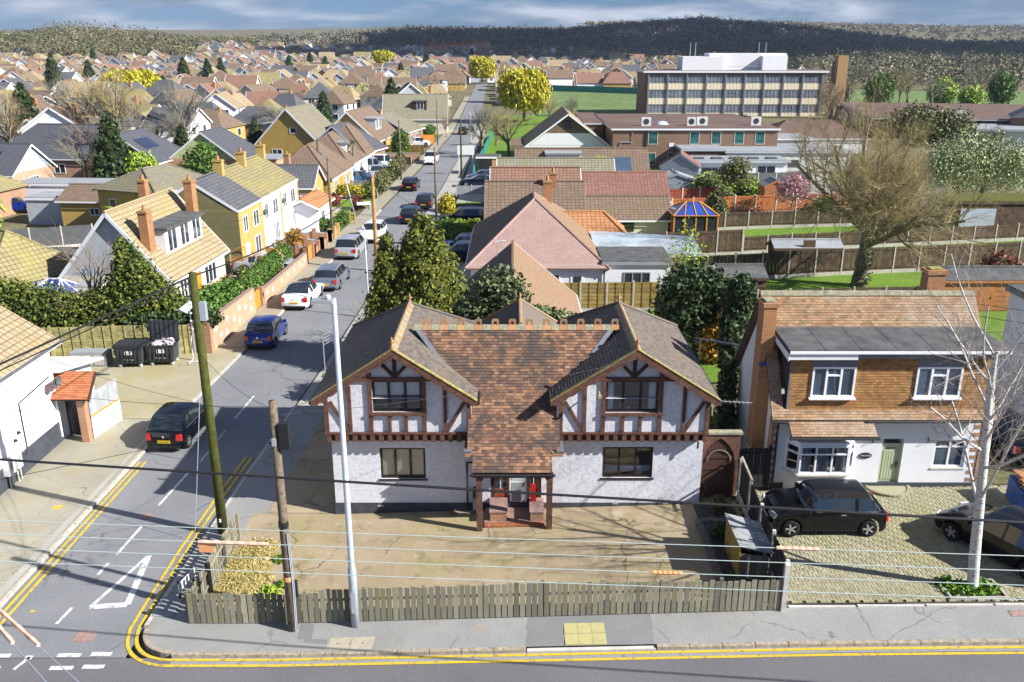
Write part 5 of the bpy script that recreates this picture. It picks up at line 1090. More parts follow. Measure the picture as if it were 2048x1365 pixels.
# ------------------------------------------------------------ trees and plants
def foliage_mesh(name, blobs, n, size, mat, seed=1, shell=.55, aspect=1.6, up=0.0, core=True, droop=0.0, jitter=.5):
    """many small leaves spread through lumpy blobs: (cx, cy, cz, rx, ry, rz)"""
    rg = np.random.default_rng(seed); B = np.array(blobs, float); vol = (B[:, 3] * B[:, 4] * B[:, 5]) ** .67; pick = rg.choice(len(B), n, p=vol / vol.sum())
    d = rg.normal(size=(n, 3)); d /= np.linalg.norm(d, axis=1)[:, None]; r = shell + (1.06 - shell) * rg.random(n) ** .7
    # lumps so the outline stays uneven
    k = 2.2 + rg.random(3) * 2; lump = 1 + .13 * np.sin(d @ np.array([k[0] * 2, k[1] * 2, k[2]]) * 2 + pick) + .07 * rg.normal(size=n)
    c = B[pick, :3] + d * B[pick, 3:] * (r * lump)[:, None]
    nrm = d * (1 - jitter) + rg.normal(size=(n, 3)) * jitter; nrm[:, 2] += up; nrm /= np.linalg.norm(nrm, axis=1)[:, None]
    t = rg.normal(size=(n, 3)); t[:, 2] -= droop; t -= nrm * (t * nrm).sum(1)[:, None]; t /= np.linalg.norm(t, axis=1)[:, None] + 1e-9; b = np.cross(nrm, t)
    s = size * (.6 + .8 * rg.random(n)); a = (t * (s * aspect)[:, None]); w = b * s[:, None] * .5
    v = np.stack([c - a * .5, c + w, c + a * .5, c - w], 1).reshape(-1, 3); f = np.arange(n * 4).reshape(n, 4)
    return np_mesh(name, v, f, mat)
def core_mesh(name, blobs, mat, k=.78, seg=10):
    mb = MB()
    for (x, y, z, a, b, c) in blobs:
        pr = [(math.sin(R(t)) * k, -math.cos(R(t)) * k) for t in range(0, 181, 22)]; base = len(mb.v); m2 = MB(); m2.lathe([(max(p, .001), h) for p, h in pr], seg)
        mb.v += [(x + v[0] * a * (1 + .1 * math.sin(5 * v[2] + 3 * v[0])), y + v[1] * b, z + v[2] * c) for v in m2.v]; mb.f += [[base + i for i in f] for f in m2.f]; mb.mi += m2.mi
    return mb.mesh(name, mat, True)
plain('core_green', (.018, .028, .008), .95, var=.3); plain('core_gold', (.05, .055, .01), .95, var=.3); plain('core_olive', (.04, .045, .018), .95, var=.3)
def shrub(name, label, cat, loc, blobs, n, size, mat, core='core_green', seed=1, group=None, trunk=None, **kw):
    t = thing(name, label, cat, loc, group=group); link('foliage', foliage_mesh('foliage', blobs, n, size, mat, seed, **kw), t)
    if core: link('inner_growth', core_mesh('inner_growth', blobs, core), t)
    if trunk:
        m = MB(); m.tube(trunk[0], trunk[1], 7); m.build('trunk', 'bark', t)
    return t
class Tree:
    def __init__(s, seed, k=.62): s.k = k; s.r = random.Random(seed); s.big = MB(); s.small = MB()
    def vec(s): 
        while True:
            v = Vector((s.r.uniform(-1, 1), s.r.uniform(-1, 1), s.r.uniform(-1, 1)))
            if .1 < v.length < 1: return v.normalized()
    def grow(s, p, d, L, r, lvl, spec):
        """spec[lvl] = (children, length factor, angle, up pull, segments, wobble, first child at)"""
        ch, lf, ang, up, seg, wob, first = spec[lvl]; P = [p.copy()]; rr = [r]; d = d.normalized()
        last = lvl == len(spec) - 1
        for i in range(seg):
            d = (d + s.vec() * wob + Vector((0, 0, up))).normalized(); p = p + d * L / seg; P.append(p.copy()); rr.append(r * (1 - (.55 if not last else .75) * (i + 1) / seg))
        (s.big if lvl <= 1 else s.small).tube(P, rr, 8 if lvl == 0 else (6 if lvl == 1 else (4 if lvl == 2 else 3)), cap=False)
        if last: return
        for k in range(ch):
            t = first + (1 - first) * (k + s.r.uniform(.1, .9)) / ch; q = t * seg; i = min(int(q), seg - 1); f = q - i; o = P[i].lerp(P[i + 1], f); dd = (P[i + 1] - P[i]).normalized(); ax = dd.cross(s.vec()).normalized()
            nd = (Matrix.Rotation(R(s.r.uniform(ang[0], ang[1])), 3, ax) @ dd); rad = rr[i] + (rr[i + 1] - rr[i]) * f
            s.grow(o, nd, L * lf * s.r.uniform(.75, 1.15) * (1.15 - .4 * t), rad * s.k, lvl + 1, spec)
    def build(s, root, bark, twig, tn='trunk', cn='crown'):
        o = s.big.build(tn, bark, root, smooth=True); c = s.small.build(cn, twig, root); return o, c
DECID = [(7, 1.25, (28, 62), .03, 4, .06, .6), (6, .62, (25, 60), .05, 4, .16, .3), (6, .55, (25, 60), .05, 3, .2, .25), (6, .55, (25, 60), .04, 2, .2, .2), (3, .6, (20, 50), .03, 2, .2, .2), (0, 0, (0, 0), 0, 1, .1, 0)]
plain('twig_birch', (.30, .25, .21), .9, var=.3, scale=1)
def bare_tree(name, label, loc, H, r, seed, spec=DECID, bark='bark', twig='twig', rz=0, group=None, cat='tree', lean=(0, 0, 1), k=.62):
    t = thing(name, label, cat, loc, rz, group); T = Tree(seed, k); T.grow(Vector((0, 0, -.1)), Vector(lean), H, r, 0, spec); T.build(t, bark, twig)
    return t
# the big bare tree in the gardens
big = [(13, 1.45, (20, 80), .05, 6, .06, .5), (9, .58, (28, 66), .05, 5, .17, .18), (7, .62, (25, 60), .05, 3, .2, .15), (6, .66, (22, 58), .04, 2, .2, .12), (6, .66, (20, 55), .04, 1, .2, .1), (0, 0, (0, 0), .03, 1, .12, 0)]
bt = bare_tree('bare_tree', 'huge spreading bare tree with a thick mossy trunk standing by the dark garden fences', (23.5, 57.6, .4), 3.9, .5, 9, big, 'bark', 'twig', k=.5); bt.scale = (1.25, 1.1, 1.36)
shrub('ivy', 'ivy climbing the foot of the huge bare tree', 'ivy', (23.5, 57.6, .4), [(0, -.45, .8, .55, .35, .9), (.2, -.3, 2.2, .5, .3, .8)], 500, .1, 'leaf_dark', None, 8)
# silver birch in the drive
bir = [(14, .52, (24, 60), .05, 9, .03, .34), (8, .58, (25, 55), .03, 5, .12, .2), (5, .6, (25, 55), .02, 4, .16, .2), (3, .6, (20, 50), 0, 3, .18, .2), (0, 0, (0, 0), 0, 2, .15, 0)]
bare_tree('silver_birch', 'white-barked bare birch growing from a small green bed in the block-paved drive', (13.82, 22.62, gz(13.8, 22.6)), 7.7, .17, 23, bir, 'birch_bark', 'twig_birch', lean=(-.085, .0, 1), k=.42)
bd = thing('tree_bed', 'square bed with stone edging and green weeds around the birch', 'planting bed', (13.75, 22.55, gz(13.7, 22.5)))
MB().bx(-.8, .8, -.42, .42, -.05, .02).build('soil', 'soil', bd)
for a in ((-.86, .86, -.48, -.42), (-.86, .86, .42, .48), (-.86, -.8, -.42, .42), (.8, .86, -.42, .42)): MB().bx(*a, -.05, .07).build('edging', 'conc_post', bd)
link('weeds', foliage_mesh('weeds', [(-.35, 0, .05, .5, .4, .14), (.4, .05, .06, .4, .38, .18), (-.6, .3, .05, .35, .3, .12), (0, -.2, .05, .3, .2, .1)], 1500, .07, 'grass_blade', 4, .1, 2.4, 0, jitter=.9), bd)
# evergreen behind the forecourt
def cone_blobs(h, r, n, seed, z0=.5, sq=1.0, pw=.58):
    q = random.Random(seed); out = []
    for i in range(n):
        t = (i + .5) / n; rad = r * (1 - t) ** pw * (.35 + .65 * min(1, (t + .08) / .2)); k = max(3, int(5 * (1 - t)) + 2)
        for j in range(k): a = j * 6.283 / k + i * .9 + q.uniform(-.3, .3); s = rad * .55 + .18; out.append((rad * .62 * math.cos(a), rad * .62 * math.sin(a) * sq, z0 + (h - z0) * t + q.uniform(-.15, .15), s, s, s * 1.25))
    out.append((0, 0, h - .25, .2, .2, .45)); return out
def conifer(name, label, loc, h, r, seed, mat='leaf_cypress', n=14000, size=.16, core='core_gold', group=None, rows=9, z0=.6):
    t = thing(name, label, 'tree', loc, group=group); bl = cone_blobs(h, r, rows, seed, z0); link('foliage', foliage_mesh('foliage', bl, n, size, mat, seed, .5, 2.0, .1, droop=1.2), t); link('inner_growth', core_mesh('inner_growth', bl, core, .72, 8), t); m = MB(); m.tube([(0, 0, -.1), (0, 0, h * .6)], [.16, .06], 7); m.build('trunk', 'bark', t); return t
conifer('conifer', 'broad golden green conifer behind the left gable', (-4.4, 43.4, 0), 7.9, 2.5, 3, n=38000, size=.105)
conifer('conifer', 'slim golden green conifer standing left of the broad one', (-6.3, 43.0, 0), 7.0, 1.25, 6, n=15000, size=.1)
shrub('laurel', 'large pale green laurel growing up behind the middle roof', 'shrub', (-.5, 37.2, 0), [(0, 0, 5.5, 1.25, .9, 1.3), (-1.0, 0, 4.6, 1.0, .9, 1.1), (.4, 0, 3.6, 1.6, 1, 1.6), (1.6, .2, 4.3, 1.0, .8, .8), (2.7, .2, 4.1, 1.0, .8, .7), (-1.5, 0, 3.2, 1, .9, 1.4), (3.6, .2, 3.7, .8, .7, .7)], 14000, .13, 'leaf_laurel', seed=12, trunk=([(0, 0, 0), (0, 0, 4)], [.14, .08]))
shrub('ivy_bush', 'large dark glossy ivy bush behind the right gable', 'bush', (9.4, 44, 0), [(0, 0, 3.6, 1.75, 1.5, 1.65), (.3, 0, 2.2, 1.7, 1.4, 1.8), (-.7, -.3, 3.0, 1.2, 1.2, 1.6), (.9, -.3, 4.0, 1.0, 1.0, 1.0)], 13000, .15, 'leaf_dark', seed=15)
shrub('autumn_climber', 'orange and yellow climber hanging between the two ivy bushes', 'climber', (11.0, 42.6, 0), [(0, 0, 2.4, .65, .5, 1.5), (.15, 0, 3.6, .45, .4, .9), (-.7, .1, 1.5, .7, .5, 1.1)], 3000, .12, 'leaf_autumn', 'core_gold', 16)
shrub('ivy_column', 'tall dark ivy-covered trunk against the side wall of the tile-hung house', 'ivy', (8.75, 33.2, .4), [(1.15, 3.6, 5.3, .62, .6, .95), (1.0, 3.5, 4.2, .58, .6, 1.1), (.7, 2.6, 3.0, .5, .6, 1.3), (.3, 1.2, 1.8, .35, .6, 1.5), (.15, .3, .9, .3, .5, 1.0)], 8000, .13, 'leaf_dark', seed=17)
shrub('ground_shrub', 'bright green low shrubs beyond the aerial beside the right gable', 'shrub', (8.0, 35.5, .3), [(0, 0, .5, .8, 1.2, .6), (.2, 1.5, .6, .7, 1, .7), (-.3, 3, .5, .9, 1, .6)], 4000, .1, 'leaf_lime', seed=18)
shrub('clipped_box', 'round clipped box plant at the top of the slate planting bed', 'shrub', (7.25, 27.3, .5), [(0, 0, .3, .33, .3, .3)], 900, .05, 'leaf_olive', seed=19)
shrub('clipped_box', 'small round box plant in the middle of the slate planting bed', 'shrub', (7.0, 25.6, .5), [(0, 0, .25, .42, .36, .27)], 900, .05, 'leaf_dark', seed=20)
# straw and weeds in the corner of the forecourt
sp = thing('straw_patch', 'heap of yellow straw and grass in the fenced corner of the forecourt', 'straw', (-8.4, 24.2, 0)); link('straw', foliage_mesh('straw', [(-.2, .6, .02, .75, 1.4, .07), (.1, -.7, .02, .8, .9, .09), (-.4, -1.3, .02, .5, .5, .06), (.1, 1.6, .02, .5, .4, .06)], 11000, .035, 'straw_blade', 21, .0, 4.5, 1.2, jitter=.6), sp); MB().poly([(-.85, -1.9, .012), (.4, -1.8, .012), (.75, -.6, .012), (.6, 1.2, .012), (.1, 2.1, .012), (-.8, 1.9, .012)]).build('straw_base', 'straw', sp)
for k, (x, y, s) in enumerate(((-7.45, 23.2, .3), (-7.6, 22.7, .35), (-7.5, 25.0, .25), (-7.1, 23.6, .2))): shrub('weed', ('green weed at the edge of the straw nearest the long fence', 'broad clump of green weeds beside the straw, near the brown pole', 'weed tuft at the top right of the straw', 'tiny weed on bare ground right of the straw')[k], 'weed', (x, y, 0), [(0, 0, .06, s, s * .8, .14)], 350, .06, 'leaf_lime', None, 22 + k, aspect=2.5, jitter=.9)
# ------------------------------------------------------------ houses further away
def bld(label, x, y, W, D, ze, zr, ax='x', hip=(0, 0), wall='brick_orange', roof='roof_brown', yaw=0, wins=(), doors=(), chim=(), solar=(), dormer=(), o=.3, gable=None, trim='upvc_white', z=None, cat='house', name='house', roof2=None, group=None, gz0=None, ro=0.0, sky=(), cut=None, pane='glass_dark', half=None, hiproof=None, ridge_m=None):
    t = thing(name, label, cat, (x, y, gz(x, y) - .05 if z is None else z), R(yaw), group)
    La, Lb = (W, D) if ax == 'x' else (D, W)
    mp = (lambda a, b, h: Vector((a, b, h))) if ax == 'x' else (lambda a, b, h: Vector((W - b, a, h)))
    rb = Lb / 2 + ro; p0 = (zr - ze) / rb; p1 = (zr - ze) / (Lb - rb); zs = lambda b: ze + b * p0 if b <= rb else ze + (Lb - b) * p1
    w = MB(); b0 = -.4
    def face(P, m=0): w.poly(P, m)
    for (ax0, ay0), (ax1, ay1) in (((0, 0), (W, 0)), ((W, 0), (W, D)), ((W, D), (0, D)), ((0, D), (0, 0))): face([(ax0, ay0, b0), (ax1, ay1, b0), (ax1, ay1, ze), (ax0, ay0, ze)])
    w.build('wall', wall, t)
    for e, hp in ((0, hip[0]), (La, hip[1])):
        if hp == 0 and zr > ze + .05:
            g = MB(); P = [mp(e, 0, ze), mp(e, Lb, ze), mp(e, rb, zr)]; g.poly(P if e > 0 else P[::-1])
            if gable and not (isinstance(gable, tuple) and gable[0 if e == 0 else 1] is None): g.build('gable', gable if isinstance(gable, str) else gable[0 if e == 0 else 1], t)
            else: g.build('gable', wall, t)
            # barge boards
            for bA, bB in ((0, rb), (Lb, rb)):
                m = MB(); s = -1 if e == 0 else 1; ea = e + s * (o - .02); so = -o if bA == 0 else o; zz = zs(0) - o * (p0 if bA == 0 else p1)
                m.bar(mp(ea, bA + so, zz - .05), mp(ea, bB, zr - .05), .05, .2, (0, 0, 1)); m.build('barge_board', trim, t)
    rth = .1; up = .02
    if zr > ze + .05:
        a0, a1 = -o, La + o; r0 = a0 if hip[0] == 0 else hip[0]; r1 = a1 if hip[1] == 0 else La - hip[1]
        e0, e1 = ze - o * p0, ze - o * p1
        S = [[mp(a0, -o, e0), mp(a1, -o, e0), mp(r1, rb, zr), mp(r0, rb, zr)], [mp(a1, Lb + o, e1), mp(a0, Lb + o, e1), mp(r0, rb, zr), mp(r1, rb, zr)]]
        for i, P in enumerate(S):
            m = MB(); m.slab([p + Vector((0, 0, up + .06)) for p in P], rth); m.build('roof_slope', (roof2 or roof) if i else roof, t)
        if hip[0]: m = MB(); m.slab([p + Vector((0, 0, up + .06)) for p in (mp(a0, Lb + o, e1), mp(a0, -o, e0), mp(r0, rb, zr))], rth); m.build('roof_slope', hiproof or roof, t)
        if hip[1]: m = MB(); m.slab([p + Vector((0, 0, up + .06)) for p in (mp(a1, -o, e0), mp(a1, Lb + o, e1), mp(r1, rb, zr))], rth); m.build('roof_slope', roof, t)
        m = MB(); m.tube([mp(r0, rb, zr + .08), mp(r1, rb, zr + .08)], .1, 5); m.build('ridge', ridge_m or roof, t)
        for hp, aa, rr in ((hip[0], a0, r0), (hip[1], a1, r1)):
            if hp:
                for bb, ez in ((-o, e0), (Lb + o, e1)): m = MB(); m.tube([mp(aa, bb, ez + .08), mp(rr, rb, zr + .08)], .09, 5); m.build('hip_ridge', ridge_m or roof, t)
        for bb, ez in ((-o - .03, e0), (Lb + o + .03, e1)): m = MB(); m.bar(mp(a0, bb, ez - .02), mp(a1, bb, ez - .02), .05, .14); m.build('fascia', trim, t)
    else:
        m = MB(); m.bx(-o, W + o, -o, D + o, ze, ze + .16); m.build('roof', roof, t); m = MB(); m.bx(-o - .02, W + o + .02, -o - .02, D + o + .02, ze - .12, ze + .1); m.build('fascia', trim, t)
    def side(sd):
        if sd == 'f': return Matrix.Identity(4)
        if sd == 'r': return Matrix.Translation((W, 0, 0)) @ Matrix.Rotation(R(90), 4, 'Z')
        if sd == 'l': return Matrix.Rotation(R(-90), 4, 'Z')
        return Matrix.Translation((0, D, 0)) @ Matrix.Rotation(R(180), 4, 'Z')
    sg = {'f': 1, 'r': 1, 'l': -1, 'b': -1}
    for q in wins:
        sd, c, z0, ww, hh = q[:5]; cols = q[5] if len(q) > 5 else 2; c *= sg[sd]; fr = q[6] if len(q) > 6 else trim
        window(t, c - ww / 2, c + ww / 2, z0, z0 + hh, 0, cols, .07, fr, pane, .05, .08, None, Mx=side(sd))
    for q in doors:
        sd, c, ww, hh, mt = q[:5]; c *= sg[sd]; dz = q[5] if len(q) > 5 else 0; m = MB(side(sd)); m.bx(c - ww / 2, c + ww / 2, -.04, .02, dz, dz + hh); d = m.build('door', mt, t)
        m = MB(side(sd)); m.bx(c + ww * .3, c + ww * .36, -.08, -.04, dz + hh * .45, dz + hh * .52); m.build('handle', 'chrome', d)
    for q in chim:
        cx_, cy_, cw, cd, zt, mt = q[:6]; zb_ = q[6] if len(q) > 6 else ze; m = MB(); m.bx(cx_ - cw / 2, cx_ + cw / 2, cy_ - cd / 2, cy_ + cd / 2, zb_, zt - .12); m.bx(cx_ - cw / 2 - .05, cx_ + cw / 2 + .05, cy_ - cd / 2 - .05, cy_ + cd / 2 + .05, zt - .12, zt); k = m.build('chimney', mt, t)
        m = MB(); m.lathe([(.1, zt), (.12, zt + .05), (.1, zt + .35), (.07, zt + .35)], 8, (cx_, cy_, 0)); m.build('chimney_pot', 'terracotta', k)
        MB().bx(cx_ - cw / 2, cx_ + cw / 2, cy_ - cd / 2, cy_ + cd / 2, zt, zt + .04).build('flaunching', 'lichen', k)
    for (i, aa, ab, ta, tb) in solar:
        def sp_(a, tt): b = rb * tt if i == 0 else Lb - (Lb - rb) * tt; return mp(a, b, zs(b) + .17)
        n = max(1, int(round((ab - aa) / 1.1)))
        for k in range(n):
            u0 = aa + (ab - aa) * k / n + .02; u1 = aa + (ab - aa) * (k + 1) / n - .02; P = [sp_(u0, ta), sp_(u1, ta), sp_(u1, tb), sp_(u0, tb)]; m = MB(); m.slab(P if i == 0 else P[::-1], .05); m.build('solar_panel', 'solar', t)
    for (i, aa, ta, ww, hh) in sky:
        def sp_(a, tt): b = rb * tt if i == 0 else Lb - (Lb - rb) * tt; return mp(a, b, zs(b) + .13)
        m = MB(); P = [sp_(aa, ta), sp_(aa + ww, ta), sp_(aa + ww, ta + hh), sp_(aa, ta + hh)]; m.slab(P if i == 0 else P[::-1], .06); k = m.build('rooflight', 'grey_frame', t); P = [sp_(aa + .07, ta + .03), sp_(aa + ww - .07, ta + .03), sp_(aa + ww - .07, ta + hh - .03), sp_(aa + .07, ta + hh - .03)]; P = [p + Vector((0, 0, .03)) for p in P]; m = MB(); m.slab(P if i == 0 else P[::-1], .02); m.build('pane', 'glass_blue', k)
    for q in dormer:
        i, aa, ab, zb_, zt_, dm, rm, nw = q[:8]; bf = (zb_ - ze) / p0 if i == 0 else Lb - (zb_ - ze) / p1; bk = min(rb, (zt_ - ze) / p0 + .1) if i == 0 else max(rb, Lb - (zt_ - ze) / p1 - .1)
        m = MB(); P = [mp(aa, bf, zb_ - .25), mp(ab, bf, zb_ - .25), mp(ab, bf, zt_), mp(aa, bf, zt_)]; m.poly(P if i == 0 else P[::-1])
        for a_ in (aa, ab): m.poly([mp(a_, bf, zb_ - .25), mp(a_, bk, zt_), mp(a_, bf, zt_)])
        d = m.build('dormer', dm, t, fix=False)
        sB = -1 if i == 0 else 1; m = MB(); m.slab([mp(aa - .15, bf + sB * .25, zt_), mp(ab + .15, bf + sB * .25, zt_), mp(ab + .15, bk, zt_ + .08), mp(aa - .15, bk, zt_ + .08)] if i == 0 else [mp(ab + .15, bf + sB * .25, zt_), mp(aa - .15, bf + sB * .25, zt_), mp(aa - .15, bk, zt_ + .08), mp(ab + .15, bk, zt_ + .08)], .14); m.build('dormer_roof', rm, d)
        # windows sit in the dormer's face
        if ax == 'x': Mx = Matrix.Translation((0, bf, 0)) if i == 0 else Matrix.Translation((0, bf, 0)) @ Matrix.Rotation(R(180), 4, 'Z'); cv = (lambda a: a) if i == 0 else (lambda a: -a)
        else: Mx = Matrix.Translation((W - bf, 0, 0)) @ Matrix.Rotation(R(90 if i == 0 else -90), 4, 'Z'); cv = (lambda a: a) if i == 0 else (lambda a: -a)
        for k in range(nw): c = cv(aa + (ab - aa) * (k + .5) / nw); ww = min(1.3, (ab - aa) / nw * .7); window(d, c - ww / 2, c + ww / 2, zb_ + .15, zt_ - .2, 0, 2, .06, trim, pane, .05, .08, None, Mx=Mx)
    return t
def add_box(t, name, mat, *b): return MB().bx(*b).build(name, mat, t)

# ---- houses along the left of the side road
t = bld('steep tan tiled chalet house with a wide white dormer and two tall brick chimneys', -27.5, 52.3, 6.7, 8.6, 2.7, 6.6, 'y', wall='render_cream', roof='roof_tan', yaw=-4, gable='render_grey', wins=(('r', 2.0, .8, 1.5, 1.3, 3), ('r', 6.0, .8, 1.9, 1.3, 3), ('f', 4.5, .8, 1.4, 1.2)), doors=(('r', 4.0, .9, 2.0, 'orange_wood'),), chim=((5.3, .75, .55, .75, 6.6, 'brick_chimney', 3.5), (5.1, 7.9, .55, .75, 7.4, 'brick_chimney', 3.5), (2.6, 6.4, .5, .6, 7.6, 'brick_chimney', 5)), dormer=((0, 1.7, 7.2, 3.6, 5.35, 'clad_white', 'felt', 3),))  # grey gable colour paints in the shade of the eaves
add_box(t, 'brick_apron', 'brick_peach', 6.69, 6.74, .1, 8.5, -.2, .72)
terr = []
for k, (yy, ln, wm, rm, lb) in enumerate(((63.5, 5.2, 'brick_yellow', 'roof_slate', 'yellow brick terraced house with an olive end wall and slate grey roof'), (68.7, 5.4, 'render_bright', 'roof_moss', 'white rendered middle house of the yellow terrace'), (74.1, 5.4, 'render_bright', 'roof_moss', 'white and yellow end house of the terrace beside the orange porch roof'))):
    t = bld(lb, -26.2 + k * .15, yy, 6.4, ln - .02, 4.7, 6.75, 'y', wall=wm, roof=rm, yaw=-2.5, o=.05 if k else .05, gable='render_olive' if k == 0 else 'brick_yellow', wins=(('r', 1.3, 2.9, 1.0, 1.25, 2), ('r', 3.7, 2.9, 1.3, 1.25, 2), ('r', 3.7, .7, 1.3, 1.5, 2 if k == 0 else 3)), doors=(('r', 1.3, .85, 2.05, 'door_white'),), chim=((3.4, ln - .2, .7, .5, 7.7, 'brick_yellow', 6),), name='terraced_house', group='terraced houses')
    if k == 0: MB().bx(.0, 6.38, -.03, .0, -.3, 4.68).build('end_render', 'render_olive', t)
    else: MB().bx(6.4, 6.47, -.02, .28, -.3, 4.7).build('party_pier', 'brick_yellow', t); MB().bx(6.4, 6.46, 5.1, 5.38, -.3, 4.7).build('party_pier', 'brick_yellow', t)
    if k: m = MB(); m.lathe([(.0, .06), (.15, .03), (.26, -.05)], 10, (6.6, .7, 3.6), 'x'); m.build('satellite_dish', 'grey_frame', t)
t = bld('small porch with an orange and brown tiled lean-to roof beside the terrace', -19.9, 77.6, 2.6, 5.2, 2.5, 3.1, 'y', wall='render_bright', roof='roof_orange', yaw=-2, o=.35, wins=(('r', 2, .9, 1.4, 1.0),), name='porch', cat='porch')
bld('yellow brick cottage with a dark pantiled roof beyond the terrace', -24.6, 88, 4.6, 5.5, 2.7, 4.4, 'x', (0, 0), 'brick_yellow', 'roof_slate', 0, wins=(('r', 2.5, .8, 1.4, 1.2), ('f', 2.3, .8, 1.4, 1.2)), doors=(('f', 3.8, .9, 2, 'door_white'),))
for k, (x, y, d, lb) in enumerate(((-26.0, 94.5, 11, 'brown hipped bungalow with a tall hip, nearest beyond the yellow terrace'), (-26.0, 106, 9.5, 'brown tiled bungalow with a white box dormer on the drive side'), (-25.6, 116, 9, 'brown hipped bungalow behind the silver camper van'))):
    bld(lb, x, y, 6.6, d, 2.7, 5.6 + .15 * k, 'y', (4.2, 2.5), 'render_bright' if k else 'brick_yellow', 'roof_brown', -2, wins=(('r', 2.5, .8, 1.6, 1.3, 3), ('r', d - 2.5, .8, 1.6, 1.3, 3)), doors=(('r', d / 2, .9, 2, ('orange_wood', 'door_white', 'red_wood')[k]),), chim=((1.8, 1.2, .6, .6, 5.0, 'brick_orange', 3.4),) if k == 0 else (), dormer=((0, 3.5, 5.3, 3.6, 4.8, 'clad_white', 'felt_light', 1),) if k == 1 else (), sky=((0, 4.6, .55, .7, .2),) if k == 0 else (), group='brown bungalows left of the side road')
bld('charcoal roofed bungalow with a dark boarded gable in the left row', -27.5, 119.5, 8, 8, 2.7, 6.0, 'y', (0, 3), 'brick_brown', 'roof_charcoal', -14, gable='grey_frame', wins=(('f', 4, .8, 1.6, 1.2), ('r', 3, .8, 1.4, 1.2)))
bld('large yellow brick chalet with a steep white-edged gable and box dormer', -36.5, 128, 9.5, 10, 2.8, 7.6, 'y', (0, 0), 'brick_yellow', 'roof_grey', -8, wins=(('f', 5.6, 4.2, 1.0, .8, 1), ('f', 3, .8, 1.5, 1.2)), doors=(('f', 6.5, 2.0, 1.5, 'grey_frame'),), chim=((2.5, 6, .6, .6, 7.4, 'brick_yellow'),), dormer=((1, 1.5, 6.5, 3.4, 5.4, 'clad_blue', 'felt_light', 1),))
bld('long yellow brick chalet bungalow with a brown roof and grey dormer', -28.5, 133, 8.6, 13, 2.8, 6.8, 'y', (0, 0), 'brick_yellow', 'roof_brown', -6, wins=(('r', 3, .8, 1.6, 1.2), ('f', 4.3, 3.6, 1.0, 1)), dormer=((0, 4, 7.5, 3.8, 5.6, 'clad_blue', 'felt_light', 2),))
bld('red brick bungalow with a pale gable and grey roof facing the orange fence', -25.8, 148, 9, 9, 2.7, 5.2, 'y', (0, 2.5), 'brick_brown', 'roof_grey', -10, gable='brick_brown', wins=(('r', 2, .4, 1.4, 1.7), ('r', 5, .4, 1.4, 1.7)), chim=((3, 4, .6, .6, 5.8, 'brick_orange'),))
bld('tall green roofed chalet with a dark dormer window across the end of the row', -24.5, 172, 12, 8, 2.9, 7.0, 'x', (0, 0), 'render_cream', 'roof_greygreen', 2, wins=(('r', 4, .8, 1.2, 1.2),), dormer=((0, 5.8, 8.2, 4.2, 6.0, 'timber_dark', 'felt', 1),))
# ---- cul-de-sac of newer bungalows on the left
bld('brick bungalow with a charcoal gable roof carrying solar panels', -52.2, 108, 9.4, 9.5, 2.7, 5.9, 'y', (0, 2.5), 'brick_mixed', 'roof_charcoal', -3, wins=(('f', 2.6, .7, 1.6, 1.2, 2), ('f', 6.8, .4, 2.2, 1.6, 4)), solar=((0, 1.5, 5.2, .38, .72),))
t = bld('bungalow with lime green boarded gable and charcoal roof', -42.6, 111, 8.6, 9, 2.7, 5.9, 'y', (0, 2.5), 'brick_mixed', 'roof_charcoal', -4, gable='clad_green', wins=(('f', 2.6, .7, 1.6, 1.2, 2), ('f', 6.3, .7, 1.6, 1.2, 2)))
add_box(t, 'side_extension', 'brick_mixed', 8.7, 12.5, 3, 8, -.2, 2.3); add_box(t, 'extension_roof', 'felt_light', 8.6, 12.7, 2.8, 8.2, 2.3, 2.42)
bld('charcoal hipped bungalow with solar panels and a pale blue gable end', -66, 113, 13, 9, 2.7, 6.3, 'x', (4, 0), 'brick_mixed', 'roof_charcoal', -6, gable='clad_blue', wins=(('f', 3, .7, 1.5, 1.2), ('f', 9, .7, 1.5, 1.2), ('r', 4.5, .6, 1.8, 1.4, 3)), solar=((0, 9.5, 12, .35, .75),)); bld('bungalow with a pale blue gable and solar panels at the left edge', -67, 98.5, 12, 8, 2.6, 5.4, 'x', (0, 0), 'brick_mixed', 'roof_charcoal', -5, gable='clad_blue', wins=(('r', 4, .6, 1.6, 1.3, 3),), solar=((0, 6.0, 9.5, .25, .7),))
bld('small yellow brick house with a striped brown and red hipped roof behind the palms', -36, 76.5, 6.5, 7.5, 4.3, 5.8, 'y', (2.2, 2.2), 'brick_yellow', 'roof_grey', -22, roof2='roof_plum', wins=(('f', 1.6, 2.2, .8, 1.3, 1), ('r', 5, 3, .6, .5)))
bld('low yellow brick garage with a brown ribbed roof beside the palms', -41.5, 80.5, 5.6, 5, 2.6, 3.6, 'x', (0, 0), 'brick_yellow', 'roof_brown', -4, wins=(('f', 3.2, 1.2, .9, .7),), name='garage', cat='garage')
bld('moss roofed bungalow cut by the left edge above the white building', -41.5, 54, 12, 7, 2.6, 5.2, 'x', (0, 2.0), 'render_cream', 'roof_moss', -24, wins=(('f', 10, .8, 1.4, 1.1),)); bld('bungalow with purple garage doors and a mossy roof at the far left', -61, 84, 10, 8, 2.5, 4.8, 'x', (0, 2.5), 'brick_orange', 'roof_moss', -8, wins=(('r', 3, .8, 1.4, 1.1),), doors=(('f', 8, 2.4, 2.0, 'magenta'),))
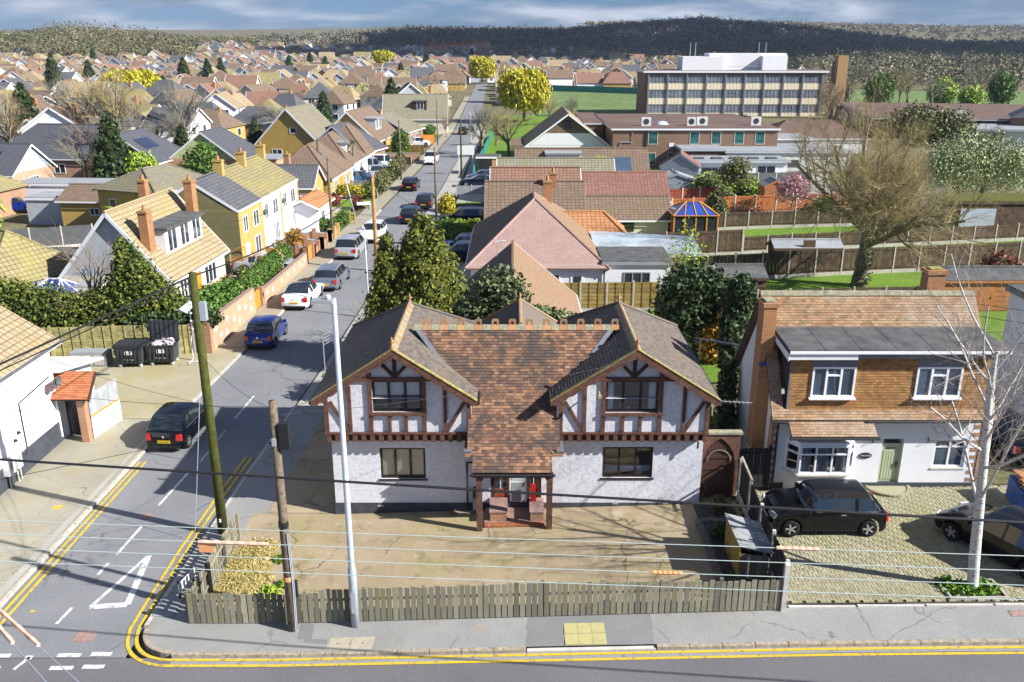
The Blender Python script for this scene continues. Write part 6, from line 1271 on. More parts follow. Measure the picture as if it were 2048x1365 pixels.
for k, (x, y, w, d, h, wm, rm, lb) in enumerate(((-33.5, 57.5, 6, 3.4, 2.4, 'render_bright', 'felt', 'white flat roofed outbuilding with dark felt behind the conifers'), (-29.6, 51.2, 4.6, 3.2, 2.2, 'render_cream', 'felt_light', 'pebbledashed garage with a pale flat roof behind the climbing frame'), (-36.0, 50, 6.5, 3, 2.2, 'render_cream', 'corrugated', 'grey garage with a ribbed roof at the far left'), (-46, 83, 9, 3.5, 2.3, 'render_grey', 'felt_light', 'long low flat roofed garage behind the dark fence'), (-52, 92, 14, 4, 2.3, 'render_bright', 'felt_light', 'row of white flat roofed garages below the solar panel bungalow'))):
    bld(lb, x, y, w, d, h, h, 'x', wall=wm, roof=rm, yaw=-4, doors=(('f', w / 2, 2.2, 1.9, 'felt_light'),), name='outbuilding', cat='outbuilding', o=.1)
# ------------------------------------------------------------ the white building on the left and its yard
wb = thing('white_building', 'white rendered building with a tan ribbed roof at the left edge', 'building', (-19.2, 0, 0))
m = MB(); m.poly([(0, 22, .9), (0, 34.4, .9), (0, 34.4, 4.55), (0, 22, 4.55)]); m.poly([(0, 34.4, .0), (-9, 34.4, .0), (-9, 34.4, 4.4), (-4.5, 34.4, 7.4), (0, 34.4, 4.55)]); m.poly([(-9, 22, 0), (0, 22, 0), (0, 22, 4.5), (-4.5, 22, 7.4), (-9, 22, 4.5)]); m.build('wall', 'render_bright', wb)
m = MB(); m.bx(-8.9, .03, 21.97, 34.43, -.2, .9); m.build('plinth', 'plinth', wb)
m = MB(); m.slab([(.35, 34.8, 4.35), (-4.5, 34.8, 7.6), (-4.5, 29.0, 7.6), (.35, 29.0, 4.35)][::1], .1); m.build('roof_slope', 'roof_tan', wb); m = MB(); m.slab([(-9.3, 21.6, 4.4), (-4.5, 21.6, 7.6), (-4.5, 34.8, 7.6), (-9.3, 34.8, 4.4)], .1); m.build('roof_slope', 'roof_tan', wb)
m = MB(); m.slab([(.35, 28.9, 4.35), (-4.5, 28.9, 7.6), (-4.5, 21.6, 7.6), (.35, 21.6, 4.35)], .1); m.build('roof_slope', 'roof_tan', wb)
m = MB(); m.bar((.38, 21.6, 4.28), (.38, 34.8, 4.28), .05, .16); m.build('fascia', 'soffit', wb); m = MB(); m.tube([(.44, 21.6, 4.33), (.44, 34.8, 4.33)], .06, 6); m.build('gutter', 'grey_frame', wb); m = MB(); m.tube([(.05, 34.2, 4.3), (.05, 34.2, .2)], .045, 6); m.build('downpipe', 'upvc_white', wb)
for y, l in ((33.6, .24), (33.9, .22)):
    e = empty('satellite_dish', (.42, y, 2.85)); e.parent = wb; m = MB(); m.lathe([(0, -.05), (.16, -.02), (l, .06)], 12, (0, 0, 0), 'x'); m.build('dish', 'grey_frame', e, smooth=True); m = MB(); m.tube([(-.4, 0, -.1), (0, 0, 0), (.3, .05, -.12)], .015, 5); m.build('arm', 'dark_metal', e)
m = MB(); m.tube([(.03, 34.0, 3.0), (.03, 31.6, 2.8), (.03, 31.6, .9), (.05, 31.4, .7)], .03, 6); m.build('waste_pipe', 'black_plastic', wb)
for y, z in ((30.9, 1.55), (31.2, 1.75)): m = MB(); m.lathe([(.0, .0), (.07, .02), (.05, .12), (0, .12)], 8, (.0, y, z), 'x'); m.build('vent', 'black_plastic', wb)
for y, w_, h_ in ((30.05, .45, .62), (30.62, .32, .6)):
    mbx = MB().bx(.03, .25, y - w_ / 2, y + w_ / 2, .55, .55 + h_).build('meter_box', 'meter_box', wb); MB().bx(.25, .256, y - .08, y + .08, .75, 1.05).build('meter_window', 'felt_light', mbx)
    for dy in (-.1, .1): m = MB(); m.tube([(.14, y + dy, .55), (.14, y + dy, -.02)], .025, 5); m.build('meter_pipe', 'render_cream', wb)
# lean-to and tiled entrance porch
m = MB(); m.bx(-3, -.0, 34.45, 37.6, 0, 2.6); m.build('lean_to_wall', 'render_bright', wb); m = MB(); m.slab([(-3, 34.45, 3.1), (.25, 34.45, 3.1), (.6, 37.7, 2.55), (-3, 37.7, 2.55)], .1); m.build('lean_to_roof', 'soffit', wb)
po = thing('entrance_porch', 'small porch with a red tiled roof and a brick pier against the white building', 'porch', (-19.15, 34.6, 0))
m = MB(); m.bx(.9, 1.2, -.55, -.2, 0, 1.95); m.build('brick_pier', 'brick_orange', po)
m = MB(); m.poly([(1.22, -.15, .0), (1.55, 1.9, .0), (1.55, 1.9, .95), (1.22, -.15, .95)]); m.build('porch_wall', 'render_bright', po); m = MB(); m.poly([(1.22, -.15, .95), (1.55, 1.9, .95), (1.55, 1.9, 1.05), (1.22, -.15, 1.05)]); m.build('porch_rail', 'orange_wood', po)
for k in range(6): a, b = k / 6, (k + .94) / 6; m = MB(); m.poly([(1.22 + .33 * a, -.15 + 2.05 * a, 1.05), (1.22 + .33 * b, -.15 + 2.05 * b, 1.05), (1.22 + .33 * b, -.15 + 2.05 * b, 2.0), (1.22 + .33 * a, -.15 + 2.05 * a, 2.0)]); m.build('porch_board', 'fence_grey', po)
MB().bx(.02, .9, .2, .26, 0, 1.95).build('door', 'door_black', po)
ev3 = Vector((-.12, 1, .62)).normalized(); P3 = Vector((-.25, -.75, 2.02)); pp = [(0, 0), (1.75, 0), (1.75, 1.5), (0, 1.5)]; base = MB(); base.slab([P3 + Vector((a, 0, 0)) + ev3 * b for a, b in pp], .08); base.build('roof_bed', 'timber_dark', po)
piece_mat('tile_porch', [(0, (.38, .12, .06)), (.5, (.50, .19, .085)), (1, (.42, .16, .08))], (.25, .12, .07), .4, 1.5)
tile_roof(po, P3 + Vector((1, 0, 0)).cross(ev3).normalized() * .005, (1, 0, 0), ev3, pp, 'tile_porch', .2, .12, .02, 'roof_tile', 60, 'roof_tiles')
m = MB(); a0 = P3 + ev3 * 1.5; m.slab([a0 + Vector((1.75, 0, 0)), a0 + Vector((0, 0, 0)), a0 + Vector((0, .9, -.45)), a0 + Vector((1.95, .9, -.45))][::-1], .06); m.build('back_slope', 'felt', po); m = MB(); m.bar(P3 + Vector((1.78, 0, -.05)), a0 + Vector((1.78, 0, -.05)), .05, .16); m.build('barge_board', 'timber_dark', po)
# bins
def wheelie(label, x, y, rz, open_):
    t = thing('wheeled_bin', label, 'bin', (x, y, 0), R(rz)); m = MB(); a = [(-.62, -.42), (.62, -.42), (.62, .42), (-.62, .42)]; b = [(-.72, -.5), (.72, -.5), (.72, .5), (-.72, .5)]
    for i in range(4): j = (i + 1) % 4; m.poly([(*a[i], .2), (*a[j], .2), (*b[j], 1.12), (*b[i], 1.12)])
    m.poly([(*p, .2) for p in a[::-1]]); m.build('tub', 'bin_grey', t)
    m = MB()
    for s in (-1, 1): m.bx(-.76, .76, s * .5 - .03, s * .5 + .03, 1.09, 1.15); m.bx(s * .72 - .03, s * .72 + .03, -.5, .5, 1.095, 1.145)
    for k in range(6): x_ = -.55 + k * .22; m.bx(x_ - .03, x_ + .03, -.52, -.45, .3, 1.05)
    m.build('rim', 'bin_lid', t)
    l = MB(); l.v = []; l.bx(-.76, .76, -.05, 1.02, 0, .06)
    for k in range(6): x_ = -.6 + k * .24; l.bx(x_ - .06, x_ + .06, 0, .98, .06, .1)
    o = l.build('lid', 'bin_lid', t); o.location = (0, .5, 1.16); o.rotation_euler = (R(180 - 100), 0, math.pi * 0) if open_ else (0, 0, math.pi)
    pl = MB().bx(-.18, .2, -.51, -.49, .72, .92).build('label_plate', 'white_plastic', t); link('lettering', text_mesh('Trade Waste', .1, 'white_ink', .001), t, mat4=Matrix.Translation((0, -.49, .45)) @ Matrix.Rotation(R(84), 4, 'X')); link('lettering', text_mesh('General Waste Only', .07, 'black_ink', .001), pl, mat4=Matrix.Translation((.01, -.515, .82)) @ Matrix.Scale(.5, 4) @ Matrix.Rotation(R(90), 4, 'X'))
    wm = MB().lathe([(0, -.03), (.09, -.03), (.1, 0), (.09, .03), (0, .03)], 10, (0, 0, 0), 'y').mesh('castor', 'white_plastic', True)
    for sx in (-.52, .52):
        for sy in (-.34, .34): link('castor', wm, t, (sx, sy, .1))
    if open_:
        link('rubbish', foliage_mesh('rubbish', [(0, 0, 1.12, .6, .38, .14), (.2, .1, 1.2, .35, .3, .12)], 130, .28, 'bag', 3, .3, 1.1, .6, jitter=.5), t)
    return t
wheelie('dark grey four-wheeled bin with its lid shut by the timber fence', -20.0, 43.6, 3, False); wheelie('dark grey four-wheeled bin with its lid thrown open and rubbish inside', -18.45, 43.9, 4, True)
m = MB(); m.bx(-.95, .95, -.4, .4, 0, .75); m.bx(-.75, .75, -.3, .3, .75, .78); t = thing('concrete_block', 'long grey concrete block standing against the timber fence', 'block', (-22.2, 43.7, 0)); m.build('block', 'felt_light', t)
for k in range(3): MB().bx(-.9 + k * .6, -.4 + k * .6, -.42, -.4, .1, .65).build('face_panel', 'concrete', t)
panel_fence('panel_fence', 'greenish timber fence panels behind the bins', (-26.4, 44.6), (-18.2, 45.4), 5, 1.75, 'fence_green', 'fence_green', .02, 0, horiz=12)
panel_fence('panel_fence', 'yellow-green slatted gate panel beside the open bin', (-18.15, 45.35), (-17.3, 45.5), 1, 1.7, 'fence_green', 'conc_post', .02, 0, horiz=14)
m = MB(); m.bx(-17.25, -16.85, 45.45, 45.6, 0, 1.9); tag(m.build('concrete_slab', 'conc_post'), 'upright grey concrete slab between the slatted panel and the brick wall', 'slab')
bf = thing('barrier_frame', 'leaning white tubular barrier frame in front of the brick wall', 'barrier', (-16.75, 44.1, 0)); m = MB(); m.tube([(-.35, .3, .05), (-.3, .25, 1.35), (.1, .15, 1.5), (.35, -.1, .1)], .025, 6); m.tube([(-.5, -.15, .05), (.55, .0, .05)], .025, 6); m.tube([(-.35, .3, .06), (-.3, -.5, .05)], .025, 6); m.build('frame', 'white_plastic', bf)
# brick wall with white diamonds, orange gates, hedge
bw = thing('brick_garden_wall', 'brick garden wall patterned with white diamonds along the pavement', 'wall', (0, 0, 0))
wy = lambda y: xl(y) - 1.62
def wseg(a, b, h0, h1, mat='brick_peach', nm='wall'):
    m = MB(); x0, x1 = wy(a), wy(b); m.prism([(x0, a, -.1), (x1, b, -.1), (x1, b, h1), (x0, a, h0)], (-.24, 0, 0)); o = m.build(nm, mat, bw, fix=True); m = MB(); m.prism([(x0 + .03, a, h0 + .003), (x1 + .03, b, h1 + .003), (x1 + .03, b, h1 + .06), (x0 + .03, a, h0 + .06)], (-.3, 0, 0)); m.build('coping', 'rust_pink', bw, fix=True)
wseg(45.6, 53.3, 1.75, 1.55); wseg(55.0, 58.4, .95, .9); wseg(58.4, 66.3, .9, .85)
for y in (45.6, 54.85, 66.4, 68.3): h = 1.8 if y < 46 else 1.25; x = wy(y); MB().bx(x - .28, x + .05, y - .18, y + .18, 0, h).build('pier', 'brick_orange', bw)
m = MB(); m.bx(-17.6, wy(45.5) - .25, 45.45, 45.65, -.1, 1.7); m.build('return_wall', 'brick_dark', bw)
dm = [(46.4, 1.1), (47.1, .55), (48.2, 1.15), (48.0, .4), (49.3, .8), (50.3, 1.15), (50.2, .4), (51.4, .9), (52.5, 1.2), (52.4, .5), (55.8, .6), (57.0, .5), (59.2, .55), (60.8, .5), (62.4, .5), (64, .45), (65.4, .5)]
for y, z in dm:
    x = wy(y) + .012; s = .17; m = MB()
    for dy, dz in ((0, 1), (-1, 0), (0, 0), (1, 0), (0, -1)): m.bx(x - .004, x + .008, y + dy * .16 - .1, y + dy * .16 + .1, z + dz * .11 - .05, z + dz * .11 + .05)
    m.build('white_brick_diamond', 'white_plastic', bw)
def slat_gate(label, y0, y1, h):
    t = thing('timber_gate', label, 'gate', (wy((y0 + y1) / 2) - .1, y0, 0)); L = y1 - y0; n = int(L / .13)
    for k in range(n): MB().bx(-.015, .015, k * L / n + .005, (k + 1) * L / n - .005, .06, h - .1 * abs(2 * k / n - 1)).build('slat', 'orange_wood', t)
    for z in (.3, h - .35): MB().bx(.018, .045, 0, L, z, z + .09).build('rail', 'orange_wood', t)
    return t
slat_gate('orange timber gate in the middle of the diamond patterned wall', 53.35, 54.6, 1.25); slat_gate('orange timber drive gate at the far end of the diamond patterned wall', 66.6, 68.15, 1.2)
shrub('hedge', 'long clipped green hedge behind the diamond patterned brick wall', 'hedge', (-17.4, 60, 0), [(.0, -5.0 + k * 1.05, .95 + .04 * (k % 3), .68, .85, .72) for k in range(11)], 12000, .1, 'leaf_hedge', seed=31, shell=.7)
shrub('laurel_hedge', 'broad green laurel behind the nearest part of the diamond wall', 'hedge', (-17.7, 50.5, 0), [(0, -2.6, 1.3, .9, 1.1, .75), (-.3, -1.0, 1.5, 1.1, 1.2, .8), (-.3, .8, 1.5, 1.1, 1.2, .8), (0, 2.4, 1.3, .9, 1.0, .8), (-1.4, -2, 1.3, 1, 1.2, .7), (-1.4, 1.2, 1.0, .9, 1.2, .7)], 9000, .15, 'leaf_hedge', seed=32)
shrub('flowering_shrub', 'yellow-green rounded shrub in front of the chalet house door', 'shrub', (-19.1, 55.6, 0), [(0, 0, .7, .6, .6, .65), (.4, .9, .45, .4, .5, .4)], 1800, .09, 'leaf_lime', seed=33)
for k, (x, y) in enumerate(((-18.9, 60.2), (-18.2, 61.2), (-18.7, 58.4))):
    t = thing('plant_pot', ('large terracotta pot on the chalet patio', 'small terracotta pot by the white kerb', 'terracotta pot below the flowering shrub')[k], 'pot', (x, y, 0)); s = (1.2, .6, .8)[k]; m = MB(); m.lathe([(.0, 0), (.2 * s, 0), (.3 * s, .45 * s), (.34 * s, .47 * s), (.3 * s, .5 * s), (.0, .46 * s)], 10); m.build('pot', 'terracotta', t); link('plant', foliage_mesh('plant', [(0, 0, .6 * s, .2 * s, .2 * s, .2 * s)], 60, .1, 'leaf_lime', 40 + k), t)
shrub('border_plants', 'mixed low green plants behind the laurel on the chalet lawn', 'shrub', (-19.6, 58, 0), [(0, -4, .4, .5, .6, .4), (.3, -2.6, .3, .5, .5, .3), (-.2, 1.6, .4, .4, .5, .4), (.2, 3.6, .5, .5, .5, .5)], 2200, .1, 'leaf_olive', seed=44)
sheet('lawn', [-20.5, -18.1], [49, 57], .0, 'lawn')
# big bushes in front of the chalet
shrub('evergreen_bush', 'sprawling golden green evergreen bush above the timber fence', 'bush', (-21.6, 47.2, 0), [(0, 0, 2.0, 2.2, 1.3, 1.5), (1.5, .2, 2.4, 1.6, 1.2, 1.3), (-1.6, 0, 1.7, 1.8, 1.2, 1.3), (.6, .4, 3.5, 1.4, 1.1, 1.2), (.2, .6, 4.6, .8, .7, .9), (2.4, .3, 1.5, 1.0, 1, 1.0), (0, .5, 5.3, .4, .4, .6)], 26000, .12, 'leaf_green_gold', 'core_green', 35, droop=.6)
shrub('evergreen_bush', 'dark green evergreen bush behind the white building', 'bush', (-26.0, 47.0, 0), [(0, 0, 1.8, 2.0, 1.3, 1.5), (-2, .3, 2.1, 1.8, 1.3, 1.5), (2, 0, 1.5, 1.4, 1.2, 1.2), (-3.6, .5, 2.4, 1.5, 1.2, 1.5)], 22000, .12, 'leaf_green_gold', 'core_green', 36, droop=.6)
shrub('ivy_swag', 'dark green ivy hanging over the fence above the open bin', 'ivy', (-18.6, 45.6, 0), [(-1.2, 0, 1.75, .8, .4, .5), (.0, .1, 1.9, .9, .4, .4), (1.8, .3, 1.9, .9, .5, .5), (-2.1, -.05, 1.3, .45, .3, .5)], 4000, .14, 'leaf_dark', seed=37)
bare_tree('bare_tree', 'thin many-stemmed bare tree in front of the chalet gable', (-24.2, 48.6, 0), 3.4, .12, 41, [(8, 1.0, (12, 38), .1, 4, .08, .15), (5, .6, (20, 45), .06, 4, .12, .2), (5, .5, (20, 50), .03, 3, .15, .2), (3, .5, (20, 50), 0, 2, .15, .2), (0, 0, (0, 0), 0, 1, 0, 0)], 'twig_brown', 'twig_brown')
sh = thing('summerhouse', 'small summerhouse with a pale blue ribbed roof behind the brick wall', 'shed', (-18.3, 47.2, 0)); m = MB(); m.bx(-.9, .9, -.7, .7, 0, 1.7); m.build('wall', 'shed_blue', sh)
for s in (-1, 1): m = MB(); m.slab([(s * 1.1, -.85, 1.65), (0, -.85, 2.25), (0, .85, 2.25), (s * 1.1, .85, 1.65)] if s < 0 else [(0, -.85, 2.25), (1.1, -.85, 1.65), (1.1, .85, 1.65), (0, .85, 2.25)], .05); m.build('roof_slope', 'clad_blue', sh)
def conservatory(label, x, y, W, D, h, fr, rf, wallm='upvc_white', rz=0):
    t = thing('conservatory', label, 'conservatory', (x, y, gz(x, y)), R(rz)); MB().bx(0, W, 0, D, 0, .5).build('dwarf_wall', wallm, t); n = 4
    for i in range(n + 1):
        for a, b in ((W * i / n, 0), (W * i / n, D)): MB().bx(a - .05, a + .05, b - .05, b + .05, .5, h).build('post', fr, t)
    for i in range(1, 3): MB().bx(-.05, .05, D * i / 3 - .05, D * i / 3 + .05, .5, h).build('post', fr, t); MB().bx(W - .05, W + .05, D * i / 3 - .05, D * i / 3 + .05, .5, h).build('post', fr, t)
    MB().bx(.03, W - .03, .01, .03, .5, h).build('glazing', 'glass_dark', t); MB().bx(W - .03, W - .01, .03, D, .5, h).build('glazing', 'glass_dark', t); MB().bx(.01, .03, .03, D, .5, h).build('glazing', 'glass_dark', t)
    ap0, ap1 = Vector((W * .35, D / 2, h + .9)), Vector((W * .65, D / 2, h + .9)); C = [Vector((-.1, -.1, h)), Vector((W + .1, -.1, h)), Vector((W + .1, D + .1, h)), Vector((-.1, D + .1, h))]
    for P in ([C[0], C[1], ap1, ap0], [C[1], C[2], ap1], [C[2], C[3], ap0, ap1], [C[3], C[0], ap0]): m = MB(); m.slab(P, .03); m.build('roof_pane', rf, t)
    for a, b in ((C[0], ap0), (C[3], ap0), (C[1], ap1), (C[2], ap1), (ap0, ap1), (C[0], C[1]), (C[1], C[2]), (C[2], C[3]), (C[3], C[0]), ((C[0] + C[1]) / 2, (ap0 + ap1) / 2), ((C[1] + C[2]) / 2, ap1), (C[0].lerp(C[1], .75), ap1), (C[0].lerp(C[1], .25), ap0)): m = MB(); m.bar(a + Vector((0, 0, .03)), b + Vector((0, 0, .03)), .07, .06); m.build('glazing_bar', fr, t)
    return t
conservatory('white framed conservatory with a blue tinted roof behind the evergreen bushes', -28.6, 49.5, 2.6, 2.6, 1.9, 'upvc_white', 'cons_blue'); conservatory('white framed conservatory with blue roof panes behind the brown bungalows', -31.8, 104, 3.6, 4, 2.0, 'upvc_white', 'cons_blue')
# stepped brick garden walls of the terrace
gw = thing('stepped_garden_walls', 'low red brick front garden walls with piers and curved copings at the terrace', 'wall', (0, 0, 0))
for k, y in enumerate((68.6, 71.4, 74.3)):
    x1 = xl(y) - 1.7; x0 = -19.6
    for j in range(3):
        a, b = x0 + (x1 - x0) * j / 3, x0 + (x1 - x0) * (j + 1) / 3; MB().bx(a, b, y - .11, y + .11, 0, .75).build('wall_panel', 'brick_orange', gw); MB().bx(b - .16, b + .16, y - .17, y + .17, 0, 1.15).build('pier', 'brick_orange', gw); m = MB(); m.tube([(a, y, .85), ((a + b) / 2, y, .72), (b, y, .85)], .12, 5); m.build('coping', 'felt_light', gw)
for y in (68.6, 70, 71.4, 72.8, 74.3, 75.8, 77.3): x = xl(y) - 1.7; MB().bx(x - .16, x + .16, y - .17, y + .17, 0, 1.05).build('pier', 'brick_yellow' if y > 74 else 'brick_orange', gw)
for a, b in ((68.6, 70), (71.4, 72.8), (74.3, 77.3)): x = xl((a + b) / 2) - 1.7; MB().bx(x - .1, x + .1, a + .17, b - .17, 0, .6).build('wall_panel', 'brick_orange', gw)
tr = thing('trellis_fence', 'orange slatted fence with arched trellis tops below the yellow terrace', 'fence', (-20.6, 63.0, 0))
for k in range(2):
    for j in range(9): MB().bx(k * 1.9, k * 1.9 + 1.8, -.02, .01, .25 + j * .1, .34 + j * .1).build('slat', 'orange_wood', tr)
    m = MB(); P = arcpts((k * 1.9 + .9, .95), 1.05, 150, 30, 8); m.tube([(a, 0, b) for a, b in P], .03, 5); m.build('arched_trellis', 'orange_wood', tr); m = MB()
    for j in range(10): u = k * 1.9 + .05 + j * .18; m.bar((u, 0, 1.15), (u + .14, 0, 1.38), .02, .015); m.bar((u + .14, 0, 1.15), (u, 0, 1.38), .02, .015)
    o_ = m.build('lattice', 'orange_wood', tr); o_['kind'] = 'stuff'
for k in range(3): MB().bx(k * 1.9 - .1, k * 1.9, -.05, .05, 0, 1.5).build('post', 'conc_post', tr)
shrub('red_tipped_shrub', 'orange and green photinia among the terrace garden walls', 'shrub', (-17.6, 70, 0), [(0, 0, 1.3, .6, .6, .7), (.1, 0, .8, .5, .5, .6)], 1800, .1, 'leaf_autumn', 'core_gold', 51); shrub('hedge', 'square green hedge behind the terrace garden walls', 'hedge', (-17.3, 78.4, 0), [(-1.2, 0, .7, .9, .5, .6), (.2, 0, .7, .9, .5, .6), (1.3, 0, .7, .7, .5, .6)], 3500, .12, 'leaf_hedge', seed=52); shrub('hedge', 'short green hedge beside the pavement poles', 'hedge', (-15.9, 82, 0), [(0, 0, .6, .6, .9, .6), (0, 1.3, .6, .6, .8, .6)], 2600, .12, 'leaf_hedge', seed=53)
slat_gate('tall orange arched gate beside the terrace end house', 79.3, 80.5, 1.7).location = (-18.9, 79.3, 0)
fr = thing('slatted_screen', 'yellow timber screen posts under the orange porch roof', 'screen', (-17.6, 82.4, 0))
for k in range(7): MB().bx(k * .45, k * .45 + .12, -.06, .06, 0, 1.3 if k % 2 else .9).build('post', 'brick_yellow', fr)
for k in range(3): MB().bx(.12, 2.7, -.03, .03, .3 + .3 * k, .42 + .3 * k).build('rail', 'brick_yellow', fr)
shrub('yellow_hedge', 'bright yellow hedge on the corner lawn by the leaning post', 'hedge', (-18.2, 97, 0), [(-1.6, 0, .8, 1, .7, .7), (0, 0, .9, 1, .7, .7), (1.4, -.1, .8, .9, .7, .6)], 3600, .14, 'leaf_yellow', 'core_gold', 54); shrub('green_bush', 'dark green bush at the end of the yellow hedge', 'bush', (-15.9, 97.2, 0), [(0, 0, .8, .9, .8, .8)], 1500, .14, 'leaf_hedge', seed=55); shrub('tall_hedge', 'tall green hedge beside the white picket fence', 'hedge', (-14.9, 101.5, 0), [(0, -2, 1.1, .8, 1.5, 1), (0, 0, 1.3, .9, 1.5, 1.2), (0, 2, 1.2, .8, 1.5, 1.1)], 4200, .15, 'leaf_olive', 'core_olive', 56)
sheet('lawn', [-21.5, -15.2], [91.5, 96], .0, 'lawn')
for k, (x, y) in enumerate(((-18.6, 92.2), (-15.9, 90.4), (-21.0, 94.6))): shrub('red_shrub', ('dark red spiky shrub on the corner lawn', 'dark red shrub by the street name plate', 'dark red shrub against the yellow cottage')[k], 'shrub', (x, y, 0), [(0, 0, .6, .5, .5, .6)], 500, .16, 'leaf_red', 'core_olive', 57 + k, aspect=3)
pf = thing('white_picket_fence', 'white picket fence along the pavement beside the tall hedge', 'fence', (0, 0, 0)); pm = MB().bx(-.01, .01, -.05, .05, 0, 1.0).mesh('picket', 'render_cream')
for k in range(40): y = 98 + k * .25; link('picket', pm, pf, (xl(y) - 1.85, y, 0))
for z in (.3, .8): m = MB(); m.bar((xl(98) - 1.9, 98, z), (xl(108) - 1.9, 108, z), .04, .08); m.build('rail', 'render_cream', pf)
panel_fence('panel_fence', 'pale grey fence panels closing the drive by the red hatchback', (-22, 104.2), (-15.5, 103.4), 4, 1.0, 'fence_grey', 'conc_pale', .1); panel_fence('panel_fence', 'low brick and timber fence across the drive beyond the vans', (-20, 126.5), (-14.2, 125.5), 4, 1.1, 'fence_dark', 'conc_post', .1)
panel_fence('panel_fence', 'orange timber fence panels far along the left pavement', (-21.5, 152.6), (-13.4, 154), 5, 1.5, 'orange_wood', 'orange_wood', .02); panel_fence('panel_fence', 'ochre timber fence beyond the round green bush', (-21.5, 138.5), (-13.6, 137.5), 5, 1.5, 'fence_amber', 'fence_amber', .02)
bwl = thing('brick_garden_wall', 'low chequered brick wall around the drive with the vans', 'wall', (-20.5, 130, 0)); MB().bx(0, 7, -.12, .12, 0, 1.1).build('wall', 'brick_mixed', bwl); MB().bx(-.05, 7.05, -.15, .15, 1.103, 1.16).build('coping', 'felt_light', bwl)
shrub('round_bush', 'round dark green bush in front of the ochre fence', 'bush', (-17.0, 136, 0), [(0, 0, 1.9, 1.3, 1.2, 1.9)], 3000, .17, 'leaf_hedge', seed=61); shrub('drive_hedge', 'green hedge between the vans and the pavement', 'hedge', (-15.0, 115, 0), [(0, -3, .8, .7, 1.4, .9), (0, -1, 1.0, .8, 1.4, 1.0), (0, 1.2, 1.1, .8, 1.4, 1.1), (.1, 3.4, 1.2, .7, 1.3, 1.3)], 4200, .17, 'leaf_olive', 'core_olive', 62)
panel_fence('panel_fence', 'dark slate grey fence panels in front of the palms', (-46.5, 69), (-35.5, 73.5), 5, 1.7, 'grey_frame', 'conc_pale', .15); panel_fence('panel_fence', 'red-brown fence behind the chalet house', (-33, 58.5), (-28, 62), 3, 1.6, 'red_wood', 'conc_post', .1, 0, horiz=8); panel_fence('panel_fence', 'brown slatted fence behind the goal frame', (-30.5, 50.2), (-26.5, 52), 2, 1.7, 'fence_dark', 'conc_post', .1, 0, horiz=10)
gf = thing('goal_frame', 'small white football goal frame behind the evergreen bushes', 'goal', (-28.2, 48.4, 0)); m = MB(); m.tube([(0, 0, 0), (0, 0, 1.9), (1.9, .3, 1.9), (1.9, .3, 0)], .04, 6); m.build('frame', 'white_plastic', gf)
def palm(label, x, y, h, n=26, fl=1.5, seed=1, mat='leaf_lime'):
    q = random.Random(seed); t = thing('palm', label, 'palm', (x, y, 0)); m = MB(); m.tube([(0, 0, 0), (.05, 0, h)], [.16, .12], 7); m.build('trunk', 'bark', t)
    for k in range(n):
        a = q.uniform(0, 6.28); e = q.uniform(-.4, 1.2); P = []; m = MB(); L_ = fl * q.uniform(.7, 1.1)
        for i in range(6): u = i / 5; r_ = L_ * u * math.cos(e * (1 - .6 * u)); z_ = h + L_ * u * math.sin(e) - .55 * L_ * u * u; P.append(Vector((r_ * math.cos(a), r_ * math.sin(a), z_)))
        sd = Vector((-math.sin(a), math.cos(a), 0))
        for i in range(5): w0, w1 = .09 * (1 - abs(2 * i / 5 - 1) ** 2) + .015, .09 * (1 - abs(2 * (i + 1) / 5 - 1) ** 2) + .01; m.poly([P[i] - sd * w0, P[i + 1] - sd * w1, P[i + 1] + sd * w1, P[i] + sd * w0])
        m.build('frond', mat, t)
palm('spiky palm in front of the small yellow brick house', -33.5, 74.5, 2.6, 24, 1.5, 3); palm('palm on the pavement side of the dark slate fence', -43.5, 73.5, 3.4, 24, 1.6, 4); palm('slim palm tree beside the brown bungalow drive', -19.6, 110, 4.6, 22, 1.3, 5, 'leaf_olive')
shrub('round_topiary', 'yellow-green round tree in front of the slate fence', 'bush', (-42.2, 70, 0), [(0, 0, 1.3, 1, 1, 1.1), (.2, 0, 2.5, .8, .8, .7)], 3000, .15, 'leaf_lime', seed=65)
for k, (x, y, h, s) in enumerate(((-31.0, 61.5, 2.6, 71), (-36, 62.5, 2.6, 72))): bare_tree('bare_shrub', ('reddish bare shrub nearest the chalet chimney', 'bare brown shrub below the slate fence')[k], (x, y, 0), h * .55, .1, s, [(8, .9, (15, 45), .08, 3, .1, .1), (6, .6, (20, 50), .05, 3, .15, .2), (5, .6, (20, 50), .02, 2, .15, .2), (0, 0, (0, 0), 0, 1, 0, 0)], 'twig_brown', 'twig_brown', cat='shrub')
# ------------------------------------------------------------ bungalows right of the side road
bld('bungalow with a steep brown roof, its left slope coloured as shaded, directly behind the half-timbered house', -3.3, 38.6, 6.7, 9.8, 2.6, 5.45, 'y', (0, 0), 'render_white', 'roof_b1', 0, roof2='roof_shaded', ridge_m='roof_b1', z=0)
t = bld('white bungalow with a large faded pink hipped roof', -2.6, 54.2, 8.4, 13, 2.6, 5.5, 'y', (7.4, 3.2), 'render_white', 'roof_b1', 0, roof2='roof_shaded', hiproof='roof_pink', ridge_m='roof_pink', z=.25, wins=(('f', 5.4, 1.0, .5, 1.0, 1), ('f', 4.3, 1.2, .9, 1, 2)), doors=(('f', 6.75, .85, 2.0, 'upvc_white'),), chim=((5.2, 10.8, .6, .7, 6.3, 'brick_chimney', 3),), o=.35)  # left slope takes the darker tile colour that paints in its shade
add_box(t, 'door_pane', 'glass_dark', 6.5, 7.0, -.06, -.035, .5, 1.85); m = MB(); m.tube([(8.45, -.1, 0), (8.45, -.1, 2.5)], .05, 6); m.build('downpipe', 'grey_frame', t)
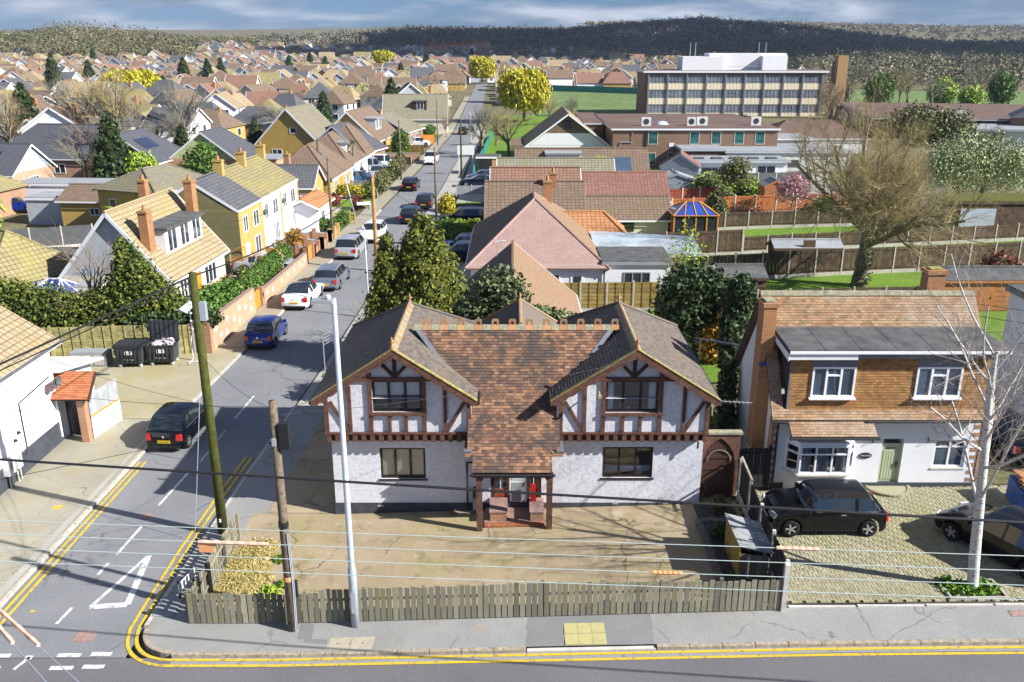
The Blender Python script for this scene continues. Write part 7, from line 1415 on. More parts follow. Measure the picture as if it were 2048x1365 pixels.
t = bld('white flat roofed extension with a three-light window beside the pink roofed bungalow', 5.85, 54.3, 4.2, 3.9, 2.7, 2.7, wall='render_white', roof='felt', z=.25, wins=(('f', 2.1, 1.0, 1.7, 1.1, 3),), trim='felt_light', name='extension', cat='extension', o=.15)
vg = thing('veranda_roof', 'white framed clear corrugated veranda roof behind the flat roofed extension', 'veranda', (5.8, 58.4, .3))
for k in range(9): m = MB(); m.bar((k * .85, 0, 2.5 - .05 * k), (k * .85 + .1, 4.2, 2.9 - .05 * k), .07, .09); m.build('rafter', 'upvc_white', vg)
m = MB(); m.slab([(-.2, -.1, 2.58), (7.2, -.1, 2.2), (7.3, 4.3, 2.6), (-.2, 4.3, 3.0)], .02); m.build('sheet', 'cons_pale', vg)
for k in range(4): MB().bx(k * 2.2, k * 2.2 + .08, -.04, .04, 0, 2.4 - .12 * k).build('post', 'upvc_white', vg)
bld('small orange tiled hipped outhouse behind the pink roof', 4.2, 62.8, 4.2, 4.6, 2.5, 4.0, 'x', (0, 1.6), 'render_cream', 'roof_orange', 0, name='outhouse', cat='outhouse', z=.2)
W2 = (('f', 3.8, .9, 1.6, 1.0, 2, 'timber_dark'),)
t = bld('wide brown tiled bungalow roof with a terracotta chimney pot and an aerial', -1.9, 68.2, 7.5, 6.8, 2.7, 5.5, 'x', (0, 0), 'render_cream', 'roof_brown', 0, z=0, chim=((5.2, 3.0, .5, .5, 6.3, 'brick_chimney', 5),), wins=(('l', 3, .9, 1.4, 1.1),))
add_box(t, 'lichen_streak', 'lichen', 7.35, 7.75, 0.2, .25, 3.0, 3.02)
bld('low cream bungalow wing with a brown tiled roof and dark window', 5.75, 73.8, 7.5, 4.3, 2.05, 3.5, 'x', (0, 0), 'render_cream', 'roof_brown', 0, wins=W2, z=.1); bld('plum tiled roof behind the low cream wing', 6.1, 81, 8.3, 6.6, 2.4, 4.4, 'x', (0, 0), 'render_cream', 'roof_plum', 0, z=.1)
bld('red-brown tiled bungalow second along the right of the side road', -1.7, 76.8, 7.6, 6.6, 2.7, 5.5, 'x', (0, 0), 'render_cream', 'roof_red', 0, z=0); bld('long grey-green lichened roof third along the right of the side road', -1.2, 84, 10.9, 6, 2.7, 5.5, 'x', (0, 0), 'render_cream', 'roof_greygreen', 0, z=0)
bld('wide brown tiled roof with a large rooflight and a white box dormer', .6, 92.2, 13.6, 6.8, 2.7, 5.5, 'x', (0, 0), 'render_bright', 'roof_brown', 0, z=0, sky=((0, 9.6, .2, 2.4, .5),), dormer=((0, 3.0, 6.6, 3.8, 5.3, 'clad_white', 'felt_light', 0),))
t = bld('white hall with a tall brown tiled gable and a small square attic window', 2.0, 124, 11.4, 14, 3.0, 7.2, 'y', (0, 0), 'render_bright', 'roof_tan', 0, gable='roof_brown', wins=(('f', 5.7, 5.2, 1.2, 1.2, 1, 'grey_frame'),), z=-.1, o=.6, cat='hall', name='hall'); m = MB(); m.poly([(.4, -.03, 3.0), (11.0, -.03, 3.0), (8.8, -.03, 4.6), (2.6, -.03, 4.6)]); m.build('gable_board', 'clad_white', t); add_box(t, 'side_aisle', 'roof_brown', -2.2, -.1, .5, 10, 2.2, 2.9)
# fences and gardens
sheet('lawn', sorted(span(8.6, 52, 4) + [22.5]), span(40, 92, 4), -.1, 'lawn'); sheet('lawn', span(-5.0, 11, 4), span(112, 215, 8), -.05, 'lawn'); sheet('lawn', [-6.2, -2.2], [86, 94], .0, 'lawn')
sheet('garden_paving', span(10, 40, 4), span(86, 112, 4), -.06, 'garden_paving')
DF = dict(pm='fence_dark', post='conc_post', gravel=.22, boards=14)
panel_fence('panel_fence', 'long dark brown garden fence just behind the huge bare tree', (9.5, 58.2), (39, 63.2), 15, 1.85, **DF); panel_fence('panel_fence', 'dark brown fence crossing the gardens above the low shed roof', (18.0, 67.3), (44, 72.5), 13, 1.35, **DF); panel_fence('panel_fence', 'taller dark fence panels left of the low shed roof', (9.8, 66.0), (17.9, 67.2), 4, 1.95, **DF); panel_fence('panel_fence', 'dark brown fence behind the second lawn under the blossom tree', (14.5, 76.2), (38, 79.4), 11, 1.5, **DF)
panel_fence('panel_fence', 'orange board fence behind the pink blossom tree', (15.2, 83.2), (38, 87), 11, 1.7, 'orange_fence', 'conc_pale', .15, 16); panel_fence('panel_fence', 'red-brown fence beside the orange conservatory', (13.6, 88.5), (21, 90), 4, 1.7, 'red_wood', 'conc_pale', .1, 16); panel_fence('panel_fence', 'navy fence panels with white posts behind the garden shrubs', (15.0, 97.5), (34, 100.5), 9, 1.8, 'grey_frame', 'conc_pale', .1)
panel_fence('panel_fence', 'amber and green slatted fence below the white flat roofed extension', (2.6, 52.6), (9.2, 52.8), 4, 1.75, 'fence_amber', 'conc_post', .1, 0, horiz=13, zf=lambda x, y: .35); panel_fence('panel_fence', 'dark low fence behind the tile-hung house roof', (11, 51.5), (27, 52.5), 8, 1.3, 'fence_dark', 'conc_post', .1); panel_fence('panel_fence', 'grey slatted fence beside the navy saloon drive', (-6.3, 99.5), (-1.2, 99.5), 3, 1.0, 'fence_grey', 'conc_pale', .05); panel_fence('railings', 'low dark railings round the front lawn by the golden hedge', (-6.2, 89.5), (-1.5, 89.5), 3, .7, 'grey_frame', 'grey_frame', .55)
panel_fence('panel_fence', 'green mesh fence between the far road and the park', (-4.9, 112), (-3.6, 165), 14, 1.4, 'teal', 'teal', .9)
def shed(label, x, y, W, D, h, hr, wm, rm, ax='x', yaw=0, board=True):
    t = bld(label, x, y, W, D, h, hr, ax, (0, 0), wm, rm, yaw, o=.12, trim=wm, name='shed', cat='shed', doors=(('f', W * .5, .9, 1.7, wm),))
    if board:
        for k in range(int(h / .3)): m = MB(); m.bx(0, W, -.035, -.015, k * .3 + .01, k * .3 + .28); m.build('board', wm, t)
    return t
shed('orange boarded garden shed behind the tile-hung house', 26.2, 51.6, 5.4, 2.2, 1.9, 2.4, 'shed_orange', 'felt'); shed('dark roofed shed beside the ivy column', 11.6, 53.0, 4.2, 2.4, 1.8, 2.3, 'board_dark', 'felt'); shed('low long shed with a pale felt roof between the dark fences', 19.6, 64.2, 5, 1.8, 1.1, 1.5, 'board_dark', 'felt_light', board=False)
shed('blue-grey shed with a curved felt roof in the back gardens', 15.2, 92.8, 4.2, 3, 2.0, 2.7, 'shed_blue', 'felt_light', 'y'); shed('grey boarded summerhouse with a plum roof by the brick school block', 17.2, 103, 4.4, 3.4, 2.2, 3.6, 'shed_blue', 'roof_plum', 'y', -12); shed('small red brick coloured shed beside the blossom tree', 25.5, 88.8, 2.2, 2.2, 1.9, 2.5, 'shed_orange', 'felt_light', 'y'); shed('dark outbuilding with a mossy roof and white door at the right', 37, 74.6, 9, 4, 2.7, 2.75, 'fence_dark', 'moss', board=False)
bdoor = MB().bx(38.2, 41.2, 74.4, 74.52, .7, 2.8).build('garage_door', 'clad_blue'); tag(bdoor, 'pale blue panelled door leaning at the mossy outbuilding', 'door')
conservatory('orange framed conservatory with a deep blue glass roof', 13.4, 72.0, 3.6, 3.6, 2.1, 'orange_wood', 'cons_blue', 'brick_peach')
bld('tall white rendered house wall cut by the right edge behind the birch', 22.1, 29.0, 8, 8.6, 5.2, 5.25, wall='render_white', roof='felt', z=.6, trim='lead', wins=(('f', 4, 3.4, 1.4, 1.2),), o=.15); bld('brick house with a dark tiled roof at the right edge beyond the gardens', 81, 146, 11, 9, 5.0, 8.0, 'y', (3.5, 0), 'brick_brown', 'roof_charcoal', -25, wins=(('f', 3, 3.2, 1.2, 1.2), ('f', 8, 3.2, 1.2, 1.2), ('l', 4, .6, 1.8, 2.0)), z=0)
# shrubs and trees of the gardens
shrub('hedge', 'clipped square green hedge beside the navy sports utility car', 'hedge', (-3.9, 76.0, 0), [(-.8, 0, .8, .9, .7, .8), (.6, 0, .8, .9, .7, .8)], 3500, .12, 'leaf_lime', seed=81); shrub('golden_hedge', 'tall clipped golden hedge by the pavement pole', 'hedge', (-6.4, 85.5, 0), [(0, 0, 1.1, .85, .8, 1.15)], 2200, .12, 'leaf_yellow', 'core_gold', 82); shrub('green_bush', 'loose green bush behind the broad conifer', 'bush', (-5.6, 75.3, 0), [(0, 0, .9, .9, 1.2, .9), (.9, -1.2, .7, .8, .9, .7)], 2500, .14, 'leaf_hedge', seed=83); shrub('white_flowering_bush', 'small pale bush at the road edge left of the conifers', 'bush', (-8.3, 38.8, 0), [(0, 0, .8, .6, .7, .8), (.2, .9, .5, .5, .6, .5)], 1800, .13, 'leaf_hedge', seed=84)
bare_tree('bare_shrub', 'wispy bare shrub beside the kerb left of the conifers', (-8.2, 47.5, 0), 1.4, .06, 85, [(9, 1.2, (15, 55), .05, 4, .1, .1), (5, .6, (20, 50), .03, 3, .15, .2), (4, .6, (20, 50), 0, 2, .15, .2), (0, 0, (0, 0), 0, 1, 0, 0)], 'twig_grey', 'twig_grey', cat='shrub')
conifer('yew', 'rounded dark yew beside the orange conservatory', (18.7, 80.5, .3), 2.9, 1.25, 86, 'leaf_olive', 4000, .14, 'core_green', rows=5, z0=.4)
shrub('blossom_tree', 'pink blossom tree in front of the orange fence', 'tree', (26.3, 82.5, .3), [(0, 0, 3.0, 1.5, 1.3, 1.2), (-.7, 0, 2.5, 1, .9, .8), (.8, .2, 2.6, 1, .9, .9), (.1, 0, 3.8, .9, .8, .8)], 3000, .13, 'leaf_pink', None, 87, shell=.1, trunk=([(0, 0, 0), (0, 0, 1.6), (.2, 0, 3)], [.1, .08, .04]))
for k, (x, y, s, mt, lb) in enumerate(((20.5, 92, 2.0, 'leaf_lime', 'fluffy lime green shrub left of the pale stemmed garden tree'), (24.3, 93, 1.8, 'leaf_lime', 'fluffy lime shrub right of the pale stemmed garden tree'), (21.0, 87.5, 1.2, 'leaf_olive', 'grey-green shrub below the navy fence'), (30, 84.5, 1.0, 'leaf_hedge', 'green shrubs along the orange fence'), (15.2, 46, 1.0, 'leaf_hedge', 'low green bushes behind the tile-hung house'), (19, 50.6, 1.0, 'leaf_olive', 'green bush in front of the low dark fence'), (24.4, 50.8, .8, 'leaf_hedge', 'small green bush beside the orange shed'), (33.5, 59, 1.3, 'leaf_red', 'dark red shrub at the right end of the long dark fence'), (9.0, 89.5, .9, 'leaf_lime', 'lime green shrub on the long grey-green roofline'))):
    shrub('garden_shrub', lb, 'shrub', (x, y, gz(x, y)), [(0, 0, s * .7 + (3.6 if k == 8 else 0), s, s * .8, s * .75), (s * .7, .1, s * .5 + (3.6 if k == 8 else 0), s * .7, s * .6, s * .5)], 1500, .15, mt, 'core_olive', 90 + k)
tw = [(7, .9, (18, 50), .06, 4, .08, .35), (5, .6, (20, 50), .05, 4, .12, .2), (5, .55, (20, 50), .03, 3, .15, .2), (4, .55, (20, 50), .02, 2, .15, .2), (0, 0, (0, 0), 0, 1, 0, 0)]
shrub('garden_tree', 'olive leaved small tree with pale stems by the navy fence', 'tree', (22.3, 88.8, .3), [(.3, 0, 4.0, 1.4, 1.2, 1.2), (-.5, 0, 3.4, 1.1, 1, 1.1)], 2600, .15, 'leaf_olive', None, 101, shell=.2, trunk=([(0, 0, 0), (-.3, 0, 1.6), (.2, 0, 3.4)], [.1, .08, .04]))
shrub('budding_shrub', 'tall twiggy yellow-green shrub behind the ivy bush', 'shrub', (9.9, 48.5, .3), [(0, 0, 4.2, 1.2, 1, 2.2), (.3, 0, 2.6, 1.5, 1.2, 1.6)], 1500, .1, 'leaf_lime', None, 102, shell=.1); bare_tree('bare_shrub', 'upright bare stems among the yellow-green shrub', (10, 48.6, .3), 2.6, .1, 103, [(9, 1.2, (8, 30), .08, 4, .06, .1), (6, .55, (20, 45), .06, 3, .1, .2), (5, .5, (20, 45), .03, 2, .15, .2), (0, 0, (0, 0), 0, 1, 0, 0)], 'twig', 'twig', cat='shrub')
bare_tree('bare_tree', 'small white-twigged tree beside the mossy outbuilding', (33.8, 71, .6), 3.0, .12, 104, tw, 'twig_pale', 'twig_pale'); shrub('spring_tree', 'pale green leafing tree at the right behind the huge bare tree', 'tree', (44.5, 88, .6), [(0, 0, 4.6, 3.0, 2.5, 3.0), (3, 1, 4.2, 3, 2.5, 3), (-2.5, 0, 4, 2.2, 2, 2.4), (5.5, 0, 4, 2.5, 2, 2.6)], 16000, .14, 'leaf_white', None, 105, shell=.2, trunk=([(0, 0, 0), (0, 0, 5)], [.25, .1])); shrub('olive_tree', 'olive brown bushy tree below the school flat roofs', 'tree', (53, 118, .5), [(0, 0, 5.5, 4.2, 3, 2.6), (4, 0, 5, 3.5, 3, 2.4)], 6000, .25, 'leaf_olive', 'core_olive', 106)
for k, (x, y, h, r, s, lb) in enumerate(((-.5, 134, 3.6, .3, 111, 'tall pollarded bare tree on the park grass by the white hall'), (-4.6, 138, 3.7, .3, 112, 'tall bare street tree leaning over the far end of the side road'), (-2.6, 150, 3.2, .24, 113, 'bare tree behind the two street trees on the park edge'), (13, 190, 3.0, .2, 114, 'small bare tree on the field left of the school'), (7.5, 186, 3.0, .2, 115, 'small bare tree beside the yellow willow'), (48, 90, 4.2, .3, 116, 'grey bare tree at the right edge of the gardens'), (62, 178, 4.5, .3, 117, 'orange tinged bare tree beside the tall school chimney'), (66, 186, 4.2, .25, 118, 'second orange tinged bare tree right of the school chimney'), (57, 152, 3.4, .18, 119, 'white birch in front of the school chimney'))):
    bare_tree('bare_tree', lb, (x, y, gz(x, y) - .1), h, r, s, [(9, 1.1, (12, 48), .07, 4, .07, .45), (6, .55, (18, 48), .06, 4, .12, .2), (6, .55, (20, 50), .04, 3, .15, .2), (5, .55, (20, 50), .02, 2, .15, .2), (0, 0, (0, 0), 0, 1, 0, 0)], 'bark' if k < 6 else 'twig_brown', ('twig', 'twig_grey')[k % 2] if k < 6 else ('twig_brown', 'twig_brown', 'twig_pale')[k - 6])
def willow(label, x, y, h, r, n, seed, sz=.5):
    q = random.Random(seed); z = gz(x, y); bl = [(r * .55 * math.cos(a), r * .55 * math.sin(a), h * .62 + q.uniform(-.6, .6), r * .5, r * .5, h * .36) for a in np.linspace(0, 5.5, 7)] + [(0, 0, h * .75, r * .6, r * .6, h * .27)]; n *= 2; sz *= .62; t = thing('willow', label, 'tree', (x, y, z)); link('foliage', foliage_mesh('foliage', bl, n, sz, 'leaf_willow', seed, .5, 2.8, 0, droop=3.0, jitter=.6), t); m = MB(); m.tube([(0, 0, 0), (0, 0, h * .6)], [.4, .2], 7); m.build('trunk', 'bark', t)
willow('large bright yellow weeping willow beyond the park trees', 2.6, 197, 10.5, 5.4, 9000, 121); willow('bright yellow willow far beyond the end of the road', -13, 400, 10.5, 5.6, 4000, 122, .8); willow('rounded yellow tree in the distant estate', -78, 560, 11, 7, 3000, 123, 1.1); willow('golden willow among the roofs on the left', -104, 250, 9, 7.5, 6000, 124, .7); willow('yellow willow cut by the left edge', -262, 430, 11, 8, 3000, 125, .9)
shrub('yellow_bush', 'round yellow bush behind the white hall', 'bush', (5.2, 160, 0), [(0, 0, 1.1, 1.6, 1.3, 1.2)], 900, .25, 'leaf_yellow', 'core_gold', 126)
hut = bld('small dark hut with an orange brick end beside the white notice board', -4.6, 115.5, 3.0, 2.6, 2.2, 2.2, wall='brick_peach', roof='felt', name='bus_shelter', cat='shelter', o=.1); MB().bx(.1, 2.0, -.05, -.01, 0, 2.0).build('dark_opening_panel', 'fence_black', hut)  # black panel on the front stands in for the shade inside the hut
nb = thing('notice_board', 'white notice board on posts at the park edge', 'sign', (-6.0, 116, 0)); MB().bx(-1.1, 1.1, -.04, .04, 2.5, 3.7).build('board', 'white_plastic', nb)
for s in (-.9, .9): MB().bx(s - .05, s + .05, -.05, .05, 0, 2.5).build('post', 'white_plastic', nb)
# ------------------------------------------------------------ the school
masonry('brick_tower', (.46, .28, .13), (.36, .21, .09), (.3, .22, .13), stain=.3, sc=(.3, .22, .05)); glass('glass_school', (.17, .20, .25), .12); plain('panel_cream', (.74, .66, .48), .7, var=.06, scale=.4)
sc = thing('school_block', 'three-storey flat roofed school block with bands of windows and cream panels', 'school', (30.6, 211, -.3)); SW, SD, SH = 41.6, 13.0, 10.3
m = MB(); m.bx(0, SW, .25, SD, 0, SH); m.build('wall', 'brick_brown', sc); m = MB(); m.bx(-.4, SW + .5, -.5, SD + .4, SH, SH + .45); m.build('roof_edge', 'soffit', sc); m = MB(); m.bx(-.3, SW + .4, -.4, SD + .3, SH + .452, SH + .5); m.build('roof', 'felt_brown', sc)
NB = 9; bwid = (SW - 1.6) / NB; fm = MB(); pmh = MB().bx(0, bwid - .35, .05, .09, 0, 1.75).mesh('pane', 'glass_school')
for k in range(6): u = (bwid - .4) * k / 5; fm.bx(u - .0, u + .07, -.02, .12, 0, 1.75)
for z in (0, .55, 1.68): fm.bx(0, bwid - .35, -.015, .11, z, z + .07)
fme = fm.mesh('window', 'felt_light'); spm = MB()
for k in range(5): u = (bwid - .35) * k / 5; spm.bx(u + .03, u + (bwid - .35) / 5 - .03, -.05, .12, 0, 1.38)
spme = spm.mesh('spandrel_panel', 'panel_cream'); mul = MB().bx(-.15, .15, -.28, .2, 0, SH).mesh('mullion', 'lead')
for b in range(NB + 1): link('mullion', mul, sc, (.9 + b * bwid - .1, 0, 0))
for f in range(3):
    for b in range(NB):
        x = .9 + b * bwid + .1; o = link('window', fme, sc, (x, 0, 1.4 + f * 3.3)); link('pane', pmh, o)
        if f < 2 or True: link('spandrel_panel', spme, sc, (x, 0, 1.4 + f * 3.3 - 1.42))
for (a, b, c, d, h, mt) in ((9, 18.5, 3, 10, 3.0, 'clad_white'), (15.5, 33.5, 4.5, 11, 3.7, 'clad_white'), (27.5, 33.2, 2.6, 6, 3.2, 'render_bright')): MB().bx(a, b, c, d, SH + .5, SH + .5 + h).build('plant_room', mt, sc)
for x in (11, 12.2, 27, 28.6): m = MB(); m.tube([(x, 5, SH + 3.5), (x, 5, SH + 6.6)], .08, 5); m.build('mast', 'galv', sc)
m = MB(); m.tube([(19, 2, SH + 1.4), (26, 2, SH + 1.4)], .05, 5); m.build('handrail', 'galv', sc)
ct = thing('school_chimney', 'tall square brown brick chimney tower with a mossy top beside the school', 'chimney', (72.5, 203, -.2)); m = MB(); m.prism([(-1.25, -1.3, 0), (1.25, -1.3, 0), (1.25, 1.3, 0), (-1.25, 1.3, 0)], (0, 0, 13.8)); m.v = [(x * (1 - .008 * z), y * (1 - .008 * z), z) for x, y, z in m.v]; m.build('shaft', 'brick_tower', ct); MB().bx(-1.05, 1.05, -1.1, 1.1, 13.8, 14.1).build('cap', 'lichen', ct); MB().bx(-1.5, -1.25, -1.1, 1.3, 0, 13).build('shade_slab', 'brick_dark', ct)  # dark brick slab on the left face paints in that side's shade
bk = bld('two-storey dark brick school wing with a brown flat roof and air conditioners', 13.6, 121, 22.2, 26, 5.6, 5.6, wall='brick_brown', roof='felt_brown', z=-.3, name='school_wing', cat='school', o=.25, pane='glass_green', wins=tuple(('f', x, 3.6, 1.3, 1.7, 1, 'render_cream') for x in (5.4, 11.0, 13.9, 17.0, 19.8)) + tuple(('f', x, .9, 1.4, 1.6, 1, 'render_cream') for x in (5.2, 8.2)))
for (x, y, w_) in ((4.2, 3, 1.3), (10.5, 3.2, 1.2), (12, 4, 1.5), (19.5, 4, 1.4)): o = MB().bx(x, x + w_, y, y + .5, 5.76, 6.9).build('air_conditioner', 'meter_box', bk); m = MB(); m.lathe([(0, -.02), (.4, -.02), (.4, .0)], 12, (x + w_ / 2, y, 6.35), 'y'); m.build('fan', 'dark_metal', o)
m = MB(); m.lathe([(1.0, 5.76), (.7, 6.1), (0, 6.25)], 12, (7.5, 6, 0)); m.build('dome_light', 'cons_pale', bk, smooth=True); m = MB(); m.tube([(4.5, -.1, 0), (4.5, -.1, 5.5)], .08, 6); m.build('downpipe', 'black_plastic', bk); m = MB(); m.tube([(1, -.1, 2.4), (1, -.1, 3.9), (2.6, -.1, 3.9), (2.6, -.1, 5.2)], .06, 5); m.build('pipe', 'galv', bk); MB().bx(7.6, 8.3, -.05, -.01, 3.3, 3.8).build('wall_plate', 'clad_white', bk)
bld('side wing of the brick school with a grey-blue fascia at its left end', 10.6, 131, 2.8, 20, 5.5, 5.5, wall='brick_dark', roof='felt_brown', z=-.3, name='school_wing', cat='school', trim='clad_blue', o=.2)
bld('pale mint single-storey school extension with small dark windows', 27.8, 115.5, 16, 9, 3.1, 3.1, wall='render_mint', roof='felt_light', z=-.2, name='school_extension', cat='school', trim='clad_blue', o=.25, wins=(('f', 2.5, 1.2, 1.5, .9, 1, 'grey_frame'), ('f', 5, 1.2, 1.4, .9, 1, 'grey_frame'), ('f', 8.2, 1.2, 2.4, .9, 2, 'grey_frame'))); bld('dark timber clad block left of the mint extension', 22.2, 116, 5.4, 8, 3.3, 3.3, wall='brick_dark', roof='felt_light', z=-.2, name='school_extension', cat='school', trim='clad_blue', o=.2, wins=(('f', 2.7, 1.2, 1.3, .9, 1, 'grey_frame'),))
rt = bld('white garden room with a blue-grey roof and rooflights in front of the mint extension', 21.0, 106.5, 12, 4.5, 2.9, 2.9, wall='render_white', roof='felt_light', z=-.1, name='garden_room', cat='outbuilding', trim='clad_blue', o=.3, wins=(('f', 4, .6, 4.5, 1.6, 4, 'grey_frame'), ('f', 9.5, .6, 2.2, 1.8, 2)))
for k in range(5): MB().bx(1 + k * 2.2, 2.2 + k * 2.2, 1, 2, 3.06, 3.25).build('rooflight', 'grey_frame', rt)
bld('brown hipped school roof between the chimney and the white flat roofs', 38.5, 135, 15, 9, 3.0, 5.2, 'x', (4, 4), 'render_bright', 'felt_brown', z=-.2, name='school_extension', cat='school'); bld('white flat roofed school kitchen with roof vents', 30.5, 127, 12, 7, 3.6, 3.6, wall='render_bright', roof='felt_light', z=-.2, name='school_extension', cat='school')
r2 = bld('wide low school building with a brown flat roof and dome lights at the right', 63.5, 158, 36, 44, 4.0, 4.0, wall='brick_dark', roof='felt_brown', z=-.1, yaw=-12, name='school_wing', cat='school', trim='soffit', o=.5, wins=(('f', 4, 1.2, 5, 2, 4), ('l', 8, 1.2, 5, 2, 4)))
for x, y in ((12, 14), (17, 14), (24, 6)): m = MB(); m.lathe([(1.2, 4.16), (.8, 4.6), (0, 4.7)], 10, (x, y, 0)); m.build('dome_light', 'cons_pale', r2, smooth=True)
bld('pale flat roofed classroom block below the wide brown roof', 69, 141, 17, 10, 2.9, 2.9, wall='render_mint', roof='felt_light', yaw=-12, name='school_extension', cat='school', trim='clad_blue', o=.4, wins=(('f', 4.5, 1.0, 6, 1.5, 6, 'grey_frame'),))
sheet('playing_field', span(6, 190, 20), span(212, 330, 12), .12, 'field'); sheet('playing_field', span(66, 190, 15), span(222, 300, 12), .2, 'field')
panel_fence('panel_fence', 'long green mesh fence along the far side of the playing field', (14, 330), (58, 296), 12, 2.2, 'teal', 'teal', .02)
# ------------------------------------------------------------ the estate and the hills
WM = {'cream': 'render_cream', 'white': 'render_bright', 'yellow brick': 'brick_yellow', 'red brick': 'brick_orange', 'grey': 'render_grey'}
RM = {'brown': 'roof_brown', 'red': 'roof_red', 'tan': 'roof_tan', 'grey': 'roof_slate', 'mossy': 'roof_moss'}
def far_mesh(W, D, ze, zr, ax, hip, wm, rm, ch):
    mb = MB(); La, Lb = (W, D) if ax == 'x' else (D, W); mp = (lambda a, b, h: Vector((a - W / 2, b - D / 2, h))) if ax == 'x' else (lambda a, b, h: Vector((W / 2 - b, a - D / 2, h))); o = .35
    for e in ((0, 0, La, 0), (La, 0, La, Lb), (La, Lb, 0, Lb), (0, Lb, 0, 0)): mb.poly([mp(e[0], e[1], -1.5), mp(e[2], e[3], -1.5), mp(e[2], e[3], ze), mp(e[0], e[1], ze)], 0)
    p = (zr - ze) / (Lb / 2); h = hip; r0, r1 = (-o, La + o) if not h else (h, La - h); ez = ze - o * p
    if not h:
        for a, s in ((0, 1), (La, -1)): P = [mp(a, 0, ze), mp(a, Lb / 2, zr), mp(a, Lb, ze)]; mb.poly(P if s > 0 else P[::-1], 0); mb.bar(mp(a - s * o, -o, ez), mp(a - s * o, Lb / 2, zr), .06, .25, m=2); mb.bar(mp(a - s * o, Lb + o, ez), mp(a - s * o, Lb / 2, zr), .06, .25, m=2)
    for P in ([mp(-o, -o, ez), mp(La + o, -o, ez), mp(r1, Lb / 2, zr), mp(r0, Lb / 2, zr)], [mp(La + o, Lb + o, ez), mp(-o, Lb + o, ez), mp(r0, Lb / 2, zr), mp(r1, Lb / 2, zr)]): mb.slab([q + Vector((0, 0, .1)) for q in P], .12, 1)
    if h:
        for P in ([mp(-o, Lb + o, ez), mp(-o, -o, ez), mp(r0, Lb / 2, zr)], [mp(La + o, -o, ez), mp(La + o, Lb + o, ez), mp(r1, Lb / 2, zr)]): mb.slab([q + Vector((0, 0, .1)) for q in P], .12, 1)
    for z in ((.9,) if ze < 3.5 else (.9, 3.3)):
        for fx in (.27, .72):
            for sy in (-1, 1): y = sy * (D / 2 + .04); x = (fx - .5) * W; mb.bx(x - .75, x + .75, y - .05, y + .05, z - .08, z + 1.28, 2); mb.bx(x - .65, x - .05, y - .07, y + .07, z, z + 1.2, 3); mb.bx(x + .05, x + .65, y - .07, y + .07, z, z + 1.2, 3)
            y = (fx - .5) * D; x = W / 2 + .04; mb.bx(x - .05, x + .05, y - .7, y + .7, z - .05, z + 1.25, 2); mb.bx(x - .07, x + .07, y - .6, y + .6, z, z + 1.2, 3)
    if ch: mb.bx(W * .2 - .3, W * .2 + .3, -.3, .3, ze, zr + .45, 4)
    return mb.mesh('distant_house', [wm, rm, 'upvc_white', 'glass_dark', 'brick_chimney'])
FM = {}
def hb(x, y):
    p = 1024 + 1855 * x / y; return next(n for l, n in ((130, 'at the left edge'), (330, 'above the solar panels'), (520, 'above the chalet chimneys'), (700, 'left of the road end'), (860, 'above the side road'), (1010, 'just left of the willow'), (1300, 'between willow and school'), (1700, 'behind the school'), (9999, 'towards the right edge')) if p < l)
q = random.Random(77)
for wn in WM:
    for rn in RM:
        for v in range(2):
            ax = q.choice('xyy'); two = q.random() < .4; FM[wn, rn, v] = far_mesh(q.uniform(7.5, 9), q.uniform(8, 11), 4.9 if two else 2.7, q.uniform(7.6, 8.4) if two else q.uniform(5.6, 6.6), ax, 0 if q.random() < .72 else 3.0, WM[wn], RM[rn], v)
spots = []
y = 104.0
while y < 1080:
    row = 12.5 + y * .008; yaw = q.uniform(-14, 10); dens = 1.0
    x = -.66 * y - 12
    while x < .145 * y + 30:
        px = 1024 + 1855 * x / y; x += q.uniform(8.6, 11.2) * (1 + y / 3200); ok = True
        if y < 190 and x > -76: ok = (x < -43 and y > 136) or (x < -66 and y > 126)
        if y < 190 and x > -43: ok = False
        if 190 <= y < 255 and x > xl(min(y, 420)) - 8: ok = False
        if 190 <= y < 420 and xl(y) - 6 < x < xr(y) + 6: ok = False
        if 255 <= y < 345 and x > xr(min(y, 420)) + 6: ok = x < 4 or (y > 335 and x < 60)
        if y >= 345 and px > 1330: ok = False
        if y > 640 and px < 360: ok = q.random() < .15 and y < 760
        if y > 700: ok = ok and q.random() < .8 and (px > 380 or y < 760)
        if y > 860: ok = ok and 420 < px < 600 and y < 930
        if q.random() < .05: ok = False
        if ok: spots.append((x + q.uniform(-1, 1), y + q.uniform(-3, 3), yaw + q.choice((0, 0, 90)) + q.uniform(-5, 5)))
    y += row
for (px, yy) in ((1560, 420), (1600, 430), (1850, 560), (1905, 700), (1930, 690), (1955, 690), (1985, 640), (2010, 640), (1790, 430), (1830, 430), (1745, 520), (1700, 430)): spots.append(((px - 1024) / 1855 * yy, yy, q.uniform(-20, 20)))
spots.sort(key=lambda s: s[1] ** 2 + s[0] ** 2)
rest = []
for i, (x, y, a) in enumerate(spots):
    wn = q.choice(['cream', 'cream', 'white', 'white', 'white', 'yellow brick', 'red brick', 'grey']); rn = q.choice(['brown', 'brown', 'red', 'tan', 'grey', 'mossy']); me = FM[wn, rn, q.randint(0, 1)]; z = gz(x, y) - .1; s = q.uniform(.8, 1.0)
    m4 = Matrix.Translation((x, y, z)) @ Matrix.Rotation(R(a), 4, 'Z') @ Matrix.Scale(s, 4)
    if i < 300:
        o = link('distant_house', me, None, mat4=m4); d = 'nearer rows' if y < 230 else ('middle rows' if y < 330 else 'far rows')
        tag(o, f'{wn} walled house with a {rn} roof, {d}, {hb(x, y)}', 'house', f'{wn} houses with {rn} roofs, {d}, {hb(x, y)}')
    else: rest.append((me, m4))
bm = bmesh.new(); slots = []
RV, RF, RMi, off = [], [], [], 0
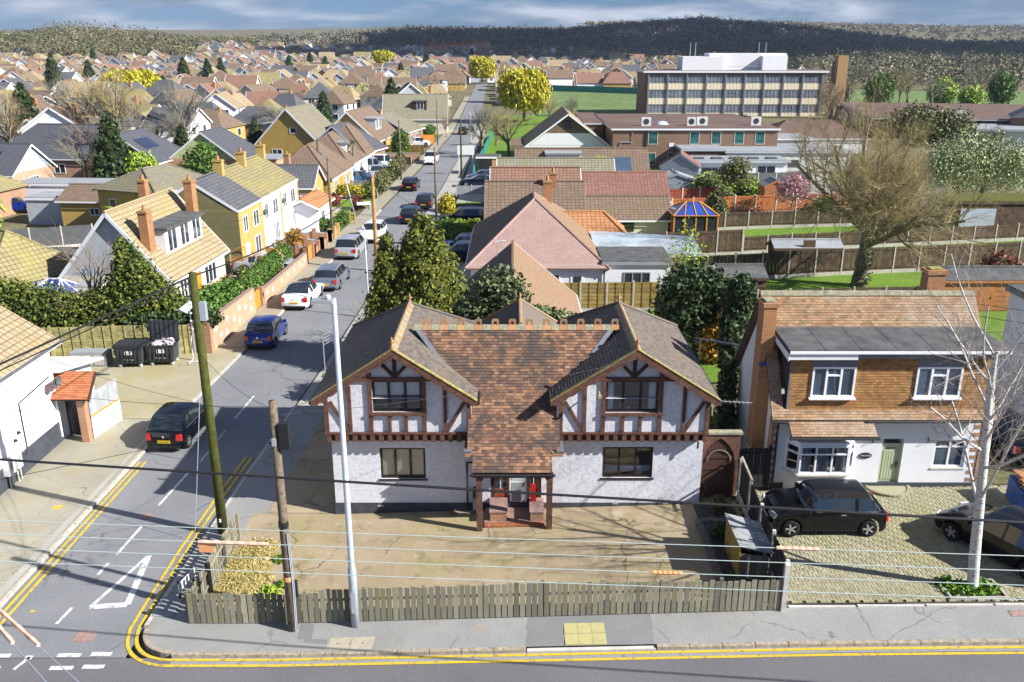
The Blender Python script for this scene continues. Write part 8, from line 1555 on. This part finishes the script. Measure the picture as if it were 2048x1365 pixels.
for me, m4 in rest:
    n = len(me.vertices); co = np.empty(n * 3, np.float32); me.vertices.foreach_get('co', co); co = co.reshape(-1, 3); A4 = np.array(m4); RV.append(co @ A4[:3, :3].T + A4[:3, 3])
    ids = []
    for mt in me.materials:
        if mt.name not in slots: slots.append(mt.name)
        ids.append(slots.index(mt.name))
    for p in me.polygons: RF.append([v + off for v in p.vertices]); RMi.append(ids[p.material_index])
    off += n
me = bpy.data.meshes.new('distant_estate'); me.from_pydata([tuple(v) for v in np.concatenate(RV)], [], RF)
for s in slots: me.materials.append(bpy.data.materials[s])
me.polygons.foreach_set('material_index', RMi); auto_uv(me); me.update(); o = link('distant_estate', me); tag(o, 'countless small roofs of the estate below the wooded hills', 'houses', kind='stuff')
# red roofed flats on the slope
fl = thing('red_roofed_flats', 'cluster of pale flats with steep red roofs below the dark wood', 'flats', (-44, 800, gz(-44, 800)))
for k in range(6): m4 = Matrix.Translation((k * 9 - 25, k * 7, k * .7)); m = MB(m4); m.bx(-5, 5, -5, 5, -3, 6.5); m.build('wall', 'brick_peach', fl); m = MB(m4); m.slab([(-5.6, -5.6, 6.3), (0, -5.6, 11.5), (0, 5.6, 11.5), (-5.6, 5.6, 6.3)][::-1], .2); m.slab([(5.6, -5.6, 6.3), (5.6, 5.6, 6.3), (0, 5.6, 11.5), (0, -5.6, 11.5)], .2); m.poly([(-5, -5, 6.5), (5, -5, 6.5), (0, -5, 11.2)]); m.build('roof', 'roof_orange', fl)
# woods: one mass of trees
def wood(name, label, pts, n, seed, k=38, lsz=.8):
    rg = np.random.default_rng(seed); V, C_ = [], []
    P = np.array(pts, float); N = len(P); c0 = P[:, :3]; rr = P[:, 3]; hh = P[:, 4]
    d = rg.normal(size=(N, k, 3)); d /= np.linalg.norm(d, axis=2)[:, :, None]; r = .35 + .7 * rg.random((N, k)) ** .6
    c = np.empty((N, k, 3)); c[:, :, 0] = c0[:, None, 0] + d[:, :, 0] * r * rr[:, None]; c[:, :, 1] = c0[:, None, 1] + d[:, :, 1] * r * rr[:, None]; c[:, :, 2] = c0[:, None, 2] + hh[:, None] * .58 + d[:, :, 2] * r * hh[:, None] * .45
    c = c.reshape(-1, 3); n_ = len(c); nr = d.reshape(-1, 3) * .6 + rg.normal(size=(n_, 3)) * .5; nr /= np.linalg.norm(nr, axis=1)[:, None]; t = np.cross(nr, rg.normal(size=(n_, 3))); t /= np.linalg.norm(t, axis=1)[:, None]; b = np.cross(nr, t); s = lsz * (.5 + rg.random(n_)) * np.repeat(rr / 5, k); v = np.stack([c - t * s[:, None], c + b * s[:, None] * .6, c + t * s[:, None], c - b * s[:, None] * .6], 1).reshape(-1, 3)
    col = np.repeat(P[:, 5:8], k * 4, axis=0); me = np_mesh(name, v, np.arange(n_ * 4).reshape(-1, 4), 'far_wood', col); o = link(name, me); tag(o, label, 'wood', kind='stuff')
pts = []
while len(pts) < 3300:
    y = q.uniform(640, 1020); x = q.uniform(-.64 * y, -.24 * y); px = 1024 + 1855 * x / y
    if px > 560 - (y - 640) * .1 or (px > 380 and y < 820): continue
    h = q.uniform(7, 12); c = q.choice([(.155, .145, .075), (.19, .17, .09), (.13, .13, .07), (.21, .18, .11), (.065, .08, .03)]); f = q.uniform(.8, 1.2); pts.append((x, y, gz(x, y), q.uniform(3.2, 5.5), h * (1.5 if (90 < px < 330 and q.random() < .2) else 1), *[v * f for v in c]))
wood('hillside_wood', 'sunlit olive brown woodland on the left hill', pts, 0, 5)
pts = []
while len(pts) < 7000:
    y = q.uniform(820, 1560); x = q.uniform(-.31 * y, .64 * y); px = 1024 + 1855 * x / y
    if y < 980 and px < 1020: continue
    h = q.uniform(8, 14); c = q.choice([(.17, .15, .13), (.2, .18, .14), (.15, .135, .115), (.09, .11, .06), (.22, .2, .13)]); f = q.uniform(.8, 1.15); pts.append((x, y, gz(x, y), q.uniform(3.6, 6.5), h * q.choice((1, 1, 1, 1.25)), *[v * f for v in c]))
wood('ridge_wood', 'dark wood along the skyline in cloud shadow', pts, 0, 6, 32, 1.05)
pts = []
while len(pts) < 1900:
    y = q.uniform(330, 900); x = q.uniform(-.02 * y, .56 * y); px = 1024 + 1855 * x / y
    lim = 620 if px < 1250 else (520 if px < 1650 else 330)
    if y < lim: continue
    c = q.choice([(.20, .185, .115), (.26, .235, .16), (.15, .15, .07), (.09, .11, .045), (.12, .11, .085)]); pts.append((x, y, gz(x, y), q.uniform(2.6, 5), q.uniform(6, 11), *c))
wood('valley_trees', 'pale bare and budding trees filling the valley behind the school', pts, 0, 8, 46, .68)
pts = [(x, y, gz(x, y), q.uniform(7, 11), q.uniform(9, 14), .24, .21, .13) for x, y in ((q.uniform(200, 1700), q.uniform(2100, 2600)) for _ in range(900))]
wood('far_ridge', 'pale far hill at the right end of the skyline', pts, 0, 9, 40, 1.1)
pts = []
while len(pts) < 2400:
    y = 215 + 520 * q.random(); x = q.uniform(-.6 * y, .14 * y)
    if (y < 350 and x > -8) or xl(min(420, y)) - 4 < x < xr(min(420, y)) + 5: continue
    c = q.choice([(.16, .15, .09), (.22, .2, .13), (.11, .14, .05), (.06, .085, .03), (.2, .2, .06)]); h = q.uniform(2.5, 6.5); pts.append((x, y, gz(x, y), h * .42, h, *c))
wood('garden_greenery', 'hedges, shrubs and small trees between the estate roofs', pts, 0, 10, 34, .56)
# garden trees of the estate, copies of a few grown ones
protos = []
for k, (h, s, mt) in enumerate(((2.6, 201, 'twig'), (2.8, 202, 'twig_grey'), (2.4, 203, 'twig_brown'))): protos.append((bare_tree('bare_tree', 'x', (0, 0, 0), h, .16, s, [(8, 1.1, (15, 50), .06, 3, .08, .45), (6, .58, (18, 50), .05, 3, .12, .2), (6, .55, (20, 50), .04, 2, .15, .2), (4, .55, (20, 50), .02, 1, .15, .2), (0, 0, (0, 0), 0, 1, 0, 0)], 'bark', mt), ('olive', 'grey', 'brown')[k] + ' bare tree'))
protos.append((shrub('round_tree', 'x', 'tree', (0, 0, 0), [(0, 0, 1.8, 1.6, 1.6, 1.7), (.7, .4, 2.7, 1, 1, 1.1)], 2600, .19, 'leaf_hedge', 'core_green', 204), 'green tree')); protos.append((conifer('fir_tree', 'x', (0, 0, 0), 7.5, 1.9, 205, 'leaf_dark', 3800, .24, 'core_green'), 'fir')); protos.append((shrub('round_tree', 'x', 'tree', (0, 0, 0), [(0, 0, 1.6, 1.5, 1.5, 1.4)], 2200, .19, 'leaf_lime', 'core_olive', 206), 'lime green tree'))
used = set(); TP = []
for i in range(330):
    y = 105 + 560 * q.random() ** 1.2; x = q.uniform(-.6 * y, .13 * y)
    if (y < 190 and x > -40) or (xl(min(420, y)) - 4 < x < xr(min(420, y)) + 4) or (y < 350 and x > -2): continue
    TP.append((x, y, q.choice((0, 0, 1, 1, 2, 3, 4, 5)), q.uniform(.7, 1.5)))
TP += [(-63, 132, 1, 2.5), (-57, 130, 0, 2.3), (-71, 127, 0, 2.3), (-50, 138, 1, 2.1), (-76, 136, 2, 2.2), (-67, 146, 0, 2.4), (-59, 140, 0, 2.2), (-47, 128, 1, 1.6), (-38, 133, 4, .8), (-33, 150, 3, 1.6), (-46, 125, 4, .75), (-39, 121, 3, .9), (-37.8, 108, 3, 1.2), (-12, 165, 2, .9), (-15, 160, 3, .8), (70, 236, 5, 2.2), (79, 240, 2, 2.4), (88, 238, 1, 2.3), (98, 244, 3, 2.2), (107, 246, 2, 2.4), (115, 244, 5, 2.3), (126, 246, 1, 2.4), (134, 250, 3, 2.2), (62, 228, 2, 2.2), (75, 225, 2, 1.6), (84, 232, 2, 1.8), (95, 236, 3, 1.8), (102, 240, 0, 1.8), (110, 238, 1, 1.8), (90, 250, 3, 2), (120, 238, 5, 2), (-26, 196, 4, 1.2), (-150, 300, 4, 1.6), (-118, 330, 4, 1.5), (-140, 260, 3, 1.3)]
for i, (x, y, k, s) in enumerate(TP):
    p, nm = protos[k]; o = p if k not in used else copy_tree(p); used.add(k); o.location = (x, y, gz(x, y) - .2); o.rotation_euler = (0, 0, q.uniform(0, 6.28)); o.scale = (s, s, s * q.uniform(.9, 1.15)); tag(o, f"{'tall' if s > 1.2 else 'small'} {nm} among {'the nearer roofs' if y < 200 else ('the middle roofs' if y < 330 else 'the far roofs')}, {hb(x, y)}", 'tree', f'{nm}s, {hb(x, y)}')
# a bank of cloud high over the valley keeps the sun off the ridge
t = NT('cloud_white'); t.col((.8, .8, .82)); t.fin(1, 0)
rg = random.Random(9); mb = MB()
for i in range(135):
    x, y = rg.uniform(760, 1950), rg.uniform(350, 1360); r = rg.uniform(50, 150); pr = [(max(.01, math.sin(R(a))) * r, -math.cos(R(a)) * r * .3) for a in range(0, 181, 20)]; b = len(mb.v); m2 = MB(); m2.lathe(pr, 12, (x, y, 620 + rg.uniform(-20, 20))); mb.v += m2.v; mb.f += [[b + j for j in f] for f in m2.f]; mb.mi += m2.mi
tag(mb.build('cloud_bank', 'cloud_white', smooth=True), 'bank of cloud high above the wooded ridge', 'cloud', kind='stuff')
# ------------------------------------------------------------ poles, lamps, wires
def pole(label, x, y, h, r, mat, lean=(0, 0), z=None, name='utility_pole'):
    z = gz(x, y) if z is None else z; t = thing(name, label, 'pole', (x, y, z)); m = MB(); m.tube([(0, 0, -.2), (lean[0] * .5, lean[1] * .5, h * .5), (lean[0], lean[1], h)], [r * 1.15, r, r * .82], 12); m.build('shaft', mat, t, smooth=True); return t
t = pole('tall mossy green utility pole at the corner of the side road', -10.0, 26.75, 9.25, .15, 'pole_green')
MB().bx(.1, .3, -.1, .1, 7.7, 8.3).build('junction_box', 'galv', t)
for z in (8.9, 8.5): m = MB(); m.tube([(-.12, -.1, z), (-.3, -.12, z), (-.32, -.12, z + .12)], .02, 5); m.build('bracket', 'black_plastic', t)
for k in range(6): m = MB(); m.lathe([(0, 0), (.05, .01), (.05, .06), (0, .07)], 8, (-.18 - .02 * (k % 2), -.05, 7.4 + .26 * k)); m.build('insulator', 'white_plastic', t)
m = MB(); m.tube([(-.2, -.05, 9), (-.22, -.1, 5), (-.8, -.4, .3)], .012, 5); m.build('stay_wire', 'galv', t)
MB().bx(-.03, .03, -.19, -.16, .5, .62).build('number_plate', 'white_plastic', t)
t = pole('short brown wooden pole with a black box standing at the long board fence', -6.32, 21.42, 7.1, .13, 'pole_brown', (0, .05))
MB().bx(.12, .38, -.1, .1, 5.75, 6.5).build('terminal_box', 'black_plastic', t); MB().bx(-.05, .05, -.2, -.13, 5.9, 6.1).build('plate', 'galv', t)
for k in range(7): m = MB(); m.lathe([(0, 0), (.06, .0), (.06, .03), (0, .03)], 8, (.2, -.05, 1.15 + .08 * k)); m.build('coil', 'black_plastic', t)
for k in range(5): m = MB(); m.lathe([(0, 0), (.035, .01), (.035, .05), (0, .06)], 6, (-.14, -.06, 5.5 + .2 * k)); m.build('insulator', 'black_plastic', t)
for dx, mt in ((.1, 'clad_blue'), (.14, 'galv')): m = MB(); m.tube([(dx, -.1, 3.2), (dx + .03, -.1, 1.5), (dx, -.1, 0)], .018, 5); m.build('cable_riser', mt, t)
m = MB(); m.lathe([(.135, 3.35), (.145, 3.4), (.145, 3.5), (.135, 3.55)], 10, (0, .0, 0)); m.build('band', 'black_plastic', t); m = MB(); m.lathe([(.135, 1.65), (.142, 1.66), (.142, 1.78), (.135, 1.8)], 10, (0, 0, 0)); m.build('band', 'sleeve_orange', t)
def lamp(label, x, y, h, r=.09, arm=-.55):
    t = thing('street_lamp', label, 'street lamp', (x, y, gz(x, y))); m = MB(); m.tube([(0, 0, -.1), (0, 0, 1.9), (0, 0, 1.95), (0, 0, h)], [r * 1.35, r * 1.35, r, r * .72], 12); m.build('column', 'galv', t, smooth=True); m = MB(); m.bx(arm, -.02, -.13, .13, h - .12, h - .03); m.build('lantern', 'alu', t); m = MB(); m.lathe([(.05, h), (.07, h + .02), (.07, h + .1), (0, h + .13)], 8, (arm * .25, 0, -.03)); m.build('photocell', 'white_plastic', t)
    m = MB(); m.bx(-.06, .06, -r * 1.38, -r * 1.3, .5, 1.2); m.build('door', 'galv', t); return t
lamp('tall grey steel street lamp in front of the left gable', -4.53, 21.5, 9.85); lamp('slim grey street lamp beside the conifers', -8.9, 52.4, 5.6, .05, -.5); lamp('street lamp far along the park edge', -6.4, 140, 6, .06)
poles = [('orange-brown new utility pole beside the kerb left of the conifers', -10.15, 64.3, 7.1, .14, 'pole_orange'), ('grey utility pole at the end of the terrace garden walls', -15.55, 75.1, 7.1, .12, 'pole_brown'), ('grey utility pole by the golden hedge', -7.3, 84.3, 6.9, .11, 'pole_brown'), ('dark utility pole at the park end of the right pavement', -6.2, 108.8, 7.5, .11, 'pole_green'), ('utility pole beside the drive hedge on the left pavement', -13.9, 111, 7.3, .1, 'pole_brown'), ('utility pole behind the dark pantiled cottage', -21.6, 99.3, 6.2, .1, 'pole_green'), ('far utility pole on the left pavement by the orange fence', -12.6, 151.9, 7.4, .1, 'pole_brown'), ('mossy utility pole at the far left in front of the purple doors', -54, 76, 7.5, .12, 'pole_green')]
for p in poles: pole(*p)
pole('thin leaning white post beside the yellow hedge', -15.3, 85.5, 4.0, .06, 'galv', (-.9, 0), name='leaning_post')
def wire(label, P, Q, r, mat, sag=.3, n=14, grp=None, name='overhead_cable'):
    P = Vector(P); Q = Vector(Q); m = MB(); m.tube([P.lerp(Q, i / n) - Vector((0, 0, sag * 4 * (i / n) * (1 - i / n))) for i in range(n + 1)], r, 5); o = m.build(name, mat); tag(o, label, 'cable', grp); return o
def along(P, Q, u, sag): P = Vector(P); Q = Vector(Q); return P.lerp(Q, u) - Vector((0, 0, sag * 4 * u * (1 - u)))
CW = []
for k in range(4):
    P, Q = (-34, 14.72, 8.62 - .27 * k), (34, 10.62, 8.42 - .27 * k); CW.append((P, Q)); wire(('uppermost', 'second', 'third', 'lowest')[k] + ' of the four pale green wires crossing in front of the forecourt', P, Q, .0075, 'cable_pale', .22, 24, 'pale overhead wires')
def sleeve(label, k, px0, px1, mat, flag=False):
    P, Q = CW[k]; f = lambda px: (px - -34) / 68.; a, b = f(px0), f(px1); t = thing('wire_sleeve', label, 'sleeve', tuple(along(P, Q, a, .22)))
    o0 = along(P, Q, a, .22); m = MB(); m.tube([along(P, Q, a + (b - a) * i / 12, .22) - o0 + Vector((0, 0, .006 * (i % 2))) for i in range(13)], [.028 + .006 * (i % 2) for i in range(13)], 6); m.build('tube', mat, t)
    if flag: m = MB(); m.bx(.0, .26, -.01, .01, -.2, .0); m.build('flag', 'sleeve_orange', t)
sleeve('orange sleeve with a small flag on the second pale wire above the straw corner', 1, -5.3, -4.1, 'sleeve', True); sleeve('pink sleeve on the uppermost pale wire above the concrete post', 0, 4.28, 4.95, 'sleeve'); sleeve('orange sleeve on the third pale wire near the right end of the fence', 2, 2.3, 2.8, 'sleeve_orange')
wire('thick black cable sagging across the picture in front of the houses', (-30, 21.3, 6.75), (34, 13.6, 6.55), .032, 'cable_black', .2, 24)
Gt, Ot = (-10, 26.75, 9.15), (-10.15, 64.3, 6.95)
wire('heavy black cable from the green pole down to the left edge', Gt, (-27.5, 9.0, 1.2 + 2.0), .035, 'cable_black', .1); wire('second black cable alongside the heavy one to the left edge', (-10.1, 26.7, 8.95), (-27.5, 9.2, 3.1), .02, 'cable_black', .14); wire('black cable from the green pole up the road to the orange-brown pole', Gt, Ot, .028, 'cable_black', .7); 
B = (-6.3, 21.45, 6.95)
for k, (q_, lb) in enumerate((((-19.2, 30.2, 4.2), 'thin wire from the brown pole to the white building'), ((-10, 26.6, 6.6), 'thin wire from the brown pole to the green pole'), ((-3.8, 27.3, 6.4), 'thin wire from the brown pole to the left gable'), ((4.2, 27.3, 6.2), 'thin wire from the brown pole to the right gable'), ((-19, 33.5, 4.1), 'thin wire from the brown pole to the porch end of the white building'), ((-26, 14, 5.5), 'thin wire from the brown pole out over the junction'))): wire(lb, (B[0], B[1], B[2] - .08 * k), q_, .007, 'cable_black', .25)
for k, (q_, lb) in enumerate((((-20.6, 57, 4.6), 'thin wire from the orange-brown pole to the chalet house'), ((-19.6, 70, 4.8), 'thin wire from the orange-brown pole to the white terraced house'), ((-2, 60, 3.2), 'thin wire from the orange-brown pole to the pink roofed bungalow'), ((-7.3, 84.3, 6.7), 'thin wire from the orange-brown pole to the pole by the golden hedge'), ((-15.5, 75.1, 6.9), 'thin wire from the orange-brown pole across the road'))): wire(lb, Ot, q_, .012, 'cable_black', .4)
for k, (a, b, lb) in enumerate((((-7.3, 84.3, 6.7), (-6.2, 108.8, 7.3), 'wire from the golden hedge pole to the park end pole'), ((-6.2, 108.8, 7.3), (-19, 108, 4), 'wire from the park end pole to the brown bungalows'), ((17.1, 31.5, 6.9), (30, 26, 7.2), 'upper of two wires from the tile-hung house to the right edge'), ((17.1, 31.3, 6.5), (30, 25, 6.7), 'lower of two wires from the tile-hung house to the right edge'))): wire(lb, a, b, .012, 'cable_black', .3)
for k, (a, b, c) in enumerate((((-9.3, 12.5, 8.0), (-3.8, 8.03, 8.0), .48), ((-9.3, 12.46, 8.0), (-4.8, 8.35, 8.0), .5))):
    wire(('upper', 'lower')[k] + ' guy wire crossing the bottom left corner', a, b, .008, 'galv', .02); A_ = Vector(a); B_ = Vector(b); t = thing('wire_sleeve', ('upper', 'lower')[k] + ' striped pink sleeve on the guy wire at the bottom left', 'sleeve', a); m = MB(); m.tube([(B_ - A_) * (c * i / 16) for i in range(17)], [.028 + .012 * (i % 2) for i in range(17)], 6); m.build('tube', 'sleeve', t)
# aerials and a street name plate
def aerial(label, x, y, z, h, L, rz, n=9, mast=True):
    t = thing('tv_aerial', label, 'aerial', (x, y, z), R(rz)); m = MB(); m.tube([(0, 0, 0), (0, 0, h)], .02, 5); m.build('mast', 'alu', t); m = MB(); m.tube([(-.15, 0, h), (L, 0, h)], .016, 5); m.build('boom', 'alu', t)
    em = MB().tube([(0, -.17, 0), (0, .17, 0)], .009, 4).mesh('element', 'alu')
    for k in range(n): link('element', em, t, (.1 + (L - .1) * k / n, 0, h))
    m = MB()
    for k in range(4): m.tube([(-.15, -.25, h - .18 + k * .12), (-.15, .25, h - .18 + k * .12)], .009, 4)
    m.build('reflector', 'alu', t)
aerial('long television aerial on a mast beside the right eave', 7.05, 31.2, 4.4, 1.2, 1.5, -30, 12); aerial('television aerial fixed low on the right gable corner', 6.9, 27.9, 3.9, .55, 1.3, -8, 8); aerial('broad panel television aerial beside the left eave', -6.85, 30.2, 4.2, 1.75, .45, 160, 3); aerial('television aerial on the brown tiled bungalow chimney', 3.3, 71.2, 6.2, 1.0, .8, 10, 7); aerial('television aerial above the laurel on the bungalow roof', -.8, 45.6, 5.4, .8, .5, 20, 5)
sn = thing('street_name_plate', 'low white street name plate on short posts beside the return fence', 'sign', (-10.0, 23.3, 0), R(80)); MB().bx(-.5, .5, -.015, .015, .25, .55).build('plate', 'white_plate', sn)
for s in (-.4, .4): MB().bx(s - .03, s + .03, .02, .07, 0, .6).build('post', 'black_plastic', sn)
s2 = thing('street_name_plate', 'small white street name plate at the far junction by the red shrub', 'sign', (-15.2, 89.8, 0), R(20)); MB().bx(-.7, .7, -.02, .02, .5, .8).build('plate', 'white_plate', s2)
for s in (-.5, .5): MB().bx(s - .03, s + .03, .02, .07, 0, .8).build('post', 'black_plastic', s2)
# skip-like blue box with timber at the right edge
sk = thing('builders_bag', 'blue sided box heaped with plywood sheets at the right edge of the drive', 'box', (17.5, 26.9, gz(17.5, 27)), R(-12)); MB().bx(0, 1.6, 0, 1.4, 0, .85).build('sides', 'blue_tarp', sk)
for k in range(4): m = MB(); m.bar((.1, .1 + .3 * k, .9 + .06 * k), (1.7, .5 + .3 * k, 1.05 + .05 * k), .6, .03); m.build('plywood_sheet', 'terracotta', sk)
for k in range(4): MB().bx(.9 + k * .2, .98 + k * .2, -.15, -.08, 0, 1.1).build('batten', 'orange_wood', sk)
# ------------------------------------------------------------ thin blue air
hz = NT('air'); hz.N.remove(hz.b); pv = hz.n('ShaderNodeVolumePrincipled'); pv.inputs['Color'].default_value = (.62, .76, 1.0, 1); pv.inputs['Density'].default_value = .00009; pv.inputs['Anisotropy'].default_value = .2; hz.L.new(pv.outputs[0], hz.N['Material Output'].inputs['Volume'])
tag(MB().bx(-2700, 2700, -70, 3300, -2.5, 130).build('haze', 'air'), 'thin blue air between the street and the hills', 'haze', kind='stuff')
